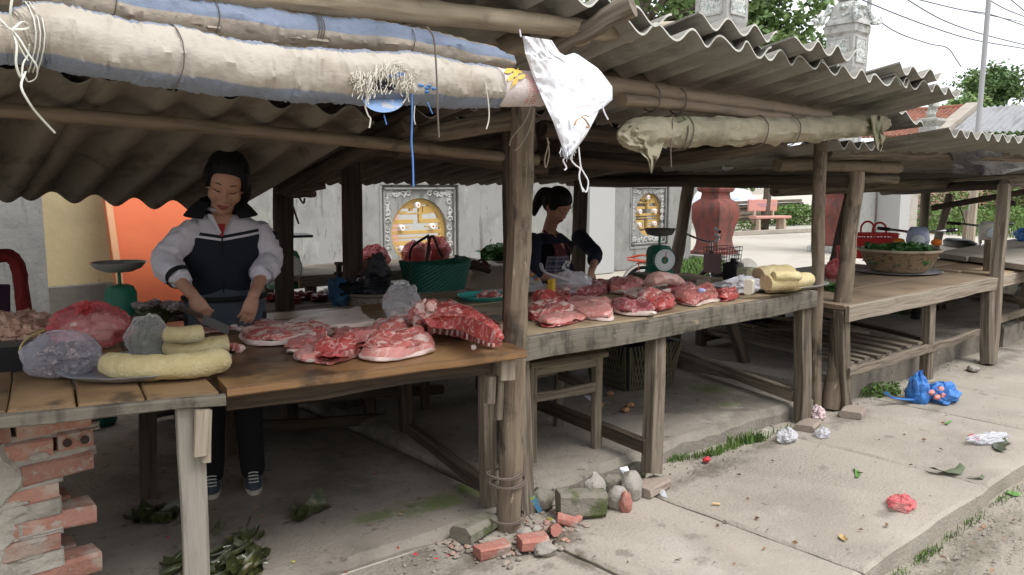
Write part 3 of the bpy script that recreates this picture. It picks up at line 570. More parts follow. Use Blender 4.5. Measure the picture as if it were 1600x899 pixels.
# ------------------------------------------------------------------ poles and wires
m_pole = plain('grey_pole', (.33, .33, .335), .7); m_wire = plain('cable', (.10, .10, .13), .6)
def upole(ub, vb, ut, y_, r, label, slim=.9):
    b = at(ub, vb, y=y_); t = at(ut, 0, y=y_); d = (t-b).normalized(); t2 = t+d*1.2; b2 = b-d*(b.z/d.z)
    q = MB(); q.tube([b2, b2.lerp(t2, .5), t2], [r, r*.95, r*slim], 10); return solo('utility_pole', q, m_pole, label, 'pole', 'utility poles')
upole(1350, 110, 1359, 16.0, .10, 'slim grey utility pole beside the dragon capped column'); upole(1528, 205, 1545, 8.5, .075, 'slanting grey utility pole before the far cement roof')
def wire(pts, y_, label, r=.022):
    P = [at(u, v, y=y_+(u-1480)*dy) for u, v, dy in [(p[0], p[1], -.004) for p in pts]]
    q = MB(); q.tube(path(P, 8), r, 5); solo('power_cable', q, m_wire, label, 'cable', 'cables across the sky')
wire([(1330, -5), (1360, 22), (1400, 50), (1450, 68), (1480, 75), (1495, 95), (1502, 105)], 12, 'lowest sagging black cable left of the pole', .02)
wire([(1340, -3), (1400, 22), (1460, 44), (1520, 62), (1600, 76)], 12, 'sagging cable crossing the pole below the others')
wire([(1415, -2), (1470, 30), (1530, 52), (1600, 70)], 12, 'cable running from the top edge to the dark tree')
wire([(1425, -3), (1500, 15), (1545, 22), (1600, 40)], 12.2, 'upper cable crossing the slanting pole')
wire([(1545, 0), (1570, 14), (1600, 26)], 12.4, 'short cable from the top of the slanting pole')
wire([(1432, -1), (1510, 17), (1550, 25), (1600, 35)], 12.6, 'cable just under the upper cable at the pole', .016)
wire([(1575, -4), (1600, 17)], 12, 'steep cable in the corner of the sky')
# ------------------------------------------------------------------ yard behind: bench, heap, weeds, ruin
def bench():
    b = at(1200, 360, z=0); T = thing('park_bench', (b.x, b.y, 0), 'pink stone park bench standing in the yard', 'bench'); ax = V((.93, -.36, 0)); bk = V((.36, .93, 0)); mp = mat('pink_terrazzo', (.56, .27, .225), .6, [((.48, .24, .20), 8, .5, .7, .6)])
    L = 1.25; o = V((b.x, b.y, 0))
    q = MB(); q.beam(o-ax*L*.52+V((0, 0, .44)), o+ax*L*.62+V((0, 0, .44)), .42, .09, seg=2, jit=.002, ch=.02); part('seat', q, mp, T)
    k = MB(); k.beam(o-ax*L*.5+bk*.28+V((0, 0, .83)), o+ax*L*.42+bk*.28+V((0, 0, .83)), .07, .40, seg=2, jit=.002, ch=.02); bo = part('backrest', k, mp, T)
    k = MB()
    for zz, n_, x0_ in ((.87, 12, -.28), (.80, 7, -.16)):
        for i in range(n_): p = o+ax*(x0_+i*.042)+bk*.238+V((0, 0, zz)); k.box(p, (.026, .004, rnd(.02, .034)), rz=-.37)
    k.box(o+ax*.42+bk*.238+V((0, 0, .85)), (.04, .004, .06), rz=-.37)
    part('faded_lettering', k, plain('faded_blue_letters', (.30, .27, .42), .8), bo)['kind'] = 'stuff'
    for s in (-.4, .42):
        for d_ in (-.13, .14):
            q = MB(); q.beam(o+ax*L*s+bk*d_, o+ax*L*s+bk*d_+V((0, 0, .4)), .13, .13, seg=1, jit=.002, t1=.8); part('leg', q, m_pinkleg, T)
    for s in (-.32, .28):
        q = MB(); q.beam(o+ax*L*s+bk*.24+V((0, 0, .44)), o+ax*L*s+bk*.24+V((0, 0, .66)), .1, .06, seg=1, jit=.002); part('back_support', q, m_pinkleg, T)
m_pinkleg = mat('stone_leg', (.42, .33, .25), .8, [((.33, .2, .16), 9, .5, .7, .6)])
bench()
b = at(1195, 352, z=0); hx, hy = b.x+1.2, b.y+1.6
q = MB()
def heap(a, b_):
    x = hx-2.0+4.4*a; y = hy+1.6*b_; z = .2+1.25*math.sin(math.pi*min(1, max(0, a*1.05)))**.5*min(1, b_*3.5)*(1-.2*a)+.16*nz((a*6, b_*4, 1))
    return V((x, y-.3*nz((a*7, b_*3, 4)), z))
q.grid(heap, 40, 16)
tw = mat('white_tarp', (.60, .63, .67), .55, [((.16, .33, .60), (.6, 5, 5), .66, .70, .8), ((.45, .48, .52), 3, .5, .7, .7)], (5, .6), .35)
solo('tarpaulin', q, tw, 'white and blue tarpaulin thrown over a heap in the yard', 'tarpaulin')
T = thing('timber_pile', (hx+1.5, hy, 0), 'pile of weathered timber under the white tarpaulin', 'timber')
for i in range(11):
    q = MB(); z_ = .12+.14*(i % 6); q.beam((hx-2.4+rnd(-.3, .3), hy-.25-.12*(i % 3), z_), (hx+3.6+rnd(-.4, .4), hy-.1+rnd(-.2, .2), z_+rnd(-.05, .12)), .16, .11, seg=4, jit=.012); part('plank', q, m_wood, T)
q = MB(); q.beam((hx-7, hy+3.2, 1.15), (hx+4.2, hy+3.2, 1.15), .25, 2.3, seg=1, jit=0); solo('yard_wall', q, m_wall, 'grey plastered yard wall behind the tarpaulin heap', 'wall')
q = MB(); c = at(1245, 352, z=0); leafy(q, lambda: V((c.x+rnd(-1.2, 1.6), c.y+rnd(-.3, .9), 0)), 1500, .13, .75); tag(part('weed_bed', q, m_weed), 'bushy weeds beside the park bench', kind='stuff')
q = MB(); c = at(1165, 360, z=0); leafy(q, lambda: V((c.x+rnd(-1.2, .6), c.y+rnd(-.4, .4), 0)), 250, .1, .3); tag(part('weed_bed', q, m_weed), 'low weeds at the foot of the timber pile', kind='stuff')
q = MB(); a = at(1160, 366, z=0); q.beam((a.x-1, a.y-.2, .06), (a.x+7, a.y-1.5, .06), .14, .12, seg=3, jit=.01); struct('kerb', q, m_conc)
# pale walls and the ruined brick wall at the right
a = at(1352, 390, z=0); b = at(1412, 385, z=0)
T = thing('pale_wall', (a.x, a.y, 0), 'pale plaster wall with white corner pillar behind the red basket', 'wall')
wx = at(1390, 350, y=7.9).x
q = MB(); q.beam((wx-1.0, 8.3, 1.2), (wx-.2, 8.3, 1.2), .3, 2.4, seg=1, jit=0); part('wall_face', q, m_wall, T)
q = MB(); q.beam((wx+.15, 7.9, 0), (wx+.15, 7.9, 2.5), .5, .5, up=(0, 1, 0), seg=1, jit=0); part('pillar', q, m_wallw, T)
q = MB(); q.beam((wx+.5, 8.35, 1.2), (wx+2.2, 8.35, 1.2), .25, 2.4, seg=1, jit=0); part('side_wall', q, m_mortar, T)
c = at(1500, 352, z=.4); by = c.y+3.0; bx0, bx1 = at(1428, 320, y=by).x, at(1600, 320, y=by).x+9
T = thing('ruined_brick_wall', ((bx0+bx1)/2, by, 0), 'ruined red brick wall overgrown with weeds at the right', 'wall')
q = MB(); q.beam((bx0, by+.16, 1.1), (bx1, by+.16, 1.1), .2, 2.2, seg=1, jit=0); part('mortar_core', q, m_mortar, T)
q = MB()
for i in range(27):
    for j in range(int((bx1-bx0)/.24)):
        if random.random() < .08: continue
        xx = bx0+j*.24+(.12 if i % 2 else 0); q.box((xx, by+.03+rnd(-.02, .01), .06+i*.082), (.215, .1, .062), jit=.004)
o = part('brick', q, m_brick, T); o['kind'] = 'stuff'
q = MB(); leafy(q, lambda: (lambda t, s: V((lerp(bx0-2.5, bx1, t), by-.3-3.8*s, 0)))(random.random(), random.random()**1.3), 6500, .12, .75); blades(q, lambda: V((rnd(bx0-2.5, bx1), by-rnd(.2, 4.2), 0)), 2500, .6, .02)
leafy(q, lambda: V((rnd(bx0-.5, bx1), by-rnd(.1, 1.0), .5)), 2500, .11, .8)
tag(part('weed_slope', q, m_weed), 'bank of leafy weeds before the ruined brick wall', kind='stuff')
q = MB(); a = at(1575, 330, y=by-1); leafy(q, lambda: V((a.x+rnd(1, 6), by-1+rnd(-.8, .8), 1.2)), 1500, .16, 1.5); tag(part('creeper', q, m_leaf2), 'green creeper hanging over the right end of the brick wall', kind='stuff')
q = MB(); a = at(1517, 380, y=6.6); q.beam((a.x, 6.6, 0), (a.x, 6.6, 2.0), .12, .12, up=(0, 1, 0)); solo('fence_post', q, m_wpale, 'pale wooden post standing behind the parked scooter', 'post')
q = MB(); a = at(1507, 380, y=6.4); q.beam((a.x, 6.4, 0), (a.x, 6.4, 1.0), .1, .08, up=(0, 1, 0)); solo('fence_post', q, m_wood, 'short split wooden stake beside the pale post', 'post')

# ------------------------------------------------------------------ unseen house row, trees and side wall, added to block low sky light
T = thing('unseen_house_row', (3, -15, -.1), 'unseen grey house row added across the lane to block low light', 'house')
q = MB(); q.beam((-14, -15, 1.9), (24, -15, 1.9), 4, 4, seg=1, jit=0); part('wall', q, m_wall, T)
q = MB(); sheet(q, (-14.5, -12.4, 3.8), (39, 0, 0), (0, -3.2, 1.2), 150, per=6); part('roof', q, m_soot_shade, T)
for x in (-8, -2, 4, 10, 16):
    q = MB(); q.beam((x, -12.98, .0), (x, -12.98, 2.2), 1.2, .08, up=(0, 1, 0), seg=1, jit=0); part('door', q, m_wdark, T)
for i, (x, y) in enumerate([(-6, -10.6), (9, -10.8)]): tree((x, y, -.1), 4, (x, y, 4.6), (2.4, 2.0, 1.8), 40, 70, .3, m_leaf, ['unseen tree added before the house row', 'second unseen tree added before the house row'][i], .18, 40+i, .8)
T = thing('unseen_side_wall', (-2.4, 4.6, 0), 'unseen wall added left of the stalls to block side light', 'wall'); q = MB(); q.beam((-2.4, 4.3, .85), (-2.4, 6.3, .85), .2, 1.7, seg=1, jit=0); part('wall_face', q, m_mortar, T)
# ================================================================== TABLES
def quad_plank(mb, a0, a1, b1, b0, z, th, seg=8, jit=.002, ch=.006, bow=0):
    """plank whose top is the quad a0 a1 (front edge) b0 b1 (back edge), running a0 -> a1"""
    a0, a1, b0, b1 = [V((p[0], p[1], 0)) for p in (a0, a1, b0, b1)]; rings = []; sd = rnd(0, 90); us = None
    for i in range(seg+1):
        t = i/seg; f = a0.lerp(a1, t); b = b0.lerp(b1, t); d = (b-f); w = d.length; d.normalize()
        zz = z+jit*nz((sd, t*6, 0))+bow*math.sin(math.pi*t); ft = f+d*(jit*1.5*nz((sd, t*9, 4))); bt = b+d*(jit*1.5*nz((sd, t*9, 8)))
        c = ch
        ring = [ft+V((0, 0, zz-th+c)), ft+V((0, 0, zz-c)), ft+d*c+V((0, 0, zz)), bt-d*c+V((0, 0, zz)), bt+V((0, 0, zz-c)), bt+V((0, 0, zz-th+c)), bt-d*c+V((0, 0, zz-th)), ft+d*c+V((0, 0, zz-th))]
        rings.append(ring)
    L = (a1-a0).length; us = [0, th, th+.01, th+w, th+w+.01, 2*th+w, 2*th+w+.01, 2*th+2*w, 2*th+2*w+.01]
    return mb.rings([r[::-1] for r in rings], us[::-1], [sd+L*i/seg for i in range(seg+1)])
def lp2(a, b, t): return (a[0]+(b[0]-a[0])*t, a[1]+(b[1]-a[1])*t)
def planks(T, FL, FR, BR, BL, z, th, fr, m, gap=.004, along=True, seg=8, jit=.002):
    for i in range(len(fr)-1):
        q = MB(); j0, j1 = rnd(-.012, .012), rnd(-.012, .012)
        if along:
            a0, a1, b0, b1 = lp2(FL, BL, fr[i]), lp2(FR, BR, fr[i]), lp2(FL, BL, fr[i+1]), lp2(FR, BR, fr[i+1])
            g = gap*random.random()+.001; b0 = lp2(b0, a0, g/.3); b1 = lp2(b1, a1, g/.3)
            a0_, b0_ = lp2(a0, a1, j0), lp2(b0, b1, j0); a1_, b1_ = lp2(a1, a0, j1), lp2(b1, b0, j1)
            quad_plank(q, a0_, a1_, b1_, b0_, z+rnd(-.003, .0), th, seg, jit)
        else:
            a0, a1, b0, b1 = lp2(FL, FR, fr[i]), lp2(BL, BR, fr[i]), lp2(FL, FR, fr[i+1]), lp2(BL, BR, fr[i+1])
            g = gap*random.random()+.001; b0 = lp2(b0, a0, g/.2); b1 = lp2(b1, a1, g/.2)
            quad_plank(q, b0, b1, a1, a0, z+rnd(-.003, .0), th, seg, jit)
        part('plank', q, m, T)
def leg(T, b, t, w, d, m=m_wood, name='leg', up=(.2, 1, 0), **k):
    q = MB(); q.beam(b, t, w, d, up=up, seg=5, jit=.004, **k); return part(name, q, m, T)
def bar(T, a, b, w, h, m=m_wood, name='stretcher', **k):
    q = MB(); q.beam(a, b, w, h, seg=k.pop('seg', 6), jit=k.pop('jit', .005), **k); return part(name, q, m, T)
H1 = .84
# --- T1, brown meat table of the left stall
FL, FR, BR, BL = (.975, 2.565), (2.135, 2.365), (2.50, 3.86), (1.25, 4.02)
t1 = thing('meat_table', (1.7, 3.1, .035), 'brown plank table in front of the woman in the white jacket', 'table', 'plank tables of the stalls')
planks(t1, FL, FR, BR, BL, H1, .035, [0, .2, .43, .66, .84, 1], m_table, gap=.012, jit=.004)
a, b = V((*lp2(FL, FR, .02), 0)), V((*lp2(FL, FR, .90), 0)); dn = V((.17, .98, 0))
bar(t1, a+dn*.12+V((0, 0, H1-.075)), b+dn*.12+V((0, 0, H1-.075)), .03, .075, m_wdark, 'apron')
bar(t1, V((*lp2(BL, BR, .02), H1-.08)), V((*lp2(BL, BR, .98), H1-.08)), .03, .08, m_wdark, 'apron')
lf = at(763, 790, z=.035); leg(t1, lf, V((2.085, 2.56, H1-.04)), .062, .062)
for (u0, v0, u1, v1, w_, d_) in [(790, 548, 788, 592, .07, .07), (767, 588, 765, 630, .036, .036), (780, 588, 778, 655, .03, .034)]:
    p0, p1 = at(u0, v0, y=2.47), at(u1, v1, y=2.47); leg(t1, p1, p0, w_, d_, m_wpale if w_ > .05 else m_wood, 'packing_block')
lb = at(637, 692, z=.035); leg(t1, lb, V((lb.x-.02, lb.y+.02, H1-.04)), .07, .07, m_wdark)
lb2 = at(232, 778, z=.035); leg(t1, lb2, V((lb2.x+.03, lb2.y-.02, H1-.04)), .075, .06, m_wdark)
lm = at(666, 655, z=.035); leg(t1, lm, V((lm.x, lm.y, H1-.1)), .05, .05, m_wdark)
bar(t1, lf+V((0, .02, .09)), lb+V((0, 0, .09)), .05, .06, m_wdark)
for (u, v, s) in [(450, 660, 0), (450, 620, 0)]:
    a, b = at(405, v+6, y=4.15), at(690, v-12, y=4.15); bar(t1, a, b, .05, .06, m_wdark)
m_wgrey = mat('grey_wood', (.27, .245, .21), .85, [((.15, .132, .11), (30, 1.8, 1), .45, .65, .8, G), ((.37, .345, .30), (50, 3, 1), .57, .75, .6, G), ((.07, .06, .05), (8, 5, 1), .63, .74, .7, G)], ((60, 3, 1), .5, 'n', G), .2, var=.12)
# --- T0, pale plank table at the left edge
FL0, FR0, BR0, BL0 = (-.55, 3.02), (.955, 2.555), (1.23, 4.0), (-.3, 4.25)
t0 = thing('meat_table', (.2, 3.3, -.05), 'pale plank table with the tin tray, carried by the brick pier', 'table', 'plank tables of the stalls')
planks(t0, FL0, FR0, BR0, BL0, H1-.002, .03, [0, .16, .31, .47, .62, .74, .86, 1], m_table0, along=False, gap=.008, jit=.004)
o = V((-.03, -.035, 0)); bar(t0, V((FL0[0], FL0[1], H1-.022))+o, V((FR0[0]+.03, FR0[1]-.01, H1-.022))+o, .035, .036, m_apron, 'front_board', seg=10)
p = at(305, 899, z=0)
lt0 = at(303, 640, y=2.56); lb0 = at(308, 899, y=2.58); d0 = (lb0-lt0)/(lt0.z-lb0.z); lg = leg(t0, lb0+d0*(lb0.z+.02), V((lt0.x, 2.585, H1-.04)), .078, .06, m_wgrey, t1=1.05)
for (u, v0, v1, w_, y_) in [(313, 640, 712, .042, 2.525), (322, 640, 722, .03, 2.535)]:
    q = MB(); q.beam(at(u, v1, y=y_), at(u+1, v0, y=y_), w_, .025, up=(0, 1, 0), seg=3, jit=.004); part('nailed_batten', q, m_wpale, t0)
bar(t0, V((-.3, 3.2, .75)), V((1.15, 3.0, .75)), .05, .07, m_wdark, 'bearer'); bar(t0, V((-.3, 4.05, .75)), V((1.2, 3.85, .75)), .05, .07, m_wdark, 'bearer')
# --- T2, worn table of the middle stall
FL2, FR2, BR2, BL2 = (2.28, 2.60), (4.69, 2.535), (4.98, 3.72), (2.60, 4.02)
t2 = thing('meat_table', (3.5, 3.2, .1), 'worn grey edged table heaped with meat before the woman in the apron', 'table', 'plank tables of the stalls')
planks(t2, FL2, FR2, BR2, BL2, H1, .03, [0, .22, .42, .64, .83, 1], m_table2, gap=.010, jit=.004)
bar(t2, (2.27, 2.575, H1-.052), (4.70, 2.51, H1-.052), .036, .105, m_apron, 'apron', seg=14, jit=.006)
bar(t2, (2.65, 3.98, H1-.08), (4.95, 3.72, H1-.08), .03, .09, m_wdark, 'apron')
bar(t2, (4.67, 2.56, H1-.08), (4.93, 3.68, H1-.08), .03, .09, m_wdark, 'apron')
bar(t2, (2.35, 2.64, H1-.08), (2.62, 3.96, H1-.08), .03, .09, m_wdark, 'apron')
l1 = at(822, 803, z=0); leg(t2, l1, V((2.33, 2.64, H1-.03)), .075, .055)
l2 = at(1019, 740, z=.06); leg(t2, l2, V((3.27, 2.615, H1-.1)), .075, .085)
l3 = at(1252, 660, z=0); leg(t2, l3, V((4.655, 2.56, H1-.1)), .085, .075)
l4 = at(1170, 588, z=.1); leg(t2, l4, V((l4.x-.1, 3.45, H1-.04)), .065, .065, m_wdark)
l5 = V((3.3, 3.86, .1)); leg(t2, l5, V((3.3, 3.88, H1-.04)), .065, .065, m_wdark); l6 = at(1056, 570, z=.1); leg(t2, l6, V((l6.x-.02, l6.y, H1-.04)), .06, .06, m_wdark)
bar(t2, l2+V((0, .04, .13)), V((3.22, 4.0, .23)), .045, .07, m_wdark); bar(t2, l3+V((-.01, .05, .16)), l6+V((0, 0, .10)), .05, .075)
def wraps(T, pts, r, m=m_twine, name='wire_tie', rad=.0035, n=2):
    for (c, a) in pts:
        q = MB()
        for k in range(n):
            q.tube([V(c)+V((math.cos(6.2832*j/14)*r*a, math.sin(6.2832*j/14)*r, .008*k+.006*math.sin(j+k))) for j in range(15)], rad, 5)
        part(name, q, m, T)
# --- T3 table
H3 = .72
t3 = thing('vegetable_table', (6.3, 3, 0), 'long low brown table carrying the basket of greens', 'table', 'plank tables of the stalls')
planks(t3, (5.03, 2.475), (7.66, 2.44), (7.9, 3.95), (5.35, 3.98), H3, .03, [0, .27, .52, .77, 1], mat('brown_board', (.26, .19, .13), .55, [((.13, .092, .062), (12, 1.3, 1), .45, .66, .85, G), ((.35, .27, .185), (20, 2, 1), .55, .75, .6, G), ((.08, .062, .047), 3, .55, .7, .7)], ((40, 3, 1), .2, 'n', G), .4, var=.1))
bar(t3, (5.03, 2.455, H3-.055), (7.68, 2.42, H3-.055), .032, .105, m_wpale, 'apron', seg=10)
bar(t3, (5.06, 2.5, H3-.06), (5.36, 3.95, H3-.06), .03, .09, m_wdark, 'apron'); bar(t3, (5.36, 3.95, H3-.06), (7.9, 3.93, H3-.06), .03, .09, m_wdark, 'apron')
for (u, v, tx, ty, w_) in [(1320, 640, 5.065, 2.515, .075), (1447, 592, 6.40, 2.49, .075), (1543, 570, 7.55, 2.47, .085)]:
    b = at(u, v, z=0); leg(t3, b, V((tx, ty, H3-.035)), w_, w_)
for (x_, y_) in [(5.4, 3.85), (6.6, 3.85), (7.85, 3.8)]: leg(t3, V((x_, y_, .2)), V((x_, y_, H3-.03)), .07, .07, m_wdark)
bar(t3, (5.10, 2.47, .265), (6.42, 2.47, .25), .04, .065); bar(t3, (6.42, 2.468, .25), (7.55, 2.46, .26), .04, .06); bar(t3, (5.38, 3.82, .27), (7.85, 3.78, .27), .04, .06, m_wdark)
for i, x_ in enumerate([5.18, 5.30, 5.42, 5.55, 5.72, 5.90, 6.08, 6.25]):
    bar(t3, (x_, 2.46+rnd(0, .03), .31), (x_+.27, 3.9, .31), .055, .022, m_wood, 'shelf_slat')
bar(t3, (6.5, 2.5, .3), (7.0, 3.8, .3), .06, .03, m_wdark, 'shelf_slat'); bar(t3, (5.5, 3.3, .5), (6.3, 2.9, .33), .04, .03, m_wood, 'loose_batten'); bar(t3, (6.35, 3.0, .34), (5.6, 3.5, .36), .045, .03, m_wood, 'loose_batten')
t3b = thing('vegetable_table', (10, 3, 0), 'far end table beyond the square wooden post', 'table', 'plank tables of the stalls')
planks(t3b, (7.72, 2.45), (13, 2.4), (13, 3.4), (7.95, 3.45), H3+.01, .03, [0, .33, .66, 1], m_table2); bar(t3b, (7.75, 2.43, H3-.05), (13, 2.385, H3-.05), .03, .1, m_wpale, 'apron')
for x_ in (8.75, 10.4, 12.8): leg(t3b, V((x_, 2.5, .2 if x_ > 8.3 else 0)), V((x_, 2.5, H3-.03)), .09, .09); leg(t3b, V((x_+.1, 3.35, .2)), V((x_+.1, 3.35, H3-.03)), .07, .07, m_wdark)
bar(t3b, (7.8, 2.5, .3), (12.8, 2.48, .3), .045, .07); bar(t3b, (7.95, 3.3, .3), (12.8, 3.3, .3), .045, .07, m_wdark)
t4 = thing('slab_table', (10.6, 4, 0), 'pale grey plank table standing behind the far tables', 'table', 'plank tables of the stalls')
A, B = at(1462, 394, z=.80), at(1600, 413, z=.80); B = A+(B-A)*1.15
planks(t4, (B.x, B.y), (B.x+4.5, B.y-.4), (A.x+4.5, A.y+.3), (A.x, A.y), .80, .05, [0, .3, .65, 1], mat('pale_slab_wood', (.37, .33, .275), .8, [((.24, .21, .17), (14, 2, 1), .45, .7, .7, G)], (30, .2), .2, var=.1))
for t_ in (.08, .92): p = A.lerp(B, t_); leg(t4, V((p.x+.15, p.y, .2)), V((p.x+.15, p.y, .75)), .08, .08); leg(t4, V((p.x+4, p.y, .2)), V((p.x+4, p.y, .75)), .08, .08)
bar(t4, (A.x+.12, A.y, .45), (B.x+.12, B.y, .45), .04, .07)
# --- back bench of the left stall with lower shelf
HB = .76
bb = thing('back_bench', (2.2, 4.7, .03), 'dark back bench behind the brown meat table', 'bench')
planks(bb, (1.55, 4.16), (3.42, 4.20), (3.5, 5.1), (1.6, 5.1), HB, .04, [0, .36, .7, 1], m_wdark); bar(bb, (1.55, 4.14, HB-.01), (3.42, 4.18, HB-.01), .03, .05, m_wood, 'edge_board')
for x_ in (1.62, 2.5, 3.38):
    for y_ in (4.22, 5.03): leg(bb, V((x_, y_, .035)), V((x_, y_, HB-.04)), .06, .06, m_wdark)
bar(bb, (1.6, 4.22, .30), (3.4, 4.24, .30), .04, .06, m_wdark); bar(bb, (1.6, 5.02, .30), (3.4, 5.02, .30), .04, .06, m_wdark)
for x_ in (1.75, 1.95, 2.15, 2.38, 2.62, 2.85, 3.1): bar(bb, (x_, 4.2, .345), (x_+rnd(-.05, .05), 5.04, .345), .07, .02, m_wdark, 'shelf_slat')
q = MB(); q.beam((1.5, 5.12, .39), (3.5, 5.12, .39), .03, .66, seg=6, jit=.006); part('blocking_board', q, m_wdark, bb)  # board added to block light coming from behind the bench
hb2 = thing('back_table', (3.2, 5.4, 0), 'pale wooden table behind the green basket carrying red bags', 'table')
planks(hb2, (2.55, 5.15), (4.4, 5.15), (4.4, 6.0), (2.5, 6.0), .86, .04, [0, .5, 1], m_wood); bar(hb2, (2.5, 5.13, .83), (4.4, 5.13, .83), .03, .08, m_wood, 'edge_board')
for x_ in (2.62, 4.3):
    for y_ in (5.2, 5.9): leg(hb2, V((x_, y_, .03)), V((x_, y_, .82)), .07, .07, m_wdark)
# wooden crate end poking out left of the back post
cr_ = thing('wooden_crate', at(533, 432, y=4.75), 'small dark wooden crate beside the left back post', 'crate')
for (u0, v0, u1, v1) in [(526, 412, 548, 412), (524, 428, 548, 428), (522, 441, 548, 441)]: bar(cr_, at(u0, v0, y=4.7), at(u1, v1, y=4.7), .05, .022, m_wdark, 'slat', seg=2)
for u in (530, 543): bar(cr_, at(u, 445, y=4.72), at(u, 410, y=4.72), .03, .03, m_wdark, 'corner_post', seg=2)
# stool under the middle table
random.seed(19)
st = thing('wooden_stool', (3.0, 3.0, .1), 'low wooden stool under the middle table', 'stool')
s1 = at(932, 700, z=.1); sb = [V((s1.x, s1.y, .1)), V((s1.x-.42, s1.y+.06, .1)), V((s1.x+.12, s1.y+.42, .1)), V((s1.x-.36, s1.y+.46, .1))]
for p in sb: leg(st, p, p+V((0, 0, .5)), .05, .04, m_wood)
for a, b, z_ in [(0, 1, .34), (2, 3, .34), (0, 2, .30), (1, 3, .30), (0, 1, .475), (2, 3, .475)]: bar(st, sb[a]+V((0, 0, z_)), sb[b]+V((0, 0, z_)), .03, .05, m_wood, 'rail', seg=3)
q = MB(); quad_plank(q, sb[1]+V((-.04, -.04, 0)), sb[0]+V((.04, -.04, 0)), sb[2]+V((.04, .04, 0)), sb[3]+V((-.04, .04, 0)), .628, .03); part('seat', q, m_wood, st)
# ================================================================== STALL FRAMES AND ROOFS
def bamboo(T, a, b, r, name='bamboo_pole', m=None, node=.32, r1=None, bend=.01):
    a, b = V(a), V(b); L = (b-a).length; n = max(6, int(L/.05)); pts, rr = [], []; sd = rnd(0, 1)
    for i in range(n+1):
        t = i/n; p = a.lerp(b, t)+V((0, 0, bend*math.sin(math.pi*t)))+.006*noise.noise_vector(V((t*3, sd*40, 0))); pts.append(p)
        ph = ((t*L)/node+sd) % 1; k = min(ph, 1-ph)*node
        rr.append((r+((r1 or r)-r)*t)*(1.10 if k < .026 else 1.0))
    q = MB(); q.tube(pts, rr, 12, jit=.06); return part(name, q, m or m_bamboo, T)
def log(T, a, b, r, name='rafter', m=None, r1=None, bend=0, n=9):
    a, b = V(a), V(b); q = MB(); sd = rnd(0, 40)
    q.tube([a.lerp(b, i/n)+V((0, 0, bend*math.sin(math.pi*i/n)))+.012*noise.noise_vector(V((i*.35, sd, 0))) for i in range(n+1)], [(r+((r1 or r)-r)*i/n)*(1+.12*nz((i*.8, sd, 3))) for i in range(n+1)], 11, jit=.14)
    return part(name, q, m or m_wdark, T)
s1_ = thing('market_stall', (1.3, 3.3, 0), 'left market stall frame of posts and poles under two tiers of grey corrugated sheets', 'stall')
# posts
log(s1_, at(794, 826, z=0), at(821, 160, y=2.52), .052, 'post', m_post, .053, n=18)
log(s1_, V((at(798, 500, y=2.95).x, 2.95, 0)), at(797, 165, y=2.95), .036, 'post', m_wdark)
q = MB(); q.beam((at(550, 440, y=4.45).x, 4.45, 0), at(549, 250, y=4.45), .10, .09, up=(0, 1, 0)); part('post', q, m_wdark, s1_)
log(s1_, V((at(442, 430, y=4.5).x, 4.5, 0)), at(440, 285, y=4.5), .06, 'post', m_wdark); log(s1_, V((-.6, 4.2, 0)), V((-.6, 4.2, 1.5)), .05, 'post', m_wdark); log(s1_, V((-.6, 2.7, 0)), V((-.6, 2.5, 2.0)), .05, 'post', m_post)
# upper tier of sheets
def tier(T, x0, x1, yf, zf, yb, zb, n, lam=.186, dz=0, jy=.04, tilt=0, name='roof_sheet', m=m_sheet):
    for i in range(n):
        a, b = x0+(x1-x0)*i/n, x0+(x1-x0)*(i+1)/n+lam*.9; q = MB(); jj = rnd(-jy, jy)
        wv = round((b-a)/lam); b = a+wv*lam
        sheet(q, (a, yf+jj, zf+dz+tilt*(a-x0)+.012*(i % 2)), (b-a, 0, tilt*(b-a)), (rnd(-.02, .02), yb-yf, zb-zf), wv); part(name, q, [m, m_rim], T)
tier(s1_, -1.5, 2.38, 2.02, 2.21, 3.40, 2.0, 4, lam=.2, tilt=-.02); tier(s1_, -1.5, 2.9, 3.2, 2.02, 5.6, 1.76, 5, lam=.2, tilt=-.03, m=m_soot_shade)
# lower tier (drooping), its front edge seen under the rolls
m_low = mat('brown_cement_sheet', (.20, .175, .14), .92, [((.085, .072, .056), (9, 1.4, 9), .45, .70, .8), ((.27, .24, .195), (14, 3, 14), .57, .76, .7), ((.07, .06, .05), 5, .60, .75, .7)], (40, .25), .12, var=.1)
f0, f1 = at(0, 97, y=3.02), at(560, 182, y=2.94)
ex = (f1-f0); pad = ex*(-.55)
tl = ex.length*1.55; wv = round(tl/.2)
q = MB(); eyv = V((.05, 1.75, -.42)); sheet(q, f0+pad, ex.normalized()*(wv*.2/2), eyv, wv/2); part('roof_sheet', q, [m_low, m_low], s1_)
q = MB(); sheet(q, f0+pad+ex.normalized()*(wv*.2/2-.1)+V((0, 0, .012)), ex.normalized()*(wv*.2/2+.1), eyv, wv/2+.5); part('roof_sheet', q, [m_low, m_low], s1_)
tier(s1_, 2.0, 4.3, 4.0, 1.80, 5.35, 1.53, 3, lam=.19, m=m_soot_shade)
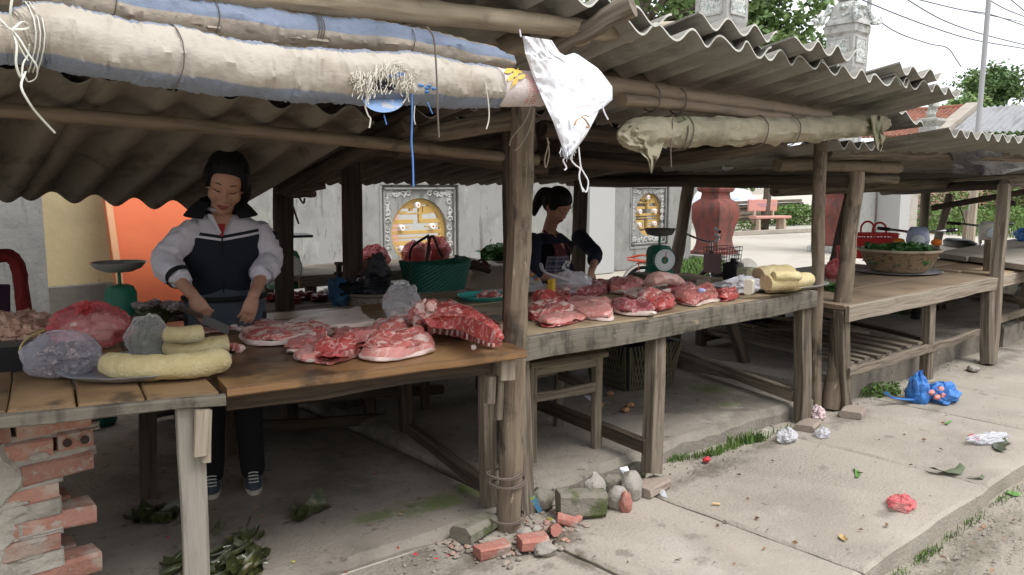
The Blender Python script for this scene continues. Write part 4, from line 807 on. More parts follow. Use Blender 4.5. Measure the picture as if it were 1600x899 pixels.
# poles of the left roof
bamboo(s1_, at(-250, -60, y=2.15), at(985, 52, y=2.15), .043, r1=.035)
bamboo(s1_, at(-60, 168, y=3.22), at(840, 250, y=2.95), .026, m=m_bamboo2); log(s1_, at(445, 296, y=4.2), at(640, 196, y=3.0), .045); log(s1_, at(540, 228, y=3.55), at(812, 186, y=2.62), .042, m=m_wood)
log(s1_, at(620, 235, y=3.3), at(850, 262, y=3.3), .04); bamboo(s1_, at(560, 232, y=3.6), at(1010, 262, y=3.4), .035, m=m_wdark)
log(s1_, at(868, 76, y=2.22), at(990, 6, y=1.96), .036, 'log', m_wood, .042); bamboo(s1_, at(884, 62, y=2.25), at(1060, 45, y=2.4), .034); bamboo(s1_, at(780, 78, y=2.36), at(825, 72, y=2.3), .042, m=m_bamboo)
for (u0, v0, u1, v1, y_) in [(430, 298, 507, 290, 4.4), (440, 304, 490, 302, 4.5)]: log(s1_, at(u0, v0, y=y_), at(u1, v1, y=y_-.2), .022, 'branch', m_wood)
for p in [[(452, 305), (460, 330), (467, 350)], [(466, 306), (474, 318), (476, 310)]]:
    q = MB(); q.tube(path([at(u, v, y=4.35) for u, v in p], 4), .006, 5); part('twig', q, m_wdark, s1_)
wraps(s1_, [((at(793, 690, y=2.52).x, 2.54, .26), 1.3), ((at(795, 800, y=2.54).x, 2.55, .05), 1.3), ((at(795, 715, y=2.54).x, 2.55, .21), 1.35)], .066)
# middle stall
s2_ = thing('market_stall', (3.6, 3.3, 0), 'middle market stall frame under one slope of grey corrugated sheets', 'stall')
tier(s2_, 2.33, 5.42, 2.08, 2.10, 3.65, 1.83, 4, lam=.2, tilt=-.008, jy=.05); tier(s2_, 2.25, 5.3, 3.35, 1.86, 5.3, 1.53, 4, lam=.2, dz=.0, m=m_soot_shade)
for (x_, dz_) in [(2.75, .035), (3.5, .038), (4.6, .036)]:
    q = MB(); sheet(q, (x_, 2.02, 2.10+dz_-.008*(x_-2.3)+.03), (.6, 0, 0), (0, 1.1, -.17), 3); part('roof_sheet', q, [m_sheet, m_rim], s2_)
q = MB(); a = at(1398, 163, y=2.5); sheet(q, a, (.50, 0, -.13), (-.25, 1.3, -.12), 2.2); part('roof_sheet', q, [m_sheet, m_rim], s2_)
b2 = at(1274, 640, z=.0); log(s2_, b2, at(1281, 222, y=2.66), .040, 'post', m_post, .042, n=18)
log(s2_, V((at(1040, 430, y=4.7).x-.12, 4.6, .1)), at(1076, 288, y=4.7), .06, 'post', m_wood)
q = MB(); q.beam((at(900, 420, y=4.75).x, 4.75, .1), at(908, 275, y=4.75), .10, .08, up=(0, 1, 0)); part('post', q, m_wdark, s2_)
bamboo(s2_, at(925, 132, y=2.36), at(1290, 184, y=2.42), .042, m=m_bamboo2); bamboo(s2_, at(972, 157, y=2.33), at(1260, 190, y=2.38), .026, m=m_bamboo2); bamboo(s2_, at(900, 121, y=2.5), at(1040, 133, y=2.5), .026, m=m_bamboo2)
log(s2_, at(1225, 222, y=2.75), at(845, 280, y=4.95), .045, 'rafter', m_wood); bamboo(s2_, at(845, 202, y=3.0), at(1015, 220, y=3.0), .045, m=m_wdark); log(s2_, at(835, 238, y=3.6), at(1010, 250, y=3.6), .04)
bamboo(s2_, at(840, 268, y=4.6), at(1130, 262, y=4.6), .04, m=m_wdark); log(s2_, at(820, 182, y=2.62), at(835, 262, y=4.6), .04)
log(s2_, at(1300, 190, y=2.6), at(1215, 268, y=5.0), .035)
for u, v in [(1017, 160), (1058, 165)]:
    q = MB(); c = at(u, v-12, y=2.36); q.tube([c+V((0, math.cos(6.2832*j/12)*.055, math.sin(6.2832*j/12)*.06-.015)) for j in range(13)], .004, 5); part('tie', q, m_twine, s2_)
# right stall
s3_ = thing('market_stall', (7, 3.3, 0), 'right low market stall frame under grey corrugated sheets beyond the square post', 'stall')
fL = at(1480, 207, y=2.15)
tier(s3_, fL.x, 12.5, 2.15, fL.z, 3.7, 1.66, 6, lam=.2, jy=.03); tier(s3_, 5.3, 12.5, 3.5, 1.70, 5.2, 1.53, 7, lam=.2, m=m_soot_shade)
q = MB(); sheet(q, (fL.x-.55, 2.62, fL.z-.075), (.76, 0, 0), (-.1, 1.4, -.13), 4); part('roof_sheet', q, [m_sheet, m_rim], s3_)
log(s3_, at(1299, 640, z=0), at(1339, 270, y=2.6), .058, 'post', m_post, .050, n=18)
q = MB(); q.beam(at(1546, 568, z=0), at(1570, 290, y=2.5), .085, .09, up=(0, 1, 0), jit=.006, seg=6); part('post', q, m_wood, s3_)
q = MB(); q.beam(at(1543, 432, y=2.62), at(1547, 374, y=2.62), .10, .06, up=(0, 1, 0)); part('post_stub', q, m_wood, s3_)
p = at(1298, 426, y=4.0); d = at(1331, 285, y=4.1)-p; log(s3_, p-d*(p.z-.2)/d.z, p+d, .045, 'post', m_wdark)
p = at(1462, 390, y=4.6); d = at(1484, 305, y=4.6)-p; log(s3_, p-d*(p.z-.2)/d.z, p+d, .055, 'post', m_wood); log(s3_, V((12, 2.5, 0)), V((12, 2.5, 1.7)), .06, 'post', m_wood); log(s3_, V((12, 4.8, 0)), V((12, 4.8, 1.5)), .06, 'post', m_wood)
log(s3_, at(1340, 284, y=2.62), at(888, 283, y=5.3), .052, 'rafter', m_wdark, .05)
bamboo(s3_, at(1215, 258, y=3.0), at(1404, 262, y=2.75), .045, m=m_bamboo2); bamboo(s3_, at(1235, 281, y=3.1), at(1400, 281, y=2.9), .035, m=m_wood); bamboo(s3_, at(1290, 238, y=2.8), at(1620, 246, y=2.5), .05, m=m_wood)
log(s3_, at(1210, 298, y=3.8), at(1640, 278, y=3.0), .055, 'purlin', m_wood); log(s3_, at(1220, 300, y=4.8), at(1640, 285, y=4.4), .05, 'purlin', m_wdark); log(s3_, at(1455, 326, y=4.5), at(1640, 292, y=3.4), .04, 'purlin', m_wdark)
log(s3_, at(1570, 288, y=2.5), at(1380, 300, y=4.9), .045, 'rafter', m_wdark)
q = MB()
def blk(a, b): p = at(lerp(1488, 1640, a), lerp(222, 268, b)+6*math.sin(a*5), y=2.45+.25*b); return p+V((0, .05*nz((a*5, b*5, 0)), .02*nz((a*7, b*3, 3))))
q.grid(blk, 16, 8); solo('black_sheet', q, m_dkbag, 'black plastic sheet slung under the right roof', 'sheet')
# ================================================================== ROLLED SACKCLOTH
def m_cloth(name, base, bands, bcol, dirt, weave=900):
    m = mat(name, base, .75, [(dirt, 5, .45, .72, .75), (tuple(c*.55 for c in base), 17, .6, .76, .5)], ((20, 9, 34), .32), .2); N = m.node_tree.nodes; Lk = m.node_tree.links.new; b = N['Principled BSDF']
    src = b.inputs['Base Color'].links[0].from_socket; uv = N.new('ShaderNodeTexCoord'); sp = N.new('ShaderNodeSeparateXYZ'); Lk(uv.outputs['UV'], sp.inputs[0])
    cr = N.new('ShaderNodeValToRGB'); e = cr.color_ramp.elements; e[0].position = 0; e[0].color = (0, 0, 0, 1); e[1].position = 1; e[1].color = (0, 0, 0, 1)
    for a, c in bands:
        for p_, val in ((a, 0), (a+.012, 1), (c-.012, 1), (c, 0)): k = e.new(p_); k.color = (val,)*3+(1,)
    Lk(sp.outputs['X'], cr.inputs[0]); ck = N.new('ShaderNodeTexChecker'); mp = N.new('ShaderNodeMapping'); mp.inputs['Scale'].default_value = (150, 220, 1); Lk(uv.outputs['UV'], mp.inputs[0]); Lk(mp.outputs[0], ck.inputs[0]); ck.inputs['Scale'].default_value = 1
    ck.inputs[1].default_value = (*bcol, 1); ck.inputs[2].default_value = tuple(lerp(c, .45, .45) for c in bcol)+(1,)
    mx = N.new('ShaderNodeMix'); mx.data_type = 'RGBA'; Lk(cr.outputs[0], mx.inputs[0]); Lk(src, mx.inputs[6]); Lk(ck.outputs[0], mx.inputs[7]); Lk(mx.outputs[2], b.inputs['Base Color']); return m
m_roll = m_cloth('woven_sackcloth', (.43, .39, .335), [(.20, .335), (.60, .80)], (.13, .16, .225), (.33, .28, .22))
m_roll2 = m_cloth('blue_striped_sackcloth', (.44, .38, .31), [(.34, .52)], (.16, .215, .33), (.27, .24, .20))
def roll(name, pts, y_, label, m, drop=0, dy=0):
    P = path([at(u, v, y=y_+dy*i) for i, (u, v, r) in enumerate(pts)], 7); rr = []
    for i in range(len(pts)-1):
        for k in range(7): rr.append(lerp(pts[i][2], pts[i+1][2], k/7))
    rr.append(pts[-1][2]); rr = [r*(1+.06*nz((i*.45, y_, 0))) for i, r in enumerate(rr)]
    q = MB(); P = [P[0].lerp(P[0], 0)]+[p for a_, b_ in zip(P, P[1:]) for p in (a_.lerp(b_, .34), a_.lerp(b_, .67), b_)]; rr = [rr[0]]+[r for a_, b_ in zip(rr, rr[1:]) for r in (lerp(a_, b_, .34), lerp(a_, b_, .67), b_)]; q.tube(P, rr, 26, jit=.10, closed_uv=1.0, flat=1.08)
    for i, p in enumerate(q.v):
        pv = V(p); j = i % 26; cr_ = 1-min(1, 4.5*abs(noise.noise(V((pv.x*6+j*.16, j*.10, y_)))))
        cr2 = 1-min(1, 6*abs(noise.noise(V((pv.x*17-j*.3, j*.2, y_+3)))))
        q.v[i] = tuple(pv+.008*noise.noise_vector(V((pv.x*9, pv.y*22, pv.z*22)))+V((0, -.0022*cr_**2-.0006*cr2, .0008*cr2)))
    return solo(name, q, m, label, 'sackcloth', 'rolled up sackcloth awnings'), P
r1_, P1 = roll('sackcloth_roll', [(-260, 30, .058), (-60, 54, .058), (20, 62, .048), (70, 55, .066), (170, 76, .066), (280, 92, .068), (400, 112, .065), (480, 118, .066), (560, 122, .071), (640, 124, .073), (700, 131, .068), (760, 136, .060), (782, 137, .050)], 2.02, 'thick beige sackcloth roll, torn and frayed, hanging across the left stall front', m_roll)
r2_, P2 = roll('sackcloth_roll', [(-240, -75, .05), (60, -22, .052), (180, 8, .050), (300, 26, .049), (420, 42, .050), (515, 50, .042), (600, 60, .048), (700, 78, .044), (800, 96, .022)], 2.16, 'slimmer blue striped sackcloth roll tied above the beige one', m_roll2)
# slack cloth hanging from the blue roll
q = MB()
def slack(a, b): u = lerp(135, 512, a); v0 = lerp(8, 52, a)+10; v1 = lerp(30, 84, a)+6; p = at(u, lerp(v0, v1, b), y=2.12+.03*b); return p+V((0, .02*nz((a*14, b*3, 2)), 0))
q.grid(slack, 40, 6); part('slack_fold', q, mat('dirty_sackcloth', (.38, .33, .265), .85, [((.24, .20, .155), 6, .45, .7, .7)], (60, .4), .15), r2_)
m_thread = plain('pale_thread', (.62, .58, .50), .8); m_bthread = plain('blue_thread', (.09, .22, .52), .7)
q = MB()
for i in range(120):
    t = random.random(); u = lerp(549, 650, t); v = 112+10*math.sin(t*9)+rnd(-10, 12); n = 4; L = rnd(10, 38)*(.5+.8*math.sin(math.pi*t)); y_ = 1.946+rnd(-.006, .008); wv = rnd(-3, 3); dr = rnd(-2.2, .8)
    q.tube(path([at(u+dr*k+wv*math.sin(k*1.9), v+L*k/n, y=y_+.006*math.cos(k*2)) for k in range(n+1)], 2), rnd(.0008, .0016), 4)
for i in range(26):
    u = rnd(600, 632); v = rnd(90, 112); q.tube([at(u, v, y=1.944), at(u+rnd(-2, 2), v+rnd(6, 16), y=1.944)] if i % 2 else [at(u, v, y=1.943), at(u+rnd(5, 14), v+rnd(-1, 2), y=1.943)], .0010, 4)
o = part('frayed_threads', q, m_thread, r1_); o['kind'] = 'stuff'
q = MB()
def tear(a, b): an = math.pi*a; u = 600-34*math.cos(an); v = 152+24*math.sin(an)*b; return at(u, v, y=1.965-.03*math.sin(an)*b+.02*(1-b))
q.grid(tear, 14, 5); part('torn_flap', q, mat('blue_cloth', (.20, .30, .50), .8, [((.45, .42, .38), 25, .5, .62, .8)], (50, .5), .2), r1_)
q = MB()
for i in range(4): q.blob(at(600+rnd(-24, 24), 134+rnd(-8, 8), y=1.955), (.022, .012, .010), amp=.4, nu=9, nv=6, seed=i)
part('torn_hole_shade', q, plain('hollow_shade', (.02, .02, .025), .95), r1_)  # dark lumps: shade inside the tear put into the colour
q = MB()
for i in range(3): q.blob(at(614+rnd(-8, 8), 118+rnd(-4, 4), y=1.955), (.018, .01, .008), amp=.4, nu=9, nv=6, seed=i)
for i in range(5): q.blob(at(668+rnd(-12, 10), 140+rnd(-8, 8), y=1.955), (.010, .008, .005), amp=.5, nu=9, nv=6, seed=i+9)
part('blue_lining', q, m_bthread, r1_)['kind'] = 'stuff'
for pts, m, r, y_ in [([(643, 138), (644, 180), (643, 222), (645, 250), (646, 292)], m_bthread, .0028, 1.96), ([(570, 165), (575, 180), (579, 186), (577, 200)], m_thread, .0022, 1.95), ([(600, 180), (604, 195)], m_bthread, .002, 1.95), ([(668, 160), (673, 172), (676, 178)], m_bthread, .002, 1.95), ([(648, 165), (647, 185), (649, 195)], m_thread, .0015, 1.95), ([(758, 128), (763, 160), (764, 185), (760, 202)], m_thread, .002, 1.95), ([(667, 42), (677, 58), (681, 95), (683, 140), (684, 180), (686, 215)], m_twine, .0028, 1.93)]:
    q = MB(); q.tube(path([at(u, v, y=y_) for u, v in pts], 6), r, 5); part('hanging_thread', q, m, r1_)
for u, c, r, T_ in [(40, P1, .07, r1_), (262, P1, .074, r1_), (785, P1, .055, r1_), (514, P2, .05, r2_), (356, P2, .054, r2_), (195, P2, .055, r2_), (665, P2, .052, r2_)]:
    p = min(c, key=lambda p: abs(p.x-at(u, 80, y=2.05).x)); q = MB()
    for k in range(3 if u in (514, 40, 785) else 1): q.tube([p+V((.008*k+.004*math.sin(j), math.cos(6.2832*j/16)*r, math.sin(6.2832*j/16)*r*1.05)) for j in range(17)], .0016, 5)
    part('tie', q, m_twine if u != 40 else m_string, T_)
# twine knot at the left end of the beige roll
tw_ = thing('twine_bow', at(17, 45, y=1.95), 'pale plastic twine bow tied at the left end of the roll', 'twine')
for pts in [[(18, 46), (26, 70), (25, 100), (33, 122), (36, 100), (44, 85), (46, 70)], [(18, 46), (30, 60), (45, 85), (58, 105), (56, 122), (44, 128), (38, 118)], [(40, 112), (33, 135), (45, 160), (60, 180), (86, 208)], [(-10, 20), (5, 35), (18, 46), (35, 34), (48, 42), (36, 46), (18, 46)], [(18, 46), (16, 20), (20, -10)], [(18, 46), (-5, 32), (-30, 10)], [(18, 46), (34, 80), (44, 95)], [(18, 46), (-4, 40), (-40, 34)]]:
    q = MB(); q.tube(path([at(u, v, y=1.93-.02*math.sin(i)) for i, (u, v) in enumerate(pts)], 5), .0026, 5, flat=.45); part('strand', q, m_string, tw_)
# printed sack around the right end of the beige roll
q = MB(); P = path([at(772, 137, y=2.02), at(800, 138, y=2.02), at(845, 140, y=2.02)], 6); q.tube(P, [.062, .064, .062, .061, .060, .060, .059, .058, .058, .058, .057, .057, .056], 24, jit=.08)
m_psack = mat('printed_white_sack', (.62, .55, .52), .6, [((.50, .43, .38), 7, .5, .7, .7)], (90, .3), .3)
ps = solo('printed_sack', q, m_psack, 'printed white grain sack with yellow ears wrapped round the right end of the roll', 'sack')
def on_roll(u, v):                      # a point just proud of the sack's surface
    c = at(u, 138, y=2.02); p = at(u, v, y=1.98); h = max(-.057, min(.057, p.z-c.z)); return V((p.x, 2.02-math.sqrt(max(.0001, .0645**2-h*h))-.002, c.z+h))
m_gold = plain('gold_print', (.62, .42, .08), .6); m_rprint = plain('red_print', (.55, .08, .07), .6)
for i, (u, v, an) in enumerate([(792, 112, .3), (798, 108, .1), (791, 123, .7), (800, 117, .5), (797, 129, .9), (806, 112, -.1), (809, 121, .5)]):
    q = MB(); n = 9; ring = []
    for j in range(n): a_ = 6.2832*j/n; x_, y2 = math.cos(a_)*7.5, math.sin(a_)*3.2; ring.append(on_roll(u+x_*math.cos(an)+y2*math.sin(an), v-x_*math.sin(an)+y2*math.cos(an)))
    q.add(ring, [tuple(range(n))]); part('printed_ear', q, m_gold, ps)
q = MB(); q.tube(path([on_roll(u, v) for u, v in [(790, 140), (796, 128), (806, 112), (812, 106)]], 4), .0016, 5); part('printed_stalk', q, m_gold, ps)
q = MB()
for uu, v0, v1, sz in [(819, 112, 166, 2.2), (825, 118, 167, 3.2), (830, 124, 168, 3.4)]:
    v = v0
    while v < v1:
        h = rnd(1.6, 3.0); x0_ = uu+(v-140)*.10
        for (dx, dv, w_, hh) in random.choice([[(0, 0, sz, .8), (0, 0, .8, h)], [(0, 0, .8, h), (sz-.8, 0, .8, h), (0, h-.8, sz, .8)], [(0, h*.4, sz, .8), (sz*.4, 0, .8, h)]]):
            c = [on_roll(x0_+dx+a_*w_, v+dv+b_*hh) for a_, b_ in ((0, 0), (1, 0), (1, 1), (0, 1))]; q.add(c, [(0, 1, 2, 3)])
        v += h+rnd(.9, 2.4)
o = part('red_lettering', q, m_rprint, ps); o['kind'] = 'stuff'
# white sack hung over the pole end
Lc = [(816, 56), (821, 85), (832, 118), (848, 155), (864, 190), (879, 232), (884, 246)]; Rc = [(862, 63), (874, 82), (888, 90), (898, 82), (936, 108), (957, 136), (957, 156), (944, 168), (936, 172), (930, 186), (916, 212), (897, 238)]
def curve(C, b):
    x = b*(len(C)-1); i = min(int(x), len(C)-2); t = x-i; return lerp(C[i][0], C[i+1][0], t), lerp(C[i][1], C[i+1][1], t)
rings = []
for j in range(43):
    b = j/42; (u0, v0), (u1, v1) = curve(Lc, b), curve(Rc, b); fr_, bk = [], []
    for i in range(25):
        a = i/24; u, v = lerp(u0, u1, a), lerp(v0, v1, a); wr = .016*nz((a*2.3, b*3.1, 1))+.008*nz((a*5, b*9, 4))+.007*(abs(nz((a*9+b*4, b*12-a*3, 2)))*2-.5)+.0012*nz((a*24, b*30, 5)); bl = .028*math.sin(math.pi*a)**.6
        y_ = 1.92+.05*(1-b)+.05*math.sin(b*3)*a
        fr_.append(at(u, v, y=y_-bl+wr)); bk.append(at(u, v, y=y_+bl*.8+.006+wr))
    rings.append(fr_+bk[::-1])
q = MB(); q.rings(rings, [i/24 for i in range(25)]+[1-i/24 for i in range(25)]+[0], [j/42 for j in range(43)])
m_wsack = mat('white_poly_sack', (.74, .74, .77), .5, [((.64, .64, .68), 7, .5, .72, .6), ((.62, .53, .48), (5, 5, 5), .58, .70, .6)], (20, .35), .2)
ws = solo('white_sack', q, m_wsack, 'torn white plastic sack hanging by the front post', 'sack')
q = MB(); 
for pts in [[(898, 196), (901, 188), (908, 184), (913, 186), (920, 196), (919, 200), (916, 198)], [(908, 184), (913, 180), (920, 183)]]: q.tube(path([at(u, v, y=1.885) for u, v in pts], 4), .004, 5, flat=.4)
part('brown_ribbon', q, plain('brown_ribbon', (.42, .24, .10), .6), ws)
q = MB()
for i in range(14): u = 900+i*1.7+rnd(-.3, .3); v = 168-.35*i; c = [at(u+dx, v+dv, y=1.887) for dx, dv in ((0, 0), (1, -.2), (1, 2.4), (0, 2.6))]; q.add(c, [(0, 1, 2, 3)])
o = part('faded_print', q, plain('faded_red_print', (.50, .36, .36), .7), ws); o['kind'] = 'stuff'
for pts in [[(886, 238), (884, 246), (880, 251), (885, 262), (882, 266)], [(895, 238), (893, 250), (899, 258), (906, 264), (905, 278), (911, 300)], [(904, 230), (906, 250), (908, 263), (912, 270), (919, 284), (916, 300), (910, 294)], [(941, 164), (944, 175), (950, 187)], [(814, 58), (812, 46)]]:
    q = MB(); q.tube(path([at(u, v, y=1.93) for u, v in pts], 6), .0028, 5); part('loose_string', q, m_wsack, ws)
q = MB()
for i in range(40):
    u = rnd(876, 898); v = 232+abs(u-888)*-.6+rnd(0, 8); q.tube([at(u, v, y=1.93), at(u+rnd(-4, 4), v+rnd(6, 15), y=1.93+rnd(-.02, .02))], .0012, 4)
o = part('frayed_hem', q, m_wsack, ws); o['kind'] = 'stuff'
# dry bast strips on the front post
q = MB()
for pts in [[(830, 165), (820, 190), (800, 215), (796, 228)], [(835, 170), (828, 200), (815, 225), (804, 236)], [(855, 215), (858, 240), (853, 262), (851, 250), (858, 222)]]: q.tube(path([at(u, v, y=2.42) for u, v in pts], 5), .004, 5, flat=.4)
solo('bast_strips', q, m_wpale, 'dry bast strips dangling from the top of the front post', 'bast')
# canvas roll of the middle stall
P = path([at(u, v, y=2.28+.02*i) for i, (u, v) in enumerate([(968, 217), (990, 212), (1030, 208), (1100, 206), (1180, 205), (1260, 203), (1330, 197), (1380, 194)])], 8)
n = len(P); rr = [.02+.048*min(1, i/9)*(1+.16*nz((i*.35, 3, 1)))-(.02*max(0, (i-n+6)/6)) for i in range(n)]
q = MB(); q.tube(P, rr, 26, jit=.25)
for i, p in enumerate(q.v): pv = V(p); q.v[i] = tuple(pv+.014*noise.noise_vector(V((pv.x*7+pv.z*12, pv.y*14, pv.z*20))))
m_canvas = mat('mouldy_canvas', (.34, .305, .22), .9, [((.20, .18, .13), 4, .45, .68, .8), ((.45, .42, .32), 7, .56, .75, .6), ((.22, .26, .13), 3, .58, .72, .5)], (45, .4), .15)
cv = solo('canvas_roll', q, m_canvas, 'mouldy khaki canvas roll tied under the middle roof edge', 'canvas')
def flap(C0, C1, y_, w=.04):
    q = MB(); q.grid(lambda a, b: (lambda A, B: at(lerp(A[0], B[0], a), lerp(A[1], B[1], a), y=y_+w*nz((a*3+C0[0][0], b*4, 0))))(curve(C0, b), curve(C1, b)), 12, 18); part('flap', q, m_canvas, cv)
flap([(992, 195), (990, 215), (1000, 238), (1012, 250), (1016, 268)], [(1030, 195), (1040, 215), (1030, 245), (1024, 255), (1018, 272)], 2.26); flap([(1360, 180), (1362, 200), (1366, 225), (1372, 235)], [(1384, 182), (1378, 205), (1384, 215), (1376, 238)], 2.32); flap([(966, 208), (968, 216), (985, 228), (1000, 232)], [(985, 196), (1000, 205), (1012, 215), (1012, 232)], 2.25)
for u in (1050, 1058, 1190, 1240):
    p = min(P, key=lambda p: abs(p.x-at(u, 205, y=2.33).x)); q = MB(); q.tube([p+V((.004*math.sin(j*2), math.cos(6.2832*j/16)*.078, math.sin(6.2832*j/16)*.084)) for j in range(17)], .0035, 5); part('tie', q, m_twine, cv)
q = MB(); q.tube(path([at(u, v, y=2.25) for u, v in [(1052, 180), (1049, 215), (1048, 240), (1049, 262)]], 4), .003, 5); part('hanging_string', q, m_twine, cv)
q = MB(); q.grid(lambda a, b: at(lerp(1128, 1146, a)+2*nz((a*4, b*3, 0)), lerp(250, 268-8*abs(a-.4), b), y=3.6), 5, 5); solo('plastic_scrap', q, m_clear2, 'grey plastic scrap caught under the rafter of the middle stall', 'scrap')
# ================================================================== MEAT AND GOODS
def outl(px, z, n=44):
    P = [at(u, v, z=z) for u, v in px]; k = len(P); out = []
    for i in range(n):
        x = i/n*k; j = int(x); t = x-j; a, b, c, d = P[(j-1) % k], P[j % k], P[(j+1) % k], P[(j+2) % k]
        out.append(.5*((2*b)+(c-a)*t+(2*a-5*b+4*c-d)*t*t+(3*b-3*c+d-a)*t**3)*.75+.25*b.lerp(c, t))
    ar = sum((out[i].x*out[(i+1) % n].y-out[(i+1) % n].x*out[i].y) for i in range(n))
    return out if ar > 0 else out[::-1]
def layer(O, z, h, prof, seed=0, am=.010, fr=11, wob=.12):
    c = sum(O, V((0, 0, 0)))/len(O); rings = []
    for s, t in prof:
        ring = []
        for p in O:
            q = c+(p-c)*s; q = V((q.x, q.y, z+h*(t+(wob*nz((p.x*13+seed, p.y*13, 7.7)) if 0 < t else 0)+(.16*nz((q.x*9, q.y*9, seed)) if t > .6 else 0)))); nn = noise.noise_vector(V((q.x*fr+seed*3, q.y*fr, q.z*fr*1.6+seed)))
            k = min(1, t*6) if t < .5 else 1
            n2 = noise.noise_vector(V((q.x*34+seed, q.y*34, q.z*50)))
            q = q+nn*am*1.5*k+n2*am*.6*k; q.z = max(q.z, z+.0015); ring.append(q)
        rings.append(ring)
    q = MB(); q.rings(rings, [i/len(O) for i in range(len(O)+1)], [t for s, t in prof]); return q
def cut(px, h, label, low, top, f=.3, mid=None, z=H1, dome=.6, am=.012, seed=None, name='pork_cut', cat='meat', group=None, fr=11):
    seed = seed if seed is not None else rnd(0, 50); O = outl(px, z); loc = sum(O, V((0, 0, 0)))/len(O)
    h *= .66; T = thing(name, loc, label, cat, group or 'cuts of pork on the tables')
    part('fat_layer' if low in (m_fat, m_rind) else 'lower_layer', layer(O, z, h, [(.93, 0), (.985, .06), (1, f*.5), (.995, f), (.9, f*1.05)], seed, am), low, T)
    f2 = f
    if mid:
        f2 = f+.38; part('lean_face', layer(O, z, h, [(.90, f*.9), (.985, f*1.0), (.94, f+.2), (.86, f2), (.6, f2)], seed, am), mid, T)
    e = .97 if not mid else .83
    part('lean_top', layer(O, z, h, [(.88, f2*.9), (e, f2), (e, lerp(f2, 1, .35)), (e*.93, lerp(f2, 1, .66)), (e*.82, lerp(f2, 1, .86)), (e*lerp(.8, .6, dome), .97), (.42, 1.0), (.2, 1.02), (.02, 1.02)], seed+1, am*1.2, fr), top, T)
    return T
# --- on the brown table
cut([(376, 530), (388, 541), (430, 541), (478, 537), (512, 529), (505, 519), (450, 517), (400, 514)], .075, 'long belly slab with thick white fat edge next to the knife hand', m_fat, m_marb, .42)
cut([(474, 527), (500, 534), (519, 525), (512, 516), (484, 516)], .075, 'striped belly roll resting on the right end of the belly slab', m_marb, m_marb, .3)
cut([(448, 551), (472, 553), (508, 547), (520, 537), (480, 536), (455, 540)], .05, 'small pork block with square white fat end behind the front muscle', m_fat, m_lean, .5)
cut([(464, 562), (478, 567.5), (498, 566), (500, 556), (480, 550), (466, 554)], .052, 'pale pink pork slice leaning on the front muscle', m_rind, m_pink, .25)
cut([(494, 566), (512, 571), (545, 564), (556, 556), (545, 549), (502, 551)], .082, 'knobbly shin muscle with white tendon at the front edge of the brown table', m_lean, m_red, .3, am=.02)
cut([(521, 537), (545, 544), (585, 541), (592, 530), (560, 526), (530, 527)], .075, 'bony red pork piece in the middle of the brown table', m_marb, m_lean, .3, am=.02)
cut([(572, 537), (610, 532), (646, 528), (640, 513), (612, 512), (582, 522)], .10, 'striped shoulder piece standing behind the pink loin', m_marb, m_marb, .3, am=.015)
cut([(559, 561), (580, 566.5), (604, 567), (652, 559), (678, 551), (670, 539), (622, 538), (582, 547)], .125, 'big pink loin with white fat foot at the front edge of the brown table', m_fat, m_marb, .22, mid=m_pink, dome=.3, am=.009)
O = outl([(449, 509), (472, 500), (512, 493), (559, 484), (564, 491), (568, 498), (587, 509), (560, 512), (500, 515)], H1)
solo('pork_skin', layer(O, H1, .02, [(.98, 0), (1, .3), (.99, .8), (.9, 1), (.6, 1.05), (.3, .9), (.02, 1)], 3, .010, 9), m_rind, 'flat pale sheet of pork skin at the back of the brown table', 'meat', 'cuts of pork on the tables')
cut([(300, 517), (330, 514), (362, 511), (371, 514), (350, 519), (310, 522)], .024, 'pale strip of pork under the knife', m_fat, m_pink, .5, am=.006)
for i, (u, v) in enumerate([(437-72, 511), (376, 514)]):
    q = MB(); q.blob(at(u, v, z=H1+.012), (.022, .014, .013), amp=.3, seed=i, nu=12, nv=8); solo('fat_scrap', q, m_fat, ['white fat scrap pinched beside the knife hand', 'white fat scrap lying just right of the knife'][i], 'meat')
q = MB(); [q.blob(at(u, v, z=H1+.014), (.03, .02, .017), amp=.35, seed=u, nu=14, nv=9) for u, v in [(360, 543), (372, 545)]]; solo('pork_scraps', q.jitter(.004, 40), m_marb, 'pale pink pork scraps behind the sausage rolls', 'meat')
# rib rack and backbone
T = thing('rib_rack', at(725, 535, z=H1), 'big red rib rack with backbone at the right end of the brown table', 'meat', 'cuts of pork on the tables')
A = [at(668, 521, z=H1+.03), at(700, 524, z=H1+.02), at(730, 532, z=H1+.01), at(760, 541, z=H1+.008), at(783, 543, z=H1+.008)]
back = V((.20, .19, 0)).normalized()
fa = path(A, 6)
def rk(a, b):
    x = a*(len(fa)-1); i = min(int(x), len(fa)-2); p = fa[i].lerp(fa[i+1], x-i); hh = .125*math.sin(math.pi*min(1, .25+a*.72))**.7
    th = b*math.pi*.62; w_ = .12*math.sin(math.pi*min(1, .2+.8*a))
    return p+back*(w_*(1-math.cos(th)))+V((0, 0, hh*math.sin(th)))+.006*noise.noise_vector(V((a*14, b*9, 1)))
q = MB(); q.grid(rk, 46, 16); q.jitter(.006, 28); part('meat_wall', q, m_red, T)
for i in range(12):
    a = .10+.068*i; q = MB(); pts = [rk(a+.06*b, b*.78)-back*.006+V((-.004, -.004, .002)) for b in [.02, .1, .18, .26, .34, .42, .5]]; q.tube(path(pts, 3), .0062, 7, jit=.4); part('rib', q, m_marb if i % 2 else m_fat, T)
O = outl([(668, 512), (700, 502), (745, 508), (778, 530), (783, 541), (750, 531), (715, 516), (690, 514)], H1+.07, 40); q = layer(O, H1+.07, .055, [(.9, 0), (1.03, .15), (1.05, .5), (.95, .8), (.6, 1), (.05, 1.05)], 5, .016); part('flank_flap', q, m_red, T)
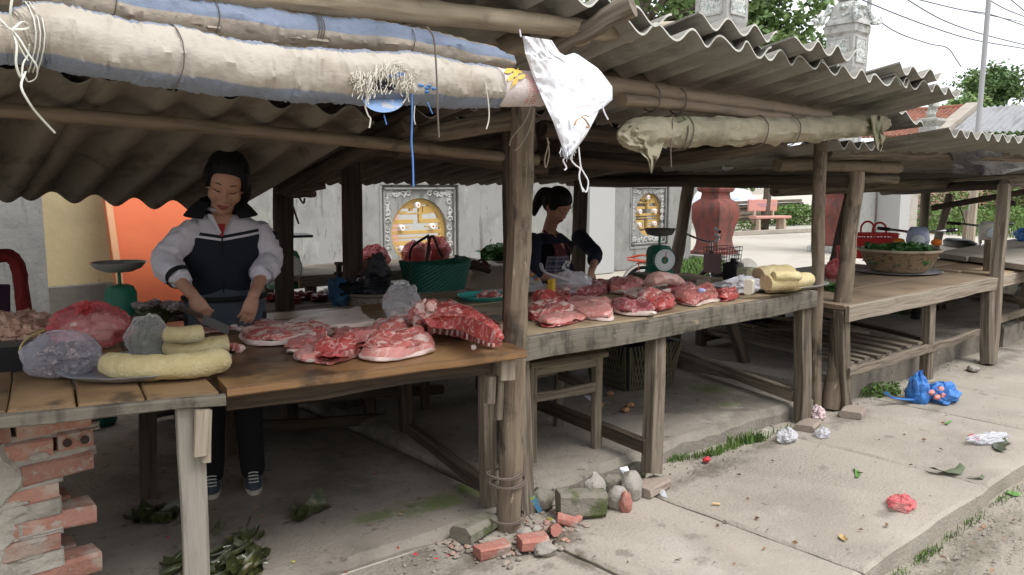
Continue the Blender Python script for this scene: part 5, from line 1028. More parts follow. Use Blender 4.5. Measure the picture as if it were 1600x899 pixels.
O = outl([(690, 520), (720, 512), (770, 525), (786, 540), (740, 528)], H1, 36); q = layer(O, H1, .09, [(.9, 0), (1, .3), (.95, .7), (.6, 1), (.05, 1.02)], 9, .014); part('inner_meat', q, m_red, T)
q = MB(); O = outl([(650, 512), (685, 508), (725, 502), (735, 512), (690, 519), (662, 519)], H1, 40); part('backbone_meat', layer(O, H1, .12, [(.9, 0), (1, .2), (.97, .5), (.85, .8), (.5, 1), (.05, 1)], 12, .022), m_lean, T)
for i, (u, v, z_, r, m) in enumerate([(648, 492, .10, .030, m_lean), (660, 483, .13, .036, m_marb), (672, 480, .14, .030, m_lean), (655, 500, .08, .034, m_marb), (668, 494, .10, .032, m_lean), (692, 484, .11, .034, m_red), (702, 481, .12, .022, m_lean), (688, 492, .09, .026, m_marb), (645, 503, .05, .024, m_fat), (712, 494, .10, .030, m_lean), (735, 500, .10, .026, m_red), (640+10, 514, .03, .03, m_rind)]):
    q = MB(); q.blob(at(u, v, z=H1+z_), (r, r*.9, r*1.05), amp=.45, fr=2.2, seed=i, nu=16, nv=11); q.jitter(.004, 45); part('vertebra', q, m, T)
for i, (u, v, z_, r) in enumerate([(671, 492, .10, .012), (700, 486, .115, .010), (708, 482, .115, .013), (697, 479, .13, .010), (692, 489, .10, .010), (720, 490, .105, .012), (650, 487, .115, .015), (740, 543, .018, .012)]):
    q = MB(); q.blob(at(u, v, z=H1+z_), (r, r, r), amp=.2, seed=i, nu=11, nv=8); part('bone_end', q, m_bone, T)
# --- on the worn middle table
cut([(824, 500), (843, 503), (893, 497), (895, 486), (860, 484), (830, 488)], .085, 'rack of chopped ribs with bluish membrane beside the front post', m_red, m_marb, .4, am=.02)
for i in range(9):
    pass
cut([(838, 487), (860, 488), (884, 483), (886, 476), (850, 476), (835, 479)], .11, 'knobbly chopped rib tips behind the rib rack on the middle table', m_marb, m_red, .5, am=.026)
cut([(843, 509), (858, 512.5), (885, 509), (917, 499), (900, 493), (855, 497)], .055, 'flat steak with white fat rim at the front left of the middle table', m_red, m_pink, .3, am=.010)
cut([(884, 488), (920, 500), (955, 502), (958, 494), (952, 478), (905, 474), (884, 478)], .085, 'long pork loin with orange white fat end beside the rib rack', m_fat, m_pink, .36, mid=None, am=.011)
cut([(952, 485), (975, 494), (1020, 495), (1022, 488), (1000, 478), (962, 477)], .08, 'shiny pork piece with pale membrane in the middle of the front row', m_rind, m_purple, .3, am=.016)
cut([(995, 478), (1020, 483), (1030, 476), (1025, 466), (1000, 466)], .10, 'dark red pork shoulder with white sinew behind the shiny piece', m_lean, m_marb, .3, am=.018)
cut([(1012, 484), (1030, 487.5), (1052, 482), (1055, 474), (1035, 468), (1015, 474)], .085, 'round plum red muscle at the table edge', m_red, m_red, .3, am=.012)
cut([(1054, 472), (1078, 479.5), (1102, 477), (1122, 470), (1118, 460), (1085, 458), (1060, 463)], .10, 'pale red pork ham with blue stamp near the tin tray', m_rind, m_lean, .22, am=.016)
q = MB(); q.blob(at(1096, 454, z=H1+.10), (.02, .02, .012), amp=.2); solo('ink_stamp_patch', q, mat('blue_ink_fat', (.34, .36, .62), .5, [((.70, .6, .62), 30, .5, .6, .8)]), 'blue inked patch of fat on the pale red ham', 'meat')
cut([(1118, 468), (1132, 472), (1152, 468), (1150, 460), (1128, 456)], .075, 'small bright red lean piece at the right end of the meat row', m_red, m_red, .2, am=.014)
cut([(860, 466), (880, 467), (897, 463), (895, 455), (868, 456)], .07, 'dark purple pork piece behind the rib tips', m_purple, m_purple, .2)
cut([(893, 463), (925, 466), (950, 459), (948, 450), (900, 452)], .10, 'purple red pork block before the vendor with the apron', m_purple, m_purple, .3)
cut([(948, 458), (975, 461), (1000, 456), (1000, 447), (955, 447)], .105, 'red pork block with yellowish rind end behind the front row', m_rind, m_lean, .2)
cut([(975, 466), (1010, 470), (1050, 464), (1065, 456), (1020, 452), (980, 457)], .05, 'flat layered belly sheets behind the shiny piece', m_lean, m_fat, .5, am=.014)
cut([(1003, 452), (1035, 455), (1068, 448), (1060, 441), (1015, 442)], .075, 'pale belly slab with pink rind at the back of the middle table', m_fat, m_rind, .4)
q = MB(); q.tube(path([at(1012, 441, z=H1+.09), at(1030, 435, z=H1+.12), at(1048, 436, z=H1+.10), at(1068, 443, z=H1+.06)], 5), [.022, .03, .036, .038, .040, .040, .038, .036, .034, .035, .036, .034, .030, .027, .022, .014], 16, jit=.35); q.jitter(.006, 22); solo('pork_trotter', q, mat('trotter_skin', (.64, .42, .36), .4, [((.52, .22, .19), 11, .5, .66, .8), ((.74, .58, .52), 16, .55, .7, .7)], (30, .6), .5, sss=.05), 'pale pork trotter lying on the belly slab in front of the dial scale', 'meat')
cut([(1040, 462), (1060, 464), (1086, 456), (1080, 450), (1050, 452)], .085, 'dark red flank piece between the trotter and the ham', m_fat, m_purple, .3)
# --- sausages, trays
def tray(c, rx, ry, rz, label, m=m_alu, h=.022, name='tin_tray'):
    M = RZ(rz); q = MB(); rings = []
    for s, z_ in [(.80, 0), (.82, .001), (.97, h*.8), (1.0, h), (1.015, h*.92), (.985, h*.80-.002), (.83, .004), (.80, .0035), (.4, .0035), (.02, .0035)][::1]:
        rings.append([c+M @ V((math.cos(6.2832*j/56)*rx*s, math.sin(6.2832*j/56)*ry*s, z_+.004*nz((math.cos(6.2832*j/56)*3, math.sin(6.2832*j/56)*3, 0))*s)) for j in range(56)])
    q.rings(rings, [j*.05 for j in range(57)], [i*.05 for i in range(len(rings))]); return solo(name, q, m, label, 'tray', smooth=60)
def saus(pts, r, label, endcut=(0, 0), z=None, flat=.85, jit=.08):
    P = path(pts, 6); n = len(P); rr = []
    for i in range(n):
        t = i/(n-1); k = 1
        if not endcut[0]: k = min(k, math.sqrt(max(.02, 1-(1-min(1, t/.14))**2)))
        if not endcut[1]: k = min(k, math.sqrt(max(.02, 1-(1-min(1, (1-t)/.14))**2)))
        rr.append(r*k*(1+.10*nz((t*5, r*90, pts[0][0]))))
    q = MB(); q.tube(P, rr, 20, jit=jit, flat=flat); q.jitter(.004, 22)
    T = solo('sausage', q, m_sausage, label, 'sausage', 'yellow sausages on the trays')
    for e, (p, d) in enumerate([(P[0], P[0]-P[1]), (P[-1], P[-1]-P[-2])]):
        if endcut[e]:
            k = MB(); d = d.normalized(); a = V((0, 0, 1)).cross(d).normalized(); b = d.cross(a); rg = [[p+d*off+(a*math.cos(6.2832*j/18)+b*math.sin(6.2832*j/18)*flat)*r*.985*s for j in range(18)] for s, off in ((1, -.004), (1, .0025), (.5, .004), (.02, .004))]; k.rings(rg, [j/18 for j in range(19)], [0, .1, .2, .3]); part('cut_face', k, m_cut, T)
    return T
zt = H1+.006
tc = at(231, 577, z=H1+.004); tray(tc, .285, .245, -.22, 'dented oval tin tray under the yellow sausages at the left', h=.028)
saus([at(163, 566, z=zt+.045), at(200, 574, z=zt+.04), at(262, 574, z=zt+.042), at(320, 568, z=zt+.042), at(352, 559, z=zt+.045)], .052, 'longest yellow sausage lying across the oval tray', jit=.1)
saus([at(257, 543, z=zt+.035), at(300, 543, z=zt+.036), at(355, 538, z=zt+.037)], .042, 'yellow sausage roll with cut end behind the longest one', (0, 1))
saus([at(262, 524, z=zt+.095), at(290, 523, z=zt+.098), at(319, 520, z=zt+.10)], .036, 'short yellow sausage stacked on top of the other roll', (1, 0))
tc2 = at(1203, 449, z=H1+.004); tray(tc2, .42, .25, -.35, 'round tin tray at the right end of the middle table', m_steel, h=.026)
zz = H1+.008
saus([at(1200, 450, z=zz+.03), at(1235, 448, z=zz+.03), at(1262, 442, z=zz+.035)], .040, 'lower long yellow sausage at the tray edge', (1, 0)); saus([at(1197, 442, z=zz+.09), at(1235, 439, z=zz+.09), at(1266, 436, z=zz+.085)], .052, 'thick yellow sausage with cut face on top at the tray edge', (1, 0))
saus([at(1185, 431, z=zz+.09), at(1210, 427, z=zz+.10), at(1238, 428, z=zz+.09)], .06, 'stubby yellow sausage at the back of the round tray', (1, 0)); saus([at(1206, 432, z=zz+.13), at(1228, 431, z=zz+.13), at(1246, 432, z=zz+.12)], .034, 'small pale sausage end lying on top of the pile', (0, 1))
saus([at(1186, 447, z=zz+.035), at(1196, 441, z=zz+.05)], .035, 'sausage stub beside the white bag', (1, 1))
# --- bags
def bag(c, rad, rz=0, amp=.16, fr=2.2, seed=0, knot=None, m=m_clear, ridges=10, name='plastic_bag', flat=True, nu=48, nv=30):
    c = V(c); M = RZ(rz); q = MB(); rings = []
    for i in range(nv+1):
        th = math.pi*(i+.02)/(nv+.04); ring = []
        for j in range(nu):
            ph = 6.2832*j/nu; d = V((math.sin(th)*math.cos(ph), math.sin(th)*math.sin(ph), -math.cos(th)))
            k = 1+amp*noise.noise(d*fr+V((seed*5, seed, 0)))+amp*.5*(abs(noise.noise(d*fr*2.6+V((seed, 9, 2))))-.2)-amp*.35*(1-min(1, 5*abs(noise.noise(d*fr*2.1+V((seed*3, 1, 8))))))
            up = max(0, d.z); k *= 1+.05*up*math.sin(ph*ridges+seed)*amp*6
            p = V((d.x*rad[0]*k, d.y*rad[1]*k, d.z*rad[2]*k))
            if flat and p.z < -rad[2]*.72: p.z = -rad[2]*.72
            ring.append(c+M @ p)
        rings.append(ring)
    return q.rings(rings, [j/nu for j in range(nu+1)], [i/nv for i in range(nv+1)])
def chunks(c, rad, n, sz, seed=0):
    q = MB(); random.seed(seed)
    for i in range(n):
        d = V((random.gauss(0, .42), random.gauss(0, .42), random.gauss(-.15, .36)))
        if d.length > .8: d *= .8/d.length
        q.blob(V(c)+V((d.x*rad[0], d.y*rad[1], d.z*rad[2])), (sz*rnd(.7, 1.5), sz*rnd(.6, 1.1), sz*rnd(.5, .9)), RZ(rnd(0, 3)), amp=.35, nu=12, nv=8, seed=i)
    random.seed(seed+77); return q
# red bag of meat
c = at(142, 512, z=H1+.085); T = thing('red_bag', c, 'knotted red plastic bag full of meat on the left table', 'bag')
part('film', bag(c, (.155, .13, .10), -.3, .16, seed=3, m=m_pinkbag, ridges=16), m_pinkbag, T); part('contents', chunks(c, (.13, .105, .08), 26, .045, 4), m_fat, T)
q = MB(); k = at(133, 484, z=H1+.18); [q.tube(path([k+V((0, 0, -.02)), k+V((rnd(-.04, .05), rnd(-.02, .02), .01)), k+V((rnd(-.09, .09), rnd(-.02, .03), rnd(-.02, .035)))], 4), [.014, .014, .016, .018, .018, .016, .012, .008, .003], 7, flat=.4) for _ in range(5)]; part('knot', q, m_redbag, T)
# clear bag of dark minced stuff with rubber band
c = at(96, 556, z=H1+.07); T = thing('clear_bag', c, 'clear plastic bag of dark marbled pieces at the front of the left table', 'bag')
part('film', bag(c, (.128, .105, .088), -.45, .10, seed=8, ridges=11), film('bag_film', (.70, .68, .80), .14, .08, 16, .7, .8), T); part('contents', chunks(c+V((.016, -.012, 0)), (.115, .09, .085), 90, .018, 6), mat('dark_mince', (.10, .085, .085), .5, [((.52, .42, .38), 34, .5, .6, .9), ((.25, .12, .11), 20, .55, .65, .7)], (60, .5), .4), T)
q = MB(); b0_ = at(48, 556, z=H1+.06); q.box(b0_+V((0, .14, -.02)), (.16, .16, .09), rz=-.3); solo('black_tub', q, m_black, 'black plastic tub behind the clear bag', 'tub')
q = MB(); q.tube(path([at(u, v, z=H1+z_) for u, v, z_ in [(70, 516, .12), (45, 527, .12), (32, 543, .10), (34, 560, .06), (39, 570, .02)]], 5), .0035, 5); solo('rubber_band', q, plain('rubber', (.62, .52, .22), .6), 'yellow rubber band round the clear bag', 'rubber band')
# pale meat pile at the far left
c = at(30, 512, z=H1+.06); T = thing('meat_pile', c, 'pile of folded pale offal at the left edge of the left table', 'meat')
q = MB()
for i, (u, v, r) in enumerate([(10, 512, .075), (40, 506, .07), (62, 508, .065), (28, 518, .06), (-20, 510, .09), (52, 520, .045)]): q.blob(at(u, v, z=H1+.05), (r*1.25, r, r*.75), RZ(i), amp=.5, fr=2.4, seed=i+2, nu=26, nv=18, ridge=True)
part('folds', q, mat('pale_offal', (.58, .37, .27), .4, [((.40, .20, .14), 9, .5, .68, .8), ((.68, .52, .42), 14, .55, .7, .7)], (30, .5), .45, sss=.08), T)
# leaf-wrapped bundle and the bag of leaves
m_ban = mat('banana_leaf', (.042, .050, .018), .35, [((.13, .13, .036), 7, .5, .66, .9), ((.03, .036, .016), 9, .5, .64, .9), ((.16, .12, .06), 14, .60, .70, .7)], (16, .35), .45)
def leafpiece(c, L, W, rz, curl, tw=0, m=m_ban, name='leaf_piece', parent=None, lift=0):
    q = MB(); M = RZ(rz); bd = 1.6*nz((c[0]*31, c[1]*31, rz*5)); up_ = .35*abs(nz((c[1]*17, rz, L*40)))
    def g(a, b):
        x = (a-.5)*L; an = (b-.5)*curl; rr_ = W/max(.2, abs(curl)); y = math.sin(an)*rr_; z_ = rr_*(1-math.cos(an))+.15*W*nz((a*4+c[0]*9, b*2, rz))+lift*a*a; e = 1-.15*abs(nz((a*7, rz, b)))*(abs(b-.5)*2)
        y *= e*(.55+.45*math.sin(math.pi*min(1, a*.8+.15))); y += bd*L*(a-.5)**2; z_ += tw*(a-.5)*(b-.5)*W+up_*L*(abs(a-.5)*2)**2*.6; return V(c)+M @ V((x, y, max(.003, z_+.003)))
    q.grid(g, 14, 8)
    n = len(q.v); base = list(q.f); buv = list(q.uv)
    return part(name, q, m, parent, smooth=50) if parent else q
c = at(238, 492, z=H1+.05); T = thing('leaf_bundle', c, 'bundle wrapped in green leaves and grey film beside the knife hand', 'bundle')
part('core', bag(c, (.085, .075, .065), .4, .2, seed=5), m_ban, T); q = MB(); [q.blob(at(u, v, z=H1+.11), (.05, .03, .018), RZ(u), amp=.5, seed=u, nu=14, nv=8) for u, v in [(222, 478), (240, 474), (262, 476), (276, 477)]]; part('crumpled_film', q.jitter(.006, 40), mat('dark_foil', (.20, .17, .17), .3, [((.45, .40, .40), 30, .55, .65, .8)], (40, .8), .5), T)
for i in range(4): leafpiece(at(222+18*i, 494, z=H1), .16, .07, rnd(0, 3), 2.0, .6, parent=T)
c = at(232, 530, z=H1+.075); T = thing('clear_bag', c, 'clear bag of grey green leaves standing behind the sausages', 'bag')
part('film', bag(c, (.085, .07, .095), .2, .18, seed=12, ridges=9), film('leafbag_film', (.66, .66, .64), .16, .1, 18, .7, .8), T); part('contents', bag(c+V((0, 0, -.02)), (.06, .05, .06), 0, .2, seed=14), mat('grey_leaf', (.13, .125, .085), .6, [((.22, .2, .15), 25, .5, .65, .8)], (30, .5)), T)
# spring scales
m_dial = mat('dial_face', (.72, .70, .62), .5, [((.5, .45, .36), 6, .58, .74, .6)])
def scale(loc, rz, label, pan, dial=True, s=1.0, face=m_dial, hub=m_green):
    T = thing('spring_scale', loc, label, 'scale', 'spring scales of the vendors'); L = V(loc); M = RZ(rz); W = lambda x, y, z: L+M @ V((x*s, y*s, z*s))
    q = MB(); q.lathe([(.095*s, 0), (.10*s, .01*s), (.10*s, .03*s), (.085*s, .05*s), (.085*s, .20*s), (.07*s, .235*s), (.045*s, .245*s)], 24, L, sq=.55); part('body', q, m_green, T)
    if dial:
        Mx = M @ Matrix.Rotation(R(90), 3, 'X'); q = MB(); q.lathe([(.094*s, 0), (.094*s, .02*s), (.088*s, .026*s)], 32, W(0, -.075, .135), Mx); part('dial_rim', q, m_green if hub is m_green else m_steel, T)
        q = MB(); q.lathe([(.087*s, .020*s), (.086*s, .0285*s), (.01*s, .0285*s)], 32, W(0, -.075, .135), Mx); df = part('dial', q, face, T)
        q = MB(); q.lathe([(.030*s, .028*s), (.028*s, .0305*s), (.004*s, .0305*s)], 20, W(0, -.075, .135), Mx); part('dial_centre', q, m_green, df)
        q = MB(); q.beam(W(-.008, -.108, .115), W(.012, -.108, .20), .006*s, .003*s, seg=1, jit=0); part('needle', q, m_rprint, df)
        q = MB()
        for k in range(20): a = 6.2832*k/20; q.beam(W(math.sin(a)*.070, -.1045, .135+math.cos(a)*.070), W(math.sin(a)*.080, -.1045, .135+math.cos(a)*.080), .003*s, .002*s, seg=1, jit=0)
        o = part('dial_marks', q, m_black, df); o['kind'] = 'stuff'
    q = MB(); q.tube([W(0, 0, .24), W(0, 0, .325)], .010*s, 8); part('stem', q, m_green, T)
    if pan == 'dish': q = MB(); q.lathe([(.02*s, .318*s), (.08*s, .322*s), (.125*s, .345*s), (.148*s, .375*s), (.155*s, .378*s), (.150*s, .370*s), (.12*s, .338*s), (.06*s, .325*s), (.01*s, .324*s)], 40, L); part('pan', q, m_steel, T)
    elif pan == 'bowl': q = MB(); q.lathe([(.04*s, .318*s), (.10*s, .33*s), (.125*s, .375*s), (.13*s, .378*s), (.122*s, .37*s), (.09*s, .34*s), (.01*s, .33*s)], 32, L); part('pan', q, mat('dull_pan', (.16, .16, .155), .5, metal=.4), T)
    elif pan == 'flat': q = MB(); q.beam(W(-.16, 0, .33), W(.16, 0, .33), .24*s, .016*s, seg=1, jit=0); part('pan', q, mat('dark_pan', (.035, .035, .035), .5), T)
    return T
p = at(186, 525, z=H1); p = at(197, 517, z=H1); p.y += .05; scale((p.x+.03, p.y+.12, H1), -.35, 'green spring scale with round steel pan behind the red bag', 'dish', False, .80)
p = at(459, 452, z=HB); scale((p.x-.02, p.y+.1, HB), -.25, 'spring scale with flat dark tray and cream dial on the back bench', 'flat', True, 1.15)
p = at(1030, 432, z=H1); scale((p.x+.02, p.y+.02, H1), -.45, 'green spring scale with dark bowl and white dial on the middle table', 'bowl', True, .92, mat('white_dial', (.74, .76, .76), .4))
p = at(957, 566, z=.1); scale((p.x, p.y, .12), -.4, 'green scale with white dial standing on the floor under the middle table', None, True, 1.0)
# things on the back bench and back table
p = at(702, 456, z=H1-.02); p.y += .15; T = thing('green_basket', p, 'dark green woven plastic shopping basket with black handles', 'basket'); W_ = lambda x, y, z: p+RZ(-.12) @ V((x, y, z))
m_gweave = mat('green_weave', (.018, .105, .075), .5, [((.006, .04, .03), (1, 1, 1), .5, .6, 0)], (1, 0), .3)
q = MB(); nB, nR = 60, 16
def bk(j, i, off=0):
    a = 6.2832*j/nB; t = i/nR; hx, hy = .19+.04*t, .11+.03*t; c_, s_ = math.cos(a), math.sin(a); k = 1/max(abs(c_)**1, 1e-6)
    e = (abs(c_)**4+abs(s_)**4)**-.25; o = 1+.014*(1 if (i+j) % 2 else -1)+off
    return W_(c_*e*hx*o, s_*e*hy*o,   .0+.19*t+(.015*math.cos(2*a) if i == nR else 0))
q.rings([[bk(j, i) for j in range(nB)] for i in range(nR+1)]+[[bk(j, nR-2, -.05) for j in range(nB)]], [j*.02 for j in range(nB+1)], [i*.015 for i in range(nR+2)], True, True, False); part('woven_body', q, m_gweave, T, smooth=0)
for s_ in (-1, 1):
    q = MB(); q.tube(path([W_(-.13, s_*.12, .2), W_(-.11, s_*.11, .28), W_(-.05+.02*s_, s_*.06, .345), W_(-.03, s_*.04, .345), W_(-.01, s_*.06, .27), W_(0, s_*.10, .22)], 6), .009, 8); part('handle', q, plain('black_handle', (.02, .018, .016), .5), T)
def redbag(u, v, z_, y_, r, label, m=m_redbag, han=True):
    c = at(u, v, y=y_); c.z = z_+r[2]*.72; T = thing('red_bag', c, label, 'bag'); part('film', bag(c, r, .2, .22, seed=u*.1, ridges=9), m, T); part('contents', bag(c+V((0, 0, -.01)), tuple(x*.75 for x in r), 0, .2, seed=u), m_lean, T)
    if han:
        q = MB(); q.tube(path([c+V((-r[0]*.9, -.05, 0)), c+V((-r[0]*.75, -.06, r[2]*.8)), c+V((-r[0]*.5, -.06, r[2]*1.15)), c+V((-r[0]*.1, -.06, r[2]*.8)), c+V((0, -.05, r[2]*.4))], 5), .010, 7, flat=.5); part('handle', q, m, T)
redbag(585, 408, .86, 5.45, (.135, .10, .10), 'crumpled red plastic bag on the back table left of the round window', han=False); redbag(650, 405, .86, 5.4, (.13, .10, .11), 'red carrier bag with loop handles before the round window'); redbag(682, 408, .86, 5.55, (.14, .09, .12), 'red carrier bag behind the green basket', han=False)
q = MB(); q.beam(at(712, 402, y=4.55), at(764, 424, y=4.5), .05, .035, seg=3, jit=.006); solo('wooden_board', q, m_wdark, 'dark wooden chopping board handle leaning on the green basket', 'board')
q = MB(); [q.blob(at(u, v, y=4.6), (.08, .06, .04), amp=.5, seed=u, nu=16, nv=10) for u, v in [(735, 413), (752, 416), (722, 410)]]; solo('liver', q.jitter(.008, 25), mat('dark_liver', (.10, .028, .025), .35, [((.18, .05, .045), 12, .5, .65, .7)], (30, .4), .5), 'dark liver pieces beside the green basket', 'meat')
m_veg = mat('green_vegetable', (.045, .13, .025), .5, [((.09, .21, .05), 9, .5, .7, .8), ((.015, .05, .012), 6, .48, .66, .8)], (20, .3), .4)
q = MB(); c = at(780, 404, y=5.3); leafy(q, lambda: c+V((rnd(-.13, .13), rnd(-.1, .1), rnd(-.05, .02))), 260, .075, .10); solo('greens', q, m_veg, 'bunch of green leaves on the back table beside the front post', 'vegetables', smooth=0)
q = MB(); c = at(755, 436, y=4.9); q.blob(c, (.22, .15, .13), amp=.15, nu=24, nv=16, sup=.7); solo('striped_sack', q, mat('striped_sack', (.42, .34, .28), .7, [((.45, .08, .07), (.1, .1, 24), .60, .66, .8)], (30, .4)), 'pale sack with red stripes behind the teal plate', 'sack')
p = at(756, 468, z=H1); tray(p, .155, .155, 0, 'teal plastic plate with meat scraps on the middle table', mat('teal_plastic', (.055, .36, .32), .4, [((.03, .22, .19), 8, .5, .7, .6)], spec=.4), .03, 'teal_plate')
part('meat_scraps', chunks(p+V((.035, -.02, .022)), (.10, .06, .03), 34, .018, 9), m_marb) ; o = [x for x in COL.objects if x.name.startswith('meat_scraps')][0]; tag(o, 'small heap of pale meat scraps on the teal plate', 'meat')
random.seed(5)
p = at(590, 483, z=HB); p.y += .02; T = thing('wicker_bowl', (p.x, p.y, HB), 'greyish wicker bowl holding a black bag on the back bench', 'bowl')
q = MB(); rg = []
for i in range(13):
    t = i/12; r = .15+.035*t; rg.append([V((p.x+math.cos(6.2832*j/48)*r*(1+.018*((i+j) % 2)), p.y+math.sin(6.2832*j/48)*r*(1+.018*((i+j) % 2)), HB+.10*t)) for j in range(48)])
rg.append([V((p.x+math.cos(6.2832*j/48)*.165, p.y+math.sin(6.2832*j/48)*.165, HB+.085)) for j in range(48)]); rg.append([V((p.x+math.cos(6.2832*j/48)*.1, p.y+math.sin(6.2832*j/48)*.1, HB+.04)) for j in range(48)])
q.rings(rg, [j*.02 for j in range(49)], [i*.01 for i in range(15)]); part('wicker', q, mat('old_wicker', (.33, .29, .235), .85, [((.12, .10, .08), 30, .5, .62, .8)], (60, .5)), T, smooth=0)
q = MB(); q.tube([V((p.x+math.cos(6.2832*j/30)*.19, p.y+math.sin(6.2832*j/30)*.19, HB+.10)) for j in range(31)], .011, 7); part('rim', q, m_wood, T)
c = V((p.x-.02, p.y, HB+.14)); q = bag(c, (.15, .12, .085), .3, .35, 1.8, seed=21, flat=False); q.blob(c+V((.04, .02, .09)), (.075, .06, .10), amp=.4, seed=4, nu=20, nv=14); q.blob(c+V((-.15, .0, .0)), (.09, .06, .05), amp=.4, seed=6, nu=16, nv=12); solo('black_bag', q, m_dkbag, 'black plastic bag slumped in the wicker bowl', 'bag')
q = MB(); q.blob(c+V((-.21, .03, -.02)), (.06, .06, .09), amp=.5, seed=9); solo('blue_cloth', q, plain('blue_rag', (.03, .085, .17), .7), 'blue rag hanging over the left rim of the wicker bowl', 'cloth')
c = at(618, 472, z=H1+.10); c.y -= .05; T = thing('clear_bag', c, 'clear plastic bag of fat between the wicker bowl and the rib rack', 'bag'); part('film', bag(c, (.095, .08, .105), .2, .2, seed=31, ridges=7), film('fatbag_film', (.70, .69, .72), .2, .1, 16, .7, .8), T); part('contents', chunks(c+V((.02, 0, -.055)), (.07, .06, .03), 9, .03, 3), m_rind, T)
random.seed(6)
q = MB(); [q.blob(at(u, v, z=HB+.02), (.07, .05, .03), RZ(u), amp=.6, seed=u, nu=16, nv=10) for u, v in [(428, 464), (440, 461), (452, 462), (464, 463), (476, 463), (488, 463), (498, 465), (455, 468)]]; solo('red_scraps', q.jitter(.012, 25), mat('red_offcuts', (.20, .02, .02), .4, [((.32, .2, .06), 12, .58, .66, .8), ((.06, .01, .01), 7, .5, .65, .8)], (30, .5)), 'red and yellow scraps lying on the dark back bench', 'scraps')
q = MB(); c = at(520, 458, z=HB+.03); solo('film_scrap', bag(c, (.10, .07, .03), 0, .4, 3, seed=17), m_clear2, 'crumpled clear film on the back bench', 'film')
# red cloth at far left
T = thing('red_chair', at(10, 470, y=4.9), 'dark red padded chair back behind the left table', 'chair'); q = MB(); q.tube(path([at(44, 520, y=4.9), at(36, 470, y=4.9), at(30, 425, y=4.9), at(18, 402, y=4.9), at(-6, 402, y=4.9), at(-26, 420, y=4.9), at(-34, 520, y=4.9)], 6), .036, 10, jit=.15); part('back_frame', q, mat('dark_red_cloth', (.20, .018, .018), .8, [((.10, .01, .012), 9, .5, .7, .8)], (30, .3)), T)
q = MB(); q.beam(at(-6, 445, y=4.95), at(-6, 540, y=4.95), .12, .05, up=(0, 1, 0)); part('back_pad', q, plain('purple_cloth', (.05, .022, .05), .8), T)
for u in (-30, 40):
    b = at(u, 500, y=4.92); q = MB(); q.tube([V((b.x, b.y, .03)), b+V((0, 0, .08))], .02, 8); part('leg', q, m_black, T)
# middle table: jar, tub, bag, board, newspaper, plank
m_jar = mat('jar_plastic', (.66, .66, .58), .15, alpha=.32, spec=.6)
c = at(1166, 440, z=zz); q = MB(); q.lathe([(.055, 0), (.06, .01), (.06, .11), (.05, .13), (.032, .148), (.012, .158)], 20, c, sq=.8); j = solo('jar', q, m_jar, 'square clear jar of yellow green pickle on the round tray', 'jar'); q = MB(); q.lathe([(.052, .006), (.056, .01), (.056, .095)], 20, c, sq=.8); part('pickle', q, mat('pickle', (.34, .32, .09), .5, [((.2, .18, .05), 30, .5, .6, .8)]), j)
c = at(1145, 438, z=zz); q = MB(); q.lathe([(.055, 0), (.062, .02), (.062, .115), (.045, .125), (.02, .13), (.02, .15), (.005, .152)], 18, c, sq=.6); solo('black_jar', q, m_black, 'black lidded jar at the back of the round tray', 'jar')
c = at(1160, 447, z=zz+.04); solo('white_bag', bag(c, (.13, .07, .055), -.3, .35, 2.4, seed=41), film('white_film', (.76, .76, .80), .6, .25, 24, 1.0), 'crumpled white plastic bag on the round tray', 'bag')
q = MB(); q.box(at(1165, 449, z=zz+.055)+V((0, -.03, .01)), (.05, .05, .09), rz=.3, jit=.006, ch=.01); solo('tofu_block', q, plain('white_tofu', (.74, .70, .58), .5), 'white block standing in the white bag', 'food')
q = MB(); a, b = at(1042, 435, z=H1+.03), at(1150, 448, z=H1+.03); q.beam(a+V((0, .25, 0)), b+V((.0, .25, 0)), .13, .045, seg=8, jit=.008); solo('loose_plank', q, m_wood, 'loose grey plank lying along the back of the middle table', 'plank')
q = MB(); q.beam(at(952, 442, z=H1+.03), at(1018, 436, z=H1+.03), .05, .03, seg=4, jit=.006); solo('wooden_stick', q, m_wdark, 'dark stick lying behind the meat before the bicycle', 'stick')
c = at(893, 446, z=H1+.06); T = thing('clear_bag', c, 'clear plastic bag of pork being filled by the woman in the apron', 'bag'); part('film', bag(c, (.13, .10, .085), -.4, .2, seed=51, ridges=9), m_clear2, T); part('contents', chunks(c+V((-.02, -.02, -.03)), (.11, .08, .04), 14, .035, 8), m_marb, T)
q = MB(); q.tube(path([c+V((-.08, -.05, .04)), at(852, 426, y=c.y), at(845, 412, y=c.y)], 5), [.02, .018, .016, .015, .014, .014, .015, .016, .017, .018, .012], 9, flat=.5); part('bag_neck', q, m_clear2, T)
random.seed(8)
c = at(842, 452, z=H1); T = thing('magazine', c, 'colourful printed wrapper crumpled beside the front post', 'paper'); q = MB(); q.grid(lambda a, b: c+V((-.14+.2*a, -.02+.16*b, .012+.09*b+.03*nz((a*5, b*5, 0)))), 12, 10); part('sheet', q, mat('printed_wrapper', (.40, .38, .34), .5, [((.05, .16, .34), 9, .5, .56, .9), ((.55, .36, .05), 13, .54, .58, .9), ((.48, .05, .04), 11, .58, .62, .9)]), T)
q = MB(); q.lathe([(.05, 0), (.12, .02), (.15, .03), (.145, .033), (.1, .025), (.01, .01)], 30, at(828, 458, z=H1)); solo('white_plate', q, m_white, 'white plate edge beside the front post', 'plate')
q = MB(); q.box(at(862, 452, z=H1+.06), (.05, .03, .12), rz=.4, jit=.004, ch=.006); solo('yellow_packet', q, mat('yellow_packet', (.62, .38, .03), .4, [((.3, .05, .03), 22, .58, .62, .9)]), 'yellow printed packet beside the clear bag', 'packet')
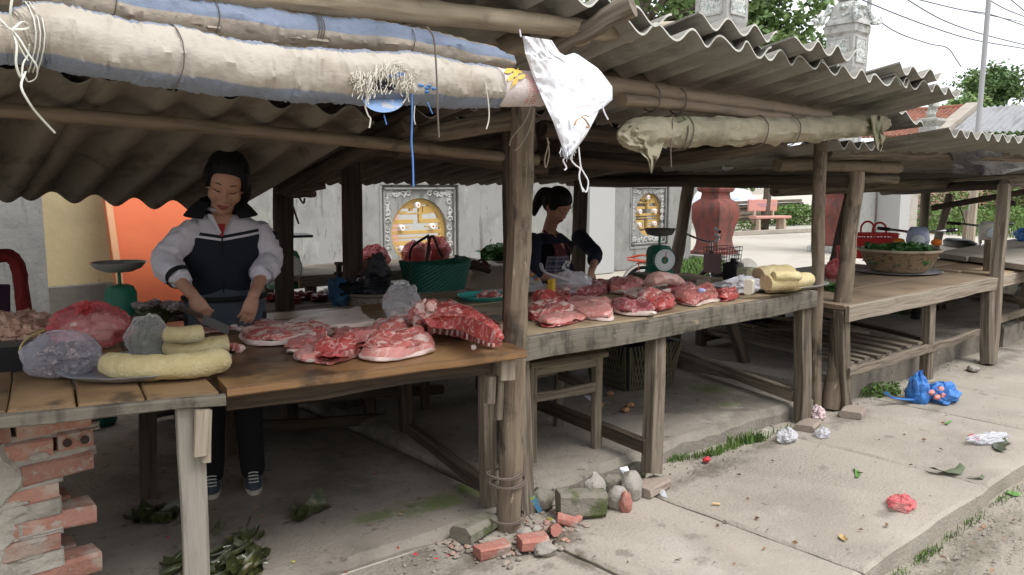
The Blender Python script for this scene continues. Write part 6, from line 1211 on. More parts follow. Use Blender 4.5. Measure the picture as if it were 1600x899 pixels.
# the right table: wicker basket with greens, red basket, tray, bags
p = at(1403, 425, z=H3); tray(p+V((0, 0, .001)), .40, .36, 0, 'flat tin tray under the wicker basket of greens', m_alu, .016)
def wick(c, r0, r1, h, label, m, name, n=64, rows=14):
    T = thing(name, c, label, 'basket'); q = MB(); rg = []
    for i in range(rows+1):
        t = i/rows; r = lerp(r0, r1, t**.7); rg.append([V((c[0]+math.cos(6.2832*j/n)*r*(1+.016*((i+j//2) % 2)), c[1]+math.sin(6.2832*j/n)*r*(1+.016*((i+j//2) % 2)), c[2]+h*t)) for j in range(n)])
    rg.append([V((c[0]+math.cos(6.2832*j/n)*r1*.94, c[1]+math.sin(6.2832*j/n)*r1*.94, c[2]+h*.8)) for j in range(n)]); rg.append([V((c[0]+math.cos(6.2832*j/n)*r0*.8, c[1]+math.sin(6.2832*j/n)*r0*.8, c[2]+h*.3)) for j in range(n)])
    q.rings(rg, [j*.02 for j in range(n+1)], [i*.01 for i in range(rows+3)]); part('woven_body', q, m, T, smooth=0)
    q = MB(); q.tube([V((c[0]+math.cos(6.2832*j/40)*r1*1.02, c[1]+math.sin(6.2832*j/40)*r1*1.02, c[2]+h)) for j in range(41)], .014, 7); part('rim', q, m_bamboo, T); return T
c = p+V((0, 0, .012)); wick(c, .22, .335, .19, 'round wicker basket heaped with greens on the right table', mat('brown_wicker', (.24, .165, .095), .75, [((.10, .065, .04), 24, .5, .62, .9)], (60, .4)), 'wicker_basket')
q = MB(); leafy(q, lambda: (lambda a_, r_: c+V((math.cos(a_)*r_, math.sin(a_)*r_, .15)))(rnd(0, 6.28), .25*math.sqrt(random.random())), 1300, .07, .06); q.blob(c+V((0, 0, .10)), (.28, .28, .08), amp=.2); solo('greens', q, m_veg, 'heap of dark green leaves in the wicker basket', 'vegetables', smooth=0)
p = at(1382, 408, z=H3); p.y += .25; p.x += .25; T = thing('red_basket', p, 'red plastic shopping basket with two loop handles behind the wicker basket', 'basket'); rb = plain('red_plastic', (.58, .035, .035), .35)
q = MB(); n = 44
def rbp(j, t, o=1): a = 6.2832*j/n; e = (abs(math.cos(a))**4+abs(math.sin(a))**4)**-.25; return p+RZ(-.7) @ V((math.cos(a)*e*(.19+.055*t)*o, math.sin(a)*e*(.12+.04*t)*o, .27*t))
q.rings([[rbp(j, 0) for j in range(n)], [rbp(j, .5) for j in range(n)], [rbp(j, .80) for j in range(n)]], [j*.02 for j in range(n+1)], [0, .1, .2], True, True, False)
q.rings([[rbp(j, .90) for j in range(n)], [rbp(j, .98) for j in range(n)], [rbp(j, 1.0, 1.03) for j in range(n)], [rbp(j, .95, 1.03) for j in range(n)]], [j*.02 for j in range(n+1)], [0, .1, .2, .3], True, False, False)
for j in range(0, n, 1): q.beam(rbp(j, .79), rbp(j, .91), .010, .006, up=(1, 1, 0), seg=1, jit=0)
part('body', q, rb, T)
for s_ in (-1, 1):
    q = MB(); q.tube(path([p+RZ(-.7) @ V((x_, s_*.14, z_)) for x_, z_ in [(-.07, .26), (-.07, .33), (-.04, .375), (0, .388), (.04, .375), (.07, .33), (.07, .26)]], 5), .011, 8); part('handle', q, rb, T)
redbag(1305, 425, H3, 3.3, (.11, .09, .09), 'small pink red plastic bag between the two round posts', m_pinkbag, False)
q = MB(); b = at(1310, 405, y=3.3); q.tube(path([b+V((0, 0, -.03)), b+V((.0, 0, .05)), b+V((-.02, 0, .12))], 4), [.02, .018, .016, .016, .018, .02, .02, .016, .008], 7, flat=.5); solo('bag_knot', q, m_pinkbag, 'twisted neck of the small pink red bag', 'bag')
q = MB(); c = at(1293, 474, z=.62); leafy(q, lambda: c+V((rnd(-.07, .1), rnd(-.1, .2), 0)), 260, .06, .14); solo('greens', q, m_veg, 'small bunch of greens in the gap between middle and right tables', 'vegetables', smooth=0)
T = thing('side_stool', (c.x, c.y, .1), 'small plank stool with curved leg in the gap between the tables', 'stool'); q = MB(); q.beam(c+V((-.12, .0, -.02)), c+V((.16, .12, -.02)), .26, .03, seg=3); part('seat', q, m_wood, T)
q = MB(); q.tube(path([c+V((-.05, -.02, -.03)), c+V((.05, -.02, -.08)), c+V((.08, -.02, -.2)), c+V((.05, -.02, -.52))], 5), .025, 9); part('leg', q, m_wpale, T)
q = MB(); q.tube(path([c+V((.1, .15, -.03)), c+V((.12, .15, -.52))], 5), .025, 9); part('leg', q, m_wpale, T)
# floor goods below the tables
c = at(1192, 560, z=.1); T = thing('floor_bag', c, 'big orange topped black and blue bag on the floor behind the middle table', 'bag'); c = c+V((.55, .55, 0))
part('body', bag(c+V((0, 0, .26)), (.33, .28, .30), .2, .14, seed=61), mat('dark_blue_fabric', (.012, .013, .02), .8, [((.02, .04, .14), 3, .5, .62, .9)], (20, .3)), T); q = bag(c+V((-.03, -.03, .40)), (.34, .29, .16), .2, .16, seed=62, flat=False); part('orange_top', q, mat('orange_fabric', (.50, .07, .02), .6, [((.2, .03, .01), 6, .5, .7, .8)], (15, .4)), T)
a = at(1010, 604, z=.1); T = thing('dark_crate', a, 'dark plastic mesh basket on the floor under the middle table', 'basket'); a = a+V((.02, .16, 0)); mk = mat('dark_mesh_plastic', (.045, .042, .038), .55, [((.02, .025, .05), 4, .5, .62, .8)])
q = MB()
for k in range(4):
    an = -.15+k*math.pi/2; ax = V((math.cos(an), math.sin(an), 0)); nx = V((math.sin(an), -math.cos(an), 0)); 
    for i in range(15):
        for dg in (-1, 1):
            x0_ = -.19+.38*i/14; q.beam(a+nx*.212+ax*x0_, a+nx*.262+ax*max(-.24, min(.24, (x0_*1.2+dg*.10)))+V((0, 0, .32)), .009, .007, up=nx, seg=1, jit=0)
o = part('mesh_sides', q, plain('olive_mesh', (.14, .13, .08), .6), T); o['kind'] = 'stuff'
q = MB(); q.lathe([(.20, 0), (.215, .02), (.25, .30), (.262, .32), (.235, .31), (.2, .03)], 16, a, Matrix.Rotation(-.15+math.pi/4*0, 3, 'Z'), sq=.95); part('liner', q, mk, T)
c = at(168, 684, z=.035); q = MB(); q.lathe([(.07, 0), (.085, .03), (.09, .16), (.07, .2), (.04, .215), (.03, .26), (.01, .262)], 22, c+V((.05, .3, .0))); solo('green_jar', q, plain('green_glaze', (.01, .09, .07), .25), 'dark green glossy jar on the floor beside the brick pier', 'jar')
for i, (u, v, m, r, lb) in enumerate([(515, 612, m_clear2, .07, 'pale plastic bag on the lower shelf of the back bench'), (560, 612, m_redbag, .06, 'red bag on the lower shelf of the back bench'), (440, 625, m_clear2, .07, 'whitish bundle at the left of the lower shelf')]):
    c = at(u, v, y=4.6); c.z = max(c.z, .37+r*.7); solo('shelf_bag', bag(c, (r*1.5, r, r), 0, .3, seed=i+70), m, lb, 'bag')
q = MB(); c = at(1497, 478, z=.3); c.y += .6; leafy(q, lambda: c+V((rnd(-.3, .4), rnd(-.15, .15), -.1)), 500, .10, .18); solo('greens', q, m_veg, 'green leaves on the floor under the right table', 'vegetables', smooth=0)
c = at(1588, 482, z=.2); q = bag(c+V((.6, .5, .22)), (.42, .3, .26), .1, .2, seed=81); solo('pale_sack', q, mat('pale_sack', (.50, .48, .38), .7, [((.30, .42, .34), 4, .55, .66, .8)], (20, .4)), 'bulging pale sack under the far tables', 'sack')
for i, (u, v) in enumerate([(1578, 392), (1600, 394), (1572, 385)]):
    c = at(u, v, z=.80); c = c+V((.75+.25*i, -.10+.12*i, .07)); solo('blue_bag', bag(c, (.20, .16, .10), .3*i, .26, seed=90+i), m_bluebag, ['blue plastic bundle on the pale slab table, front left', 'blue plastic bundle on the pale slab table at the picture edge', 'darker blue plastic bundle behind the other two'][i], 'bag', 'blue bundles on the slab table')
# chopping knife at the white jacket woman's hand is built with her
# ------------------------------------------------------------------ brick pier
T = thing('brick_pier', (.1, 2.85, -.1), 'crumbling unplastered brick pier carrying the left table', 'pier'); PY = 2.90
ends = [(652, 142, 0), (684, 146, 1), (722, 146, 0), (766, 92, 0), (802, 152, 0), (846, 95, 0), (878, 160, 0), (916, 108, 0), (955, 150, 0)]
ztop = at(60, 640, y=PY).z
zs = []
for i, (v, u, hl) in enumerate(ends): zs.append(at(u, v, y=PY).z)
brm = {}
for i, (v, u, hl) in enumerate(ends):
    xe = at(u, v, y=PY).x; z_ = zs[i]; h = .064
    x = xe; k = 0
    while x > -.75:
        L = .108 if (hl and k == 0) or (i % 3 == 2 and k == 1) or (i % 4 == 1 and k == 2) else .215*rnd(.96, 1.03)
        q = MB(); q.box((x-L/2, PY+.06+rnd(-.008, .012), z_+rnd(-.003, .003)), (L, .12, h), rz=rnd(-.03, .03), jit=.007, ch=.008); q.jitter(.004, 24); part('brick', q, m_brick, T)
        if L < .12:
            for dx in (-.026, .026):
                q = MB(); q.lathe([(.014, 0), (.014, .004), (.002, .004)], 12, (x-L/2+dx, PY+.0005, z_), Matrix.Rotation(R(90), 3, 'X')); q.v = [(p[0], p[1]-.006, p[2]) for p in q.v]; part('brick_hole_shade', q, m_hole_shade, T)
        x -= L+rnd(.010, .020); k += 1
    # second row of bricks behind, deeper and set back
    q = MB(); q.box((xe-.35-.02*(i % 2), PY+.19, z_), (.6, .12, h), jit=.006, ch=.008); part('brick', q, m_brick, T)
    zb = z_-h/2; zn = zs[i+1]+.032 if i+1 < len(ends) else zb-.02
    xm = min(xe, at(ends[i+1][1], v, y=PY).x if i+1 < len(ends) else xe)+rnd(.0, .03)
    q = MB(); nx_ = 30
    def mt(a, b): xx = lerp(-.8, xm, a); return V((xx, PY+.009-.010*nz((xx*9, b*3, i))-.014*max(0, nz((xx*6, i*3.1, 2))), lerp(zn-.008, zb+.010, b)))
    q.grid(mt, nx_, 5); q.grid(lambda a, b: V((lerp(-.8, xm, a), lerp(PY+.004, PY+.22, b), zb+.006+.006*nz((a*20, b*4, i)))), nx_, 4); q.grid(lambda a, b: V((lerp(-.8, xm, a), lerp(PY+.004, PY+.22, b), zn-.004+.006*nz((a*20, b*4, i+5)))), nx_, 4); q.grid(lambda a, b: V((xm-.004+.008*nz((a*9, b*4, i)), lerp(PY+.004, PY+.22, a), lerp(zn-.004, zb+.006, b))), 8, 4)
    part('mortar', q, m_mortar, T)
    for k in range(5):
        xx = rnd(-.5, xe-.06); q = MB(); q.blob((xx, PY+.001, zb+rnd(-.014, .016)), (rnd(.03, .085), .004, rnd(.008, .018)), amp=.4, seed=i*9+k, nu=14, nv=8); part('mortar_smear', q, m_mortar, T)
q = MB(); cv_ = [(690, 28), (712, 34), (735, 66), (752, 60), (775, 38), (790, 30), (812, 44), (835, 50), (850, 36), (872, 30), (890, 52), (930, 40)]
def mp2(a, b):
    x = b*(len(cv_)-1); i = min(int(x), len(cv_)-2); t = x-i; v = lerp(cv_[i][0], cv_[i+1][0], t); u = lerp(cv_[i][1], cv_[i+1][1], t); p = at(u, v, y=PY); xx = lerp(-.7, p.x+.012*nz((b*30, 2, 1)), a)
    return V((xx, PY-.010+.012*nz((xx*16, p.z*16, 4))+(.022 if a > .97 else 0), p.z))
q.grid(mp2, 40, 60); part('mortar_coat', q, m_mortar, T)
q = MB(); q.beam((-.85, PY+.2, .33), (.36, PY+.2, .33), .20, .9, seg=4, jit=.02); part('core', q, m_mortar, T)
# ================================================================== PEOPLE
def ell(q, c, r, M=None, nu=20, nv=14): return q.blob(c, r, M, amp=0, nu=nu, nv=nv)
def chain(q, pts, rr, n=14, k=5):
    P = path(pts, k); N = len(P)-1; R_ = []
    for i in range(len(P)):
        x = i/N*(len(rr)-1); j = min(int(x), len(rr)-2); R_.append(lerp(rr[j], rr[j+1], x-j))
    q.tube(P, R_, n); ell(q, P[0], (R_[0],)*3, nu=12, nv=8); ell(q, P[-1], (R_[-1],)*3, nu=12, nv=8)
def loft(q, secs, n=32, M=None, cap=True, e=2.4):
    rings = []
    for c, rx, ry in secs:
        ring = []
        for j in range(n):
            a = 6.2832*j/n; k = (abs(math.cos(a))**e+abs(math.sin(a))**e)**(-1/e); v = V((rx*k*math.cos(a), ry*k*math.sin(a), 0)); ring.append(V(c)+(M @ v if M else v))
        rings.append(ring)
    q.rings(rings, [j*.05 for j in range(n+1)], [i*.1 for i in range(len(rings))], True, cap, cap)
def hand(q, W, d, nrm, sgn, curls, spread=.2, thumb=(.45, .75, -.35), s=.92):
    d = V(d).normalized(); n = V(nrm); n = (n-d*n.dot(d)).normalized(); sd = d.cross(n)*sgn
    rings = []
    for t, w_, h_ in [(-.12, .026, .019), (.0, .026, .019), (.3, .034, .020), (.7, .041, .018), (1.0, .040, .014), (1.06, .034, .009)]:
        c = W+d*(.085*s*t); rings.append([c+sd*(math.cos(6.2832*j/14)*w_*s)+n*(math.sin(6.2832*j/14)*h_*s) for j in range(14)])
    q.rings(rings, [j*.01 for j in range(15)], [i*.02 for i in range(6)])
    for i, L in enumerate([.072, .080, .074, .058]):
        p = W+d*(.080*s)+sd*((1.5-i)*.0195*s); dd = (d+sd*((1.5-i)*spread*.35)).normalized(); pts = [p-d*.012]; a = 0
        for k, f in enumerate((.45, .30, .25)):
            a += curls[i]*(.8 if k == 0 else 1.0); v = dd*math.cos(a)-n*math.sin(a); pts += [p.copy()] if k == 0 else []; p = p+v*(L*s*f); pts.append(p.copy())
        q.tube(pts, [.0095*s, .0098*s, .0090*s, .0084*s, .0066*s], 10); ell(q, pts[-1], (.0066*s,)*3, nu=9, nv=6); [ell(q, x, (.0094*s,)*3, nu=9, nv=6) for x in pts[1:3]]
    p = W+d*(.02*s)+sd*(.022*s)-n*.004; v = (d*thumb[0]+sd*thumb[1]+n*thumb[2]).normalized(); v2 = (v+d*.7-sd*.25).normalized()
    q.tube([p, p+v*.035*s, p+v*.035*s+v2*.030*s, p+v*.035*s+v2*.055*s], [.015*s, .0125*s, .0108*s, .0075*s], 10); ell(q, p+v*.035*s+v2*.055*s, (.0075*s,)*3, nu=9, nv=6)
def head(q, C, M, s=1.0):
    W = lambda x, y, z: C+M @ V((x*s, y*s, z*s)); E = lambda c, r: ell(q, W(*c), tuple(x*s for x in r), M, 28, 20)
    E((0, .012, .035), (.074, .092, .085)); E((0, -.010, -.025), (.066, .075, .088)); E((0, -.035, -.078), (.038, .042, .036)); E((0, -.03, .03), (.066, .062, .066))
    for sx in (-1, 1):
        E((sx*.036, -.052, -.028), (.030, .028, .032)); E((sx*.073, .012, -.012), (.010, .018, .030)); E((sx*.030, -.070, .012), (.017, .013, .010)); E((sx*.028, -.073, .036), (.026, .010, .009)); E((sx*.013, -.090, -.030), (.010, .012, .009))
    E((0, -.085, -.006), (.011, .014, .030)); E((0, -.097, -.027), (.012, .013, .011)); E((0, -.080, -.060), (.024, .012, .009)); E((0, -.077, -.071), (.021, .012, .009)); E((0, -.072, -.094), (.018, .014, .014))
    return W
def strands(T, Wh):
    q = MB()
    for i in range(70):
        s = random.choice((-1, 1)); a = rnd(-.9, .9); x0, z0 = s*.088*math.cos(a), .05+.095*abs(math.sin(a))*.9; y0 = rnd(-.055, .07); L = rnd(.03, .09)
        q.tube(path([Wh(x0*.96, y0, z0-.01), Wh(x0*1.04+rnd(-.006, .006), y0-rnd(0, .02), z0-L*.5), Wh(x0*1.0+rnd(-.012, .012), y0-rnd(-.01, .03), z0-L)], 3), .0009, 3)
    part('loose_strands', q, m_hair, T)['kind'] = 'stuff'
m_lip = plain('lips', (.27, .075, .065), .5)
def face_parts(T, W, bodyo, s=1):
    for sx in (-1, 1):
        q = MB(); q.tube(path([W(sx*.012, -.0855, .036), W(sx*.03, -.086, .043), W(sx*.052, -.068, .036)], 4), [.0022, .003, .0034, .0036, .0036, .0034, .003, .0024, .0012], 6, flat=.6); part('eyebrow', q, m_hair, bodyo)
        q = MB(); q.tube(path([W(sx*.014, -.0815, .010), W(sx*.030, -.0845, .0045), W(sx*.047, -.0745, .011)], 4), .0018, 6); part('eyelash', q, m_hair, bodyo)
    q = MB()
    q.tube(path([W(-.024, -.0835, -.062), W(-.008, -.0935, -.0585), W(0, -.0925, -.060), W(.008, -.0935, -.0585), W(.024, -.0835, -.062)], 4), [.002, .003, .004, .0046, .005, .005, .0048, .0046, .0046, .0046, .0048, .005, .005, .0046, .004, .003, .002], 8)
    q.tube(path([W(-.022, -.083, -.064), W(0, -.0915, -.071), W(.022, -.083, -.064)], 5), [.002, .004, .005, .0056, .006, .006, .006, .0056, .005, .004, .002], 8); part('lips', q, m_lip, bodyo)
def coat_mat():
    m = mat('jacket_cloth', (.02, .025, .035), .75, [], (35, .25), .25); N = m.node_tree.nodes; Lk = m.node_tree.links.new; b = N['Principled BSDF']
    tc = N.new('ShaderNodeTexCoord'); sp = N.new('ShaderNodeSeparateXYZ'); Lk(tc.outputs['Object'], sp.inputs[0]); ab = N.new('ShaderNodeMath'); ab.operation = 'ABSOLUTE'; Lk(sp.outputs['X'], ab.inputs[0])
    ml = N.new('ShaderNodeMath'); ml.operation = 'MULTIPLY_ADD'; ml.inputs[1].default_value = -.16; Lk(ab.outputs[0], ml.inputs[0]); Lk(sp.outputs['Z'], ml.inputs[2])
    mr = N.new('ShaderNodeMapRange'); mr.inputs['From Min'].default_value = 1.0; mr.inputs['From Max'].default_value = 1.4; Lk(ml.outputs[0], mr.inputs['Value'])
    cr = N.new('ShaderNodeValToRGB'); cr.color_ramp.interpolation = 'CONSTANT'; e = cr.color_ramp.elements; nv, wh = (.011, .014, .022, 1), (.60, .58, .64, 1)
    e[0].position = 0; e[0].color = nv; e[1].position = .535; e[1].color = wh
    for p_, c in ((.56, nv), (.595, wh)): k = e.new(p_); k.color = c
    Lk(mr.outputs[0], cr.inputs[0]); Lk(cr.outputs[0], b.inputs['Base Color']); return m
m_white_cl = mat('white_nylon', (.60, .58, .64), .7, [((.47, .45, .51), 7, .5, .72, .6)], (22, .45), .25)
m_navy = mat('navy_cloth', (.014, .017, .028), .8, [], (30, .3), .2)
m_blackcl = plain('black_cloth', (.010, .010, .012), .85); m_apronc = mat('grey_apron_cloth', (.055, .068, .085), .7, [((.035, .045, .06), 8, .5, .7, .8)], (12, .4), .25)
def folds(q, a=.006, fr=14): q.v = [tuple(V(p)+a*noise.noise_vector(V((p[0]*fr, p[1]*fr, p[2]*fr*1.8)))) for p in q.v]; return q
def vendor_one():
    ang = -.37; y0 = 3.74; B = at(352, 480, y=y0); base = V((B.x, y0, .035)); Mi = RZ(-ang)
    L = lambda u, v, y: Mi @ (at(u, v, y=y)-base)
    T = thing('person', (0, 0, 0), 'woman in white and navy tracksuit jacket slicing pork at the brown table', 'person')
    sh = [L(288, 360, 3.74), L(413, 362, 3.66)]; el = [L(262, 410, 3.70), L(417, 408, 3.60)]; wr = [L(302, 462, 3.50), L(396, 462, 3.40)]
    C = L(353, 287, 3.58); C.z += .0; Mh = Matrix.Rotation(R(10), 3, 'Y') @ Matrix.Rotation(R(30), 3, 'X'); nb = V((0, 0, 1.30)); hz = .80
    q = MB(); W = head(q, C, Mh, 1.06); chain(q, [nb+V((0, .0, -.06)), nb+V((0, -.035, .04)), C+V((0, .02, -.05))], [.06, .05, .052])
    loft(q, [(V((0, 0, hz-.06)), .15, .11), (V((0, 0, hz+.05)), .155, .11), (V((-.005, 0, 1.0)), .135, .095), (V((0, -.01, 1.15)), .15, .10), (V((0, -.01, 1.24)), .16, .10), (V((0, 0, 1.31)), .10, .07)])
    for i in range(2): chain(q, [sh[i]+V((0, 0, -.03)), el[i], wr[i]], [.050, .045, .040, .036, .028, .026])
    hand(q, wr[0], V((.45, -.28, -.85)), V((-.35, -.75, .35)), 1, [.32, .62, .72, .75], thumb=(.55, .45, -.5)); hand(q, wr[1], V((-.30, -.12, -.95)), V((.40, -.85, .2)), -1, [.42, .38, .42, .5], thumb=(.7, .3, -.45))
    ft = [L(331, 752, 3.78), L(396, 756, 3.70)]; ft = [V((f.x, f.y, .0)) for f in ft]
    for i, sx in enumerate((-1, 1)): chain(q, [V((sx*.085-.0, 0, hz)), V((ft[i].x*.9, -.02, .44)), ft[i]+V((0, .02, .06))], [.085, .078, .060, .055, .042, .038])
    bo = part('body', q, m_skin, T, remesh=.0052, sm=3); face_parts(T, W, bo)
    # clothes
    q = MB(); loft(q, [(V((-.01, .0, .955)), .158, .118), (V((-.01, -.005, .98)), .176, .130), (V((-.008, -.005, 1.04)), .186, .135), (V((0, -.01, 1.14)), .192, .135), (V((0, -.01, 1.23)), .200, .130), (V((0, 0, 1.285)), .175, .108), (V((0, 0, 1.335)), .095, .082)])
    for i in range(2): ell(q, sh[i]+V((.0, 0, -.045)), (.07, .075, .07))
    part('jacket', folds(q, .006), coat_mat(), T, remesh=.0075, sm=5)
    for i in range(2):
        q = MB(); cuff = el[i].lerp(wr[i], .42 if i == 0 else .38)
        chain(q, [sh[i]+V(((.03, -.03)[i], 0, -.015)), sh[i].lerp(el[i], .5), el[i]+V(((-.012, .012)[i], .01, 0)), cuff], [.066, .068, .064, .062, .063, .064, .063, .054]); part('sleeve', folds(q, .015, 21), m_white_cl, T, remesh=.006, sm=2)
        q = MB(); d = (wr[i]-el[i]).normalized(); q.tube([cuff-d*.006, cuff+d*.006, cuff+d*.02], [.057, .059, .055], 20, cap=False); part('cuff', folds(q, .003), m_blackcl if i == 0 else m_white_cl, T)
    def collar(a, b):
        an = lerp(R(-152), R(152), a); P_ = [(.066, 1.345), (.078, 1.412), (.088, 1.420), (.128, 1.388), (.160, 1.348)]; x = b*4; i = min(3, int(x)); r = lerp(P_[i][0], P_[i+1][0], x-i); z = lerp(P_[i][1], P_[i+1][1], x-i)
        f = 1-(abs(an)/R(152))**6*.15; return V((math.sin(an)*r*1.03, math.cos(an)*r*.92*f-.012, z-.036*(1-math.cos(an))*.5))
    q = MB(); q.grid(collar, 40, 10); part('collar', q, m_blackcl, T)
    fy = -.146
    q = MB(); q.grid(lambda a, b: V(((a-.5)*.10*(1-b), lerp(-.098, fy+.002, b**.6), lerp(1.335, 1.235, b))), 6, 8); part('neckline', q, m_skin, T)
    q = MB(); q.grid(lambda a, b: V(((a-.5)*.034*(1-b*.7), lerp(-.128, fy-.004, b), lerp(1.292, 1.235, b))), 4, 5); part('shirt', q, plain('red_shirt', (.30, .02, .025), .8), T)
    q = MB(); q.grid(lambda a, b: V((lerp(-.048, -.006, b)+(a-.5)*.022*(1-b*.5), lerp(-.112, fy-.004, b), lerp(1.335, 1.25, b))), 3, 8); part('lining', q, m_white_cl, T)
    q = MB(); q.tube(path([V((.0, fy-.002, 1.235)), V((.0, fy+.004, 1.12)), V((-.004, fy+.008, .98))], 5), .0035, 6); part('zip', q, m_blackcl, T)
    for x_, z_, t_ in [(-.155, 1.02, .10), (.125, .985, -.12)]: q = MB(); q.beam((x_*.9, -.138, z_-.04), (x_*.9-t_*.15, -.142, z_+.05), .020, .006, up=(0, 1, 0), seg=2, jit=.001); part('pocket_trim', q, m_white_cl, T)
    q = MB(); cc = nb+V((0, -.05, .065)); q.tube([cc+V((math.cos(6.2832*j/24)*.058, math.sin(6.2832*j/24)*.056, .012*math.sin(6.2832*j/24))) for j in range(25)], .0065, 7, flat=1.6); part('choker', q, plain('silver_choker', (.42, .40, .42), .35, metal=.6), T)
    q = MB(); q.grid(lambda a, b: V((math.sin((a-.5)*2.9)*lerp(.175, .205, b)*1.0, -math.cos((a-.5)*2.9)*lerp(.135, .165, b)+.006*math.sin(a*21)*b, lerp(1.0, .50, b))), 40, 14); part('apron', q, m_apronc, T)
    q = MB(); q.tube([V((math.sin((j/20-.5)*3.0)*.186, -math.cos((j/20-.5)*3.0)*.146, .945)) for j in range(21)], .010, 6, flat=1.4); part('apron_tie', q, m_blackcl, T)
    for i, sx in enumerate((-1, 1)):
        q = MB(); chain(q, [V((sx*.085, 0, hz+.05)), V((ft[i].x*.9, -.02, .44)), ft[i]+V((0, .02, .08))], [.105, .095, .075, .068, .062, .060]); part('trouser_leg', folds(q, .005), m_blackcl, T, remesh=.009, sm=4)
        q = MB(); f = ft[i]; loft(q, [(f+V((0, -.03, .0)), .040, .118), (f+V((0, -.03, .022)), .044, .122)], e=2.2); so_ = part('shoe_sole', q, plain('sole', (.45, .42, .36), .7), T)
        q = MB(); ell(q, f+V((0, -.055, .03)), (.042, .088, .042)); ell(q, f+V((0, .03, .05)), (.040, .055, .058)); part('shoe', q, plain('slate_canvas', (.045, .055, .075), .8), T, remesh=.006, sm=3)
        q = MB(); [q.tube(path([f+V((-.022, -.05-.02*k, .078-.008*k)), f+V((0, -.062-.02*k, .086-.010*k)), f+V((.022, -.05-.02*k, .078-.008*k))], 3), .003, 5) for k in range(4)]; part('laces', q, m_string, T)
    q = MB(); Wh = lambda x, y, z: C+Mh @ V((x*1.06, y*1.06, z*1.06)); ell(q, Wh(0, .022, .066), (.090, .098, .080), Mh, 28, 20); ell(q, Wh(0, .045, .0), (.088, .085, .110), Mh, 28, 20); ell(q, Wh(0, .05, .125), (.03, .035, .03), Mh)
    for sx in (-1, 1): ell(q, Wh(sx*.073, -.022, .040), (.022, .045, .060), Mh)
    chain(q, [Wh(.05, .07, .02), Wh(.075, .06, -.05), Wh(.078, .07, -.12)], [.04, .038, .025]); part('hair', q, m_hair, T, remesh=.007, sm=4); strands(T, Wh)
    # knife in the hand on the left
    h = wr[0]+V((.03, -.05, -.085)); q = MB(); tip = L(358, 512, 3.42)
    hd = (tip-h).normalized(); q.add([h, h+hd*.02+V((0, 0, .012)), tip+V((0, 0, .006)), tip+V((0, 0, -.004)), h+hd*.12+V((0, 0, -.035)), h+V((0, 0, -.03))], [(0, 1, 2, 3, 4, 5)])
    n = len(q.v); q.add([V(p)+V((.001, .0025, 0)) for p in q.v], [(5, 4, 3, 2, 1, 0)]); 
    q.v = [tuple(V(p)) for p in q.v]
    T.location = base; T.rotation_euler = (0, 0, ang)
    Mw = RZ(ang); q.v = [tuple(base+Mw @ V(p)) for p in q.v]; hw_ = [base+Mw @ p for p in (h-hd*.10+V((0, 0, .0)), h+hd*.005)]
    K = thing('kitchen_knife', hw_[1], 'kitchen knife held by the woman in the white jacket', 'knife'); part('blade', q, mat('knife_steel', (.16, .16, .155), .4, metal=.8), K, smooth=0)
    q = MB(); q.tube(hw_, [.013, .011], 10); part('handle', q, m_wdark, K)
vendor_one()
def plaid():
    m = mat('plaid_cloth', (.030, .040, .075), .8, [], (40, .2), .2); N = m.node_tree.nodes; Lk = m.node_tree.links.new; b = N['Principled BSDF']; tc = N.new('ShaderNodeTexCoord'); cur = None
    for sc_, col, th, ax in [((0, 7, 0), (.17, .15, .17), .30, 0), ((5, 0, 0), (.17, .15, .17), .3, 0), ((0, 7, 0), (.42, .36, .36), .06, .5), ((5, 0, 0), (.35, .16, .16), .06, .5)]:
        mp = N.new('ShaderNodeMapping'); mp.inputs['Scale'].default_value = sc_; mp.inputs['Location'].default_value = (ax, ax, 0); Lk(tc.outputs['UV'], mp.inputs[0]); sp = N.new('ShaderNodeSeparateXYZ'); Lk(mp.outputs[0], sp.inputs[0]); ad = N.new('ShaderNodeMath'); ad.operation = 'ADD'; Lk(sp.outputs[0 if sc_[0] else 1], ad.inputs[0]); ad.inputs[1].default_value = 0
        fr_ = N.new('ShaderNodeMath'); fr_.operation = 'FRACT'; Lk(ad.outputs[0], fr_.inputs[0]); lt = N.new('ShaderNodeMath'); lt.operation = 'LESS_THAN'; lt.inputs[1].default_value = th; Lk(fr_.outputs[0], lt.inputs[0]); ml = N.new('ShaderNodeMath'); ml.operation = 'MULTIPLY'; ml.inputs[1].default_value = .7; Lk(lt.outputs[0], ml.inputs[0])
        mx = N.new('ShaderNodeMix'); mx.data_type = 'RGBA'; Lk(ml.outputs[0], mx.inputs[0]); mx.inputs[7].default_value = (*col, 1)
        if cur is None: mx.inputs[6].default_value = (.030, .040, .075, 1)
        else: Lk(cur, mx.inputs[6])
        cur = mx.outputs[2]
    Lk(cur, b.inputs['Base Color']); return m
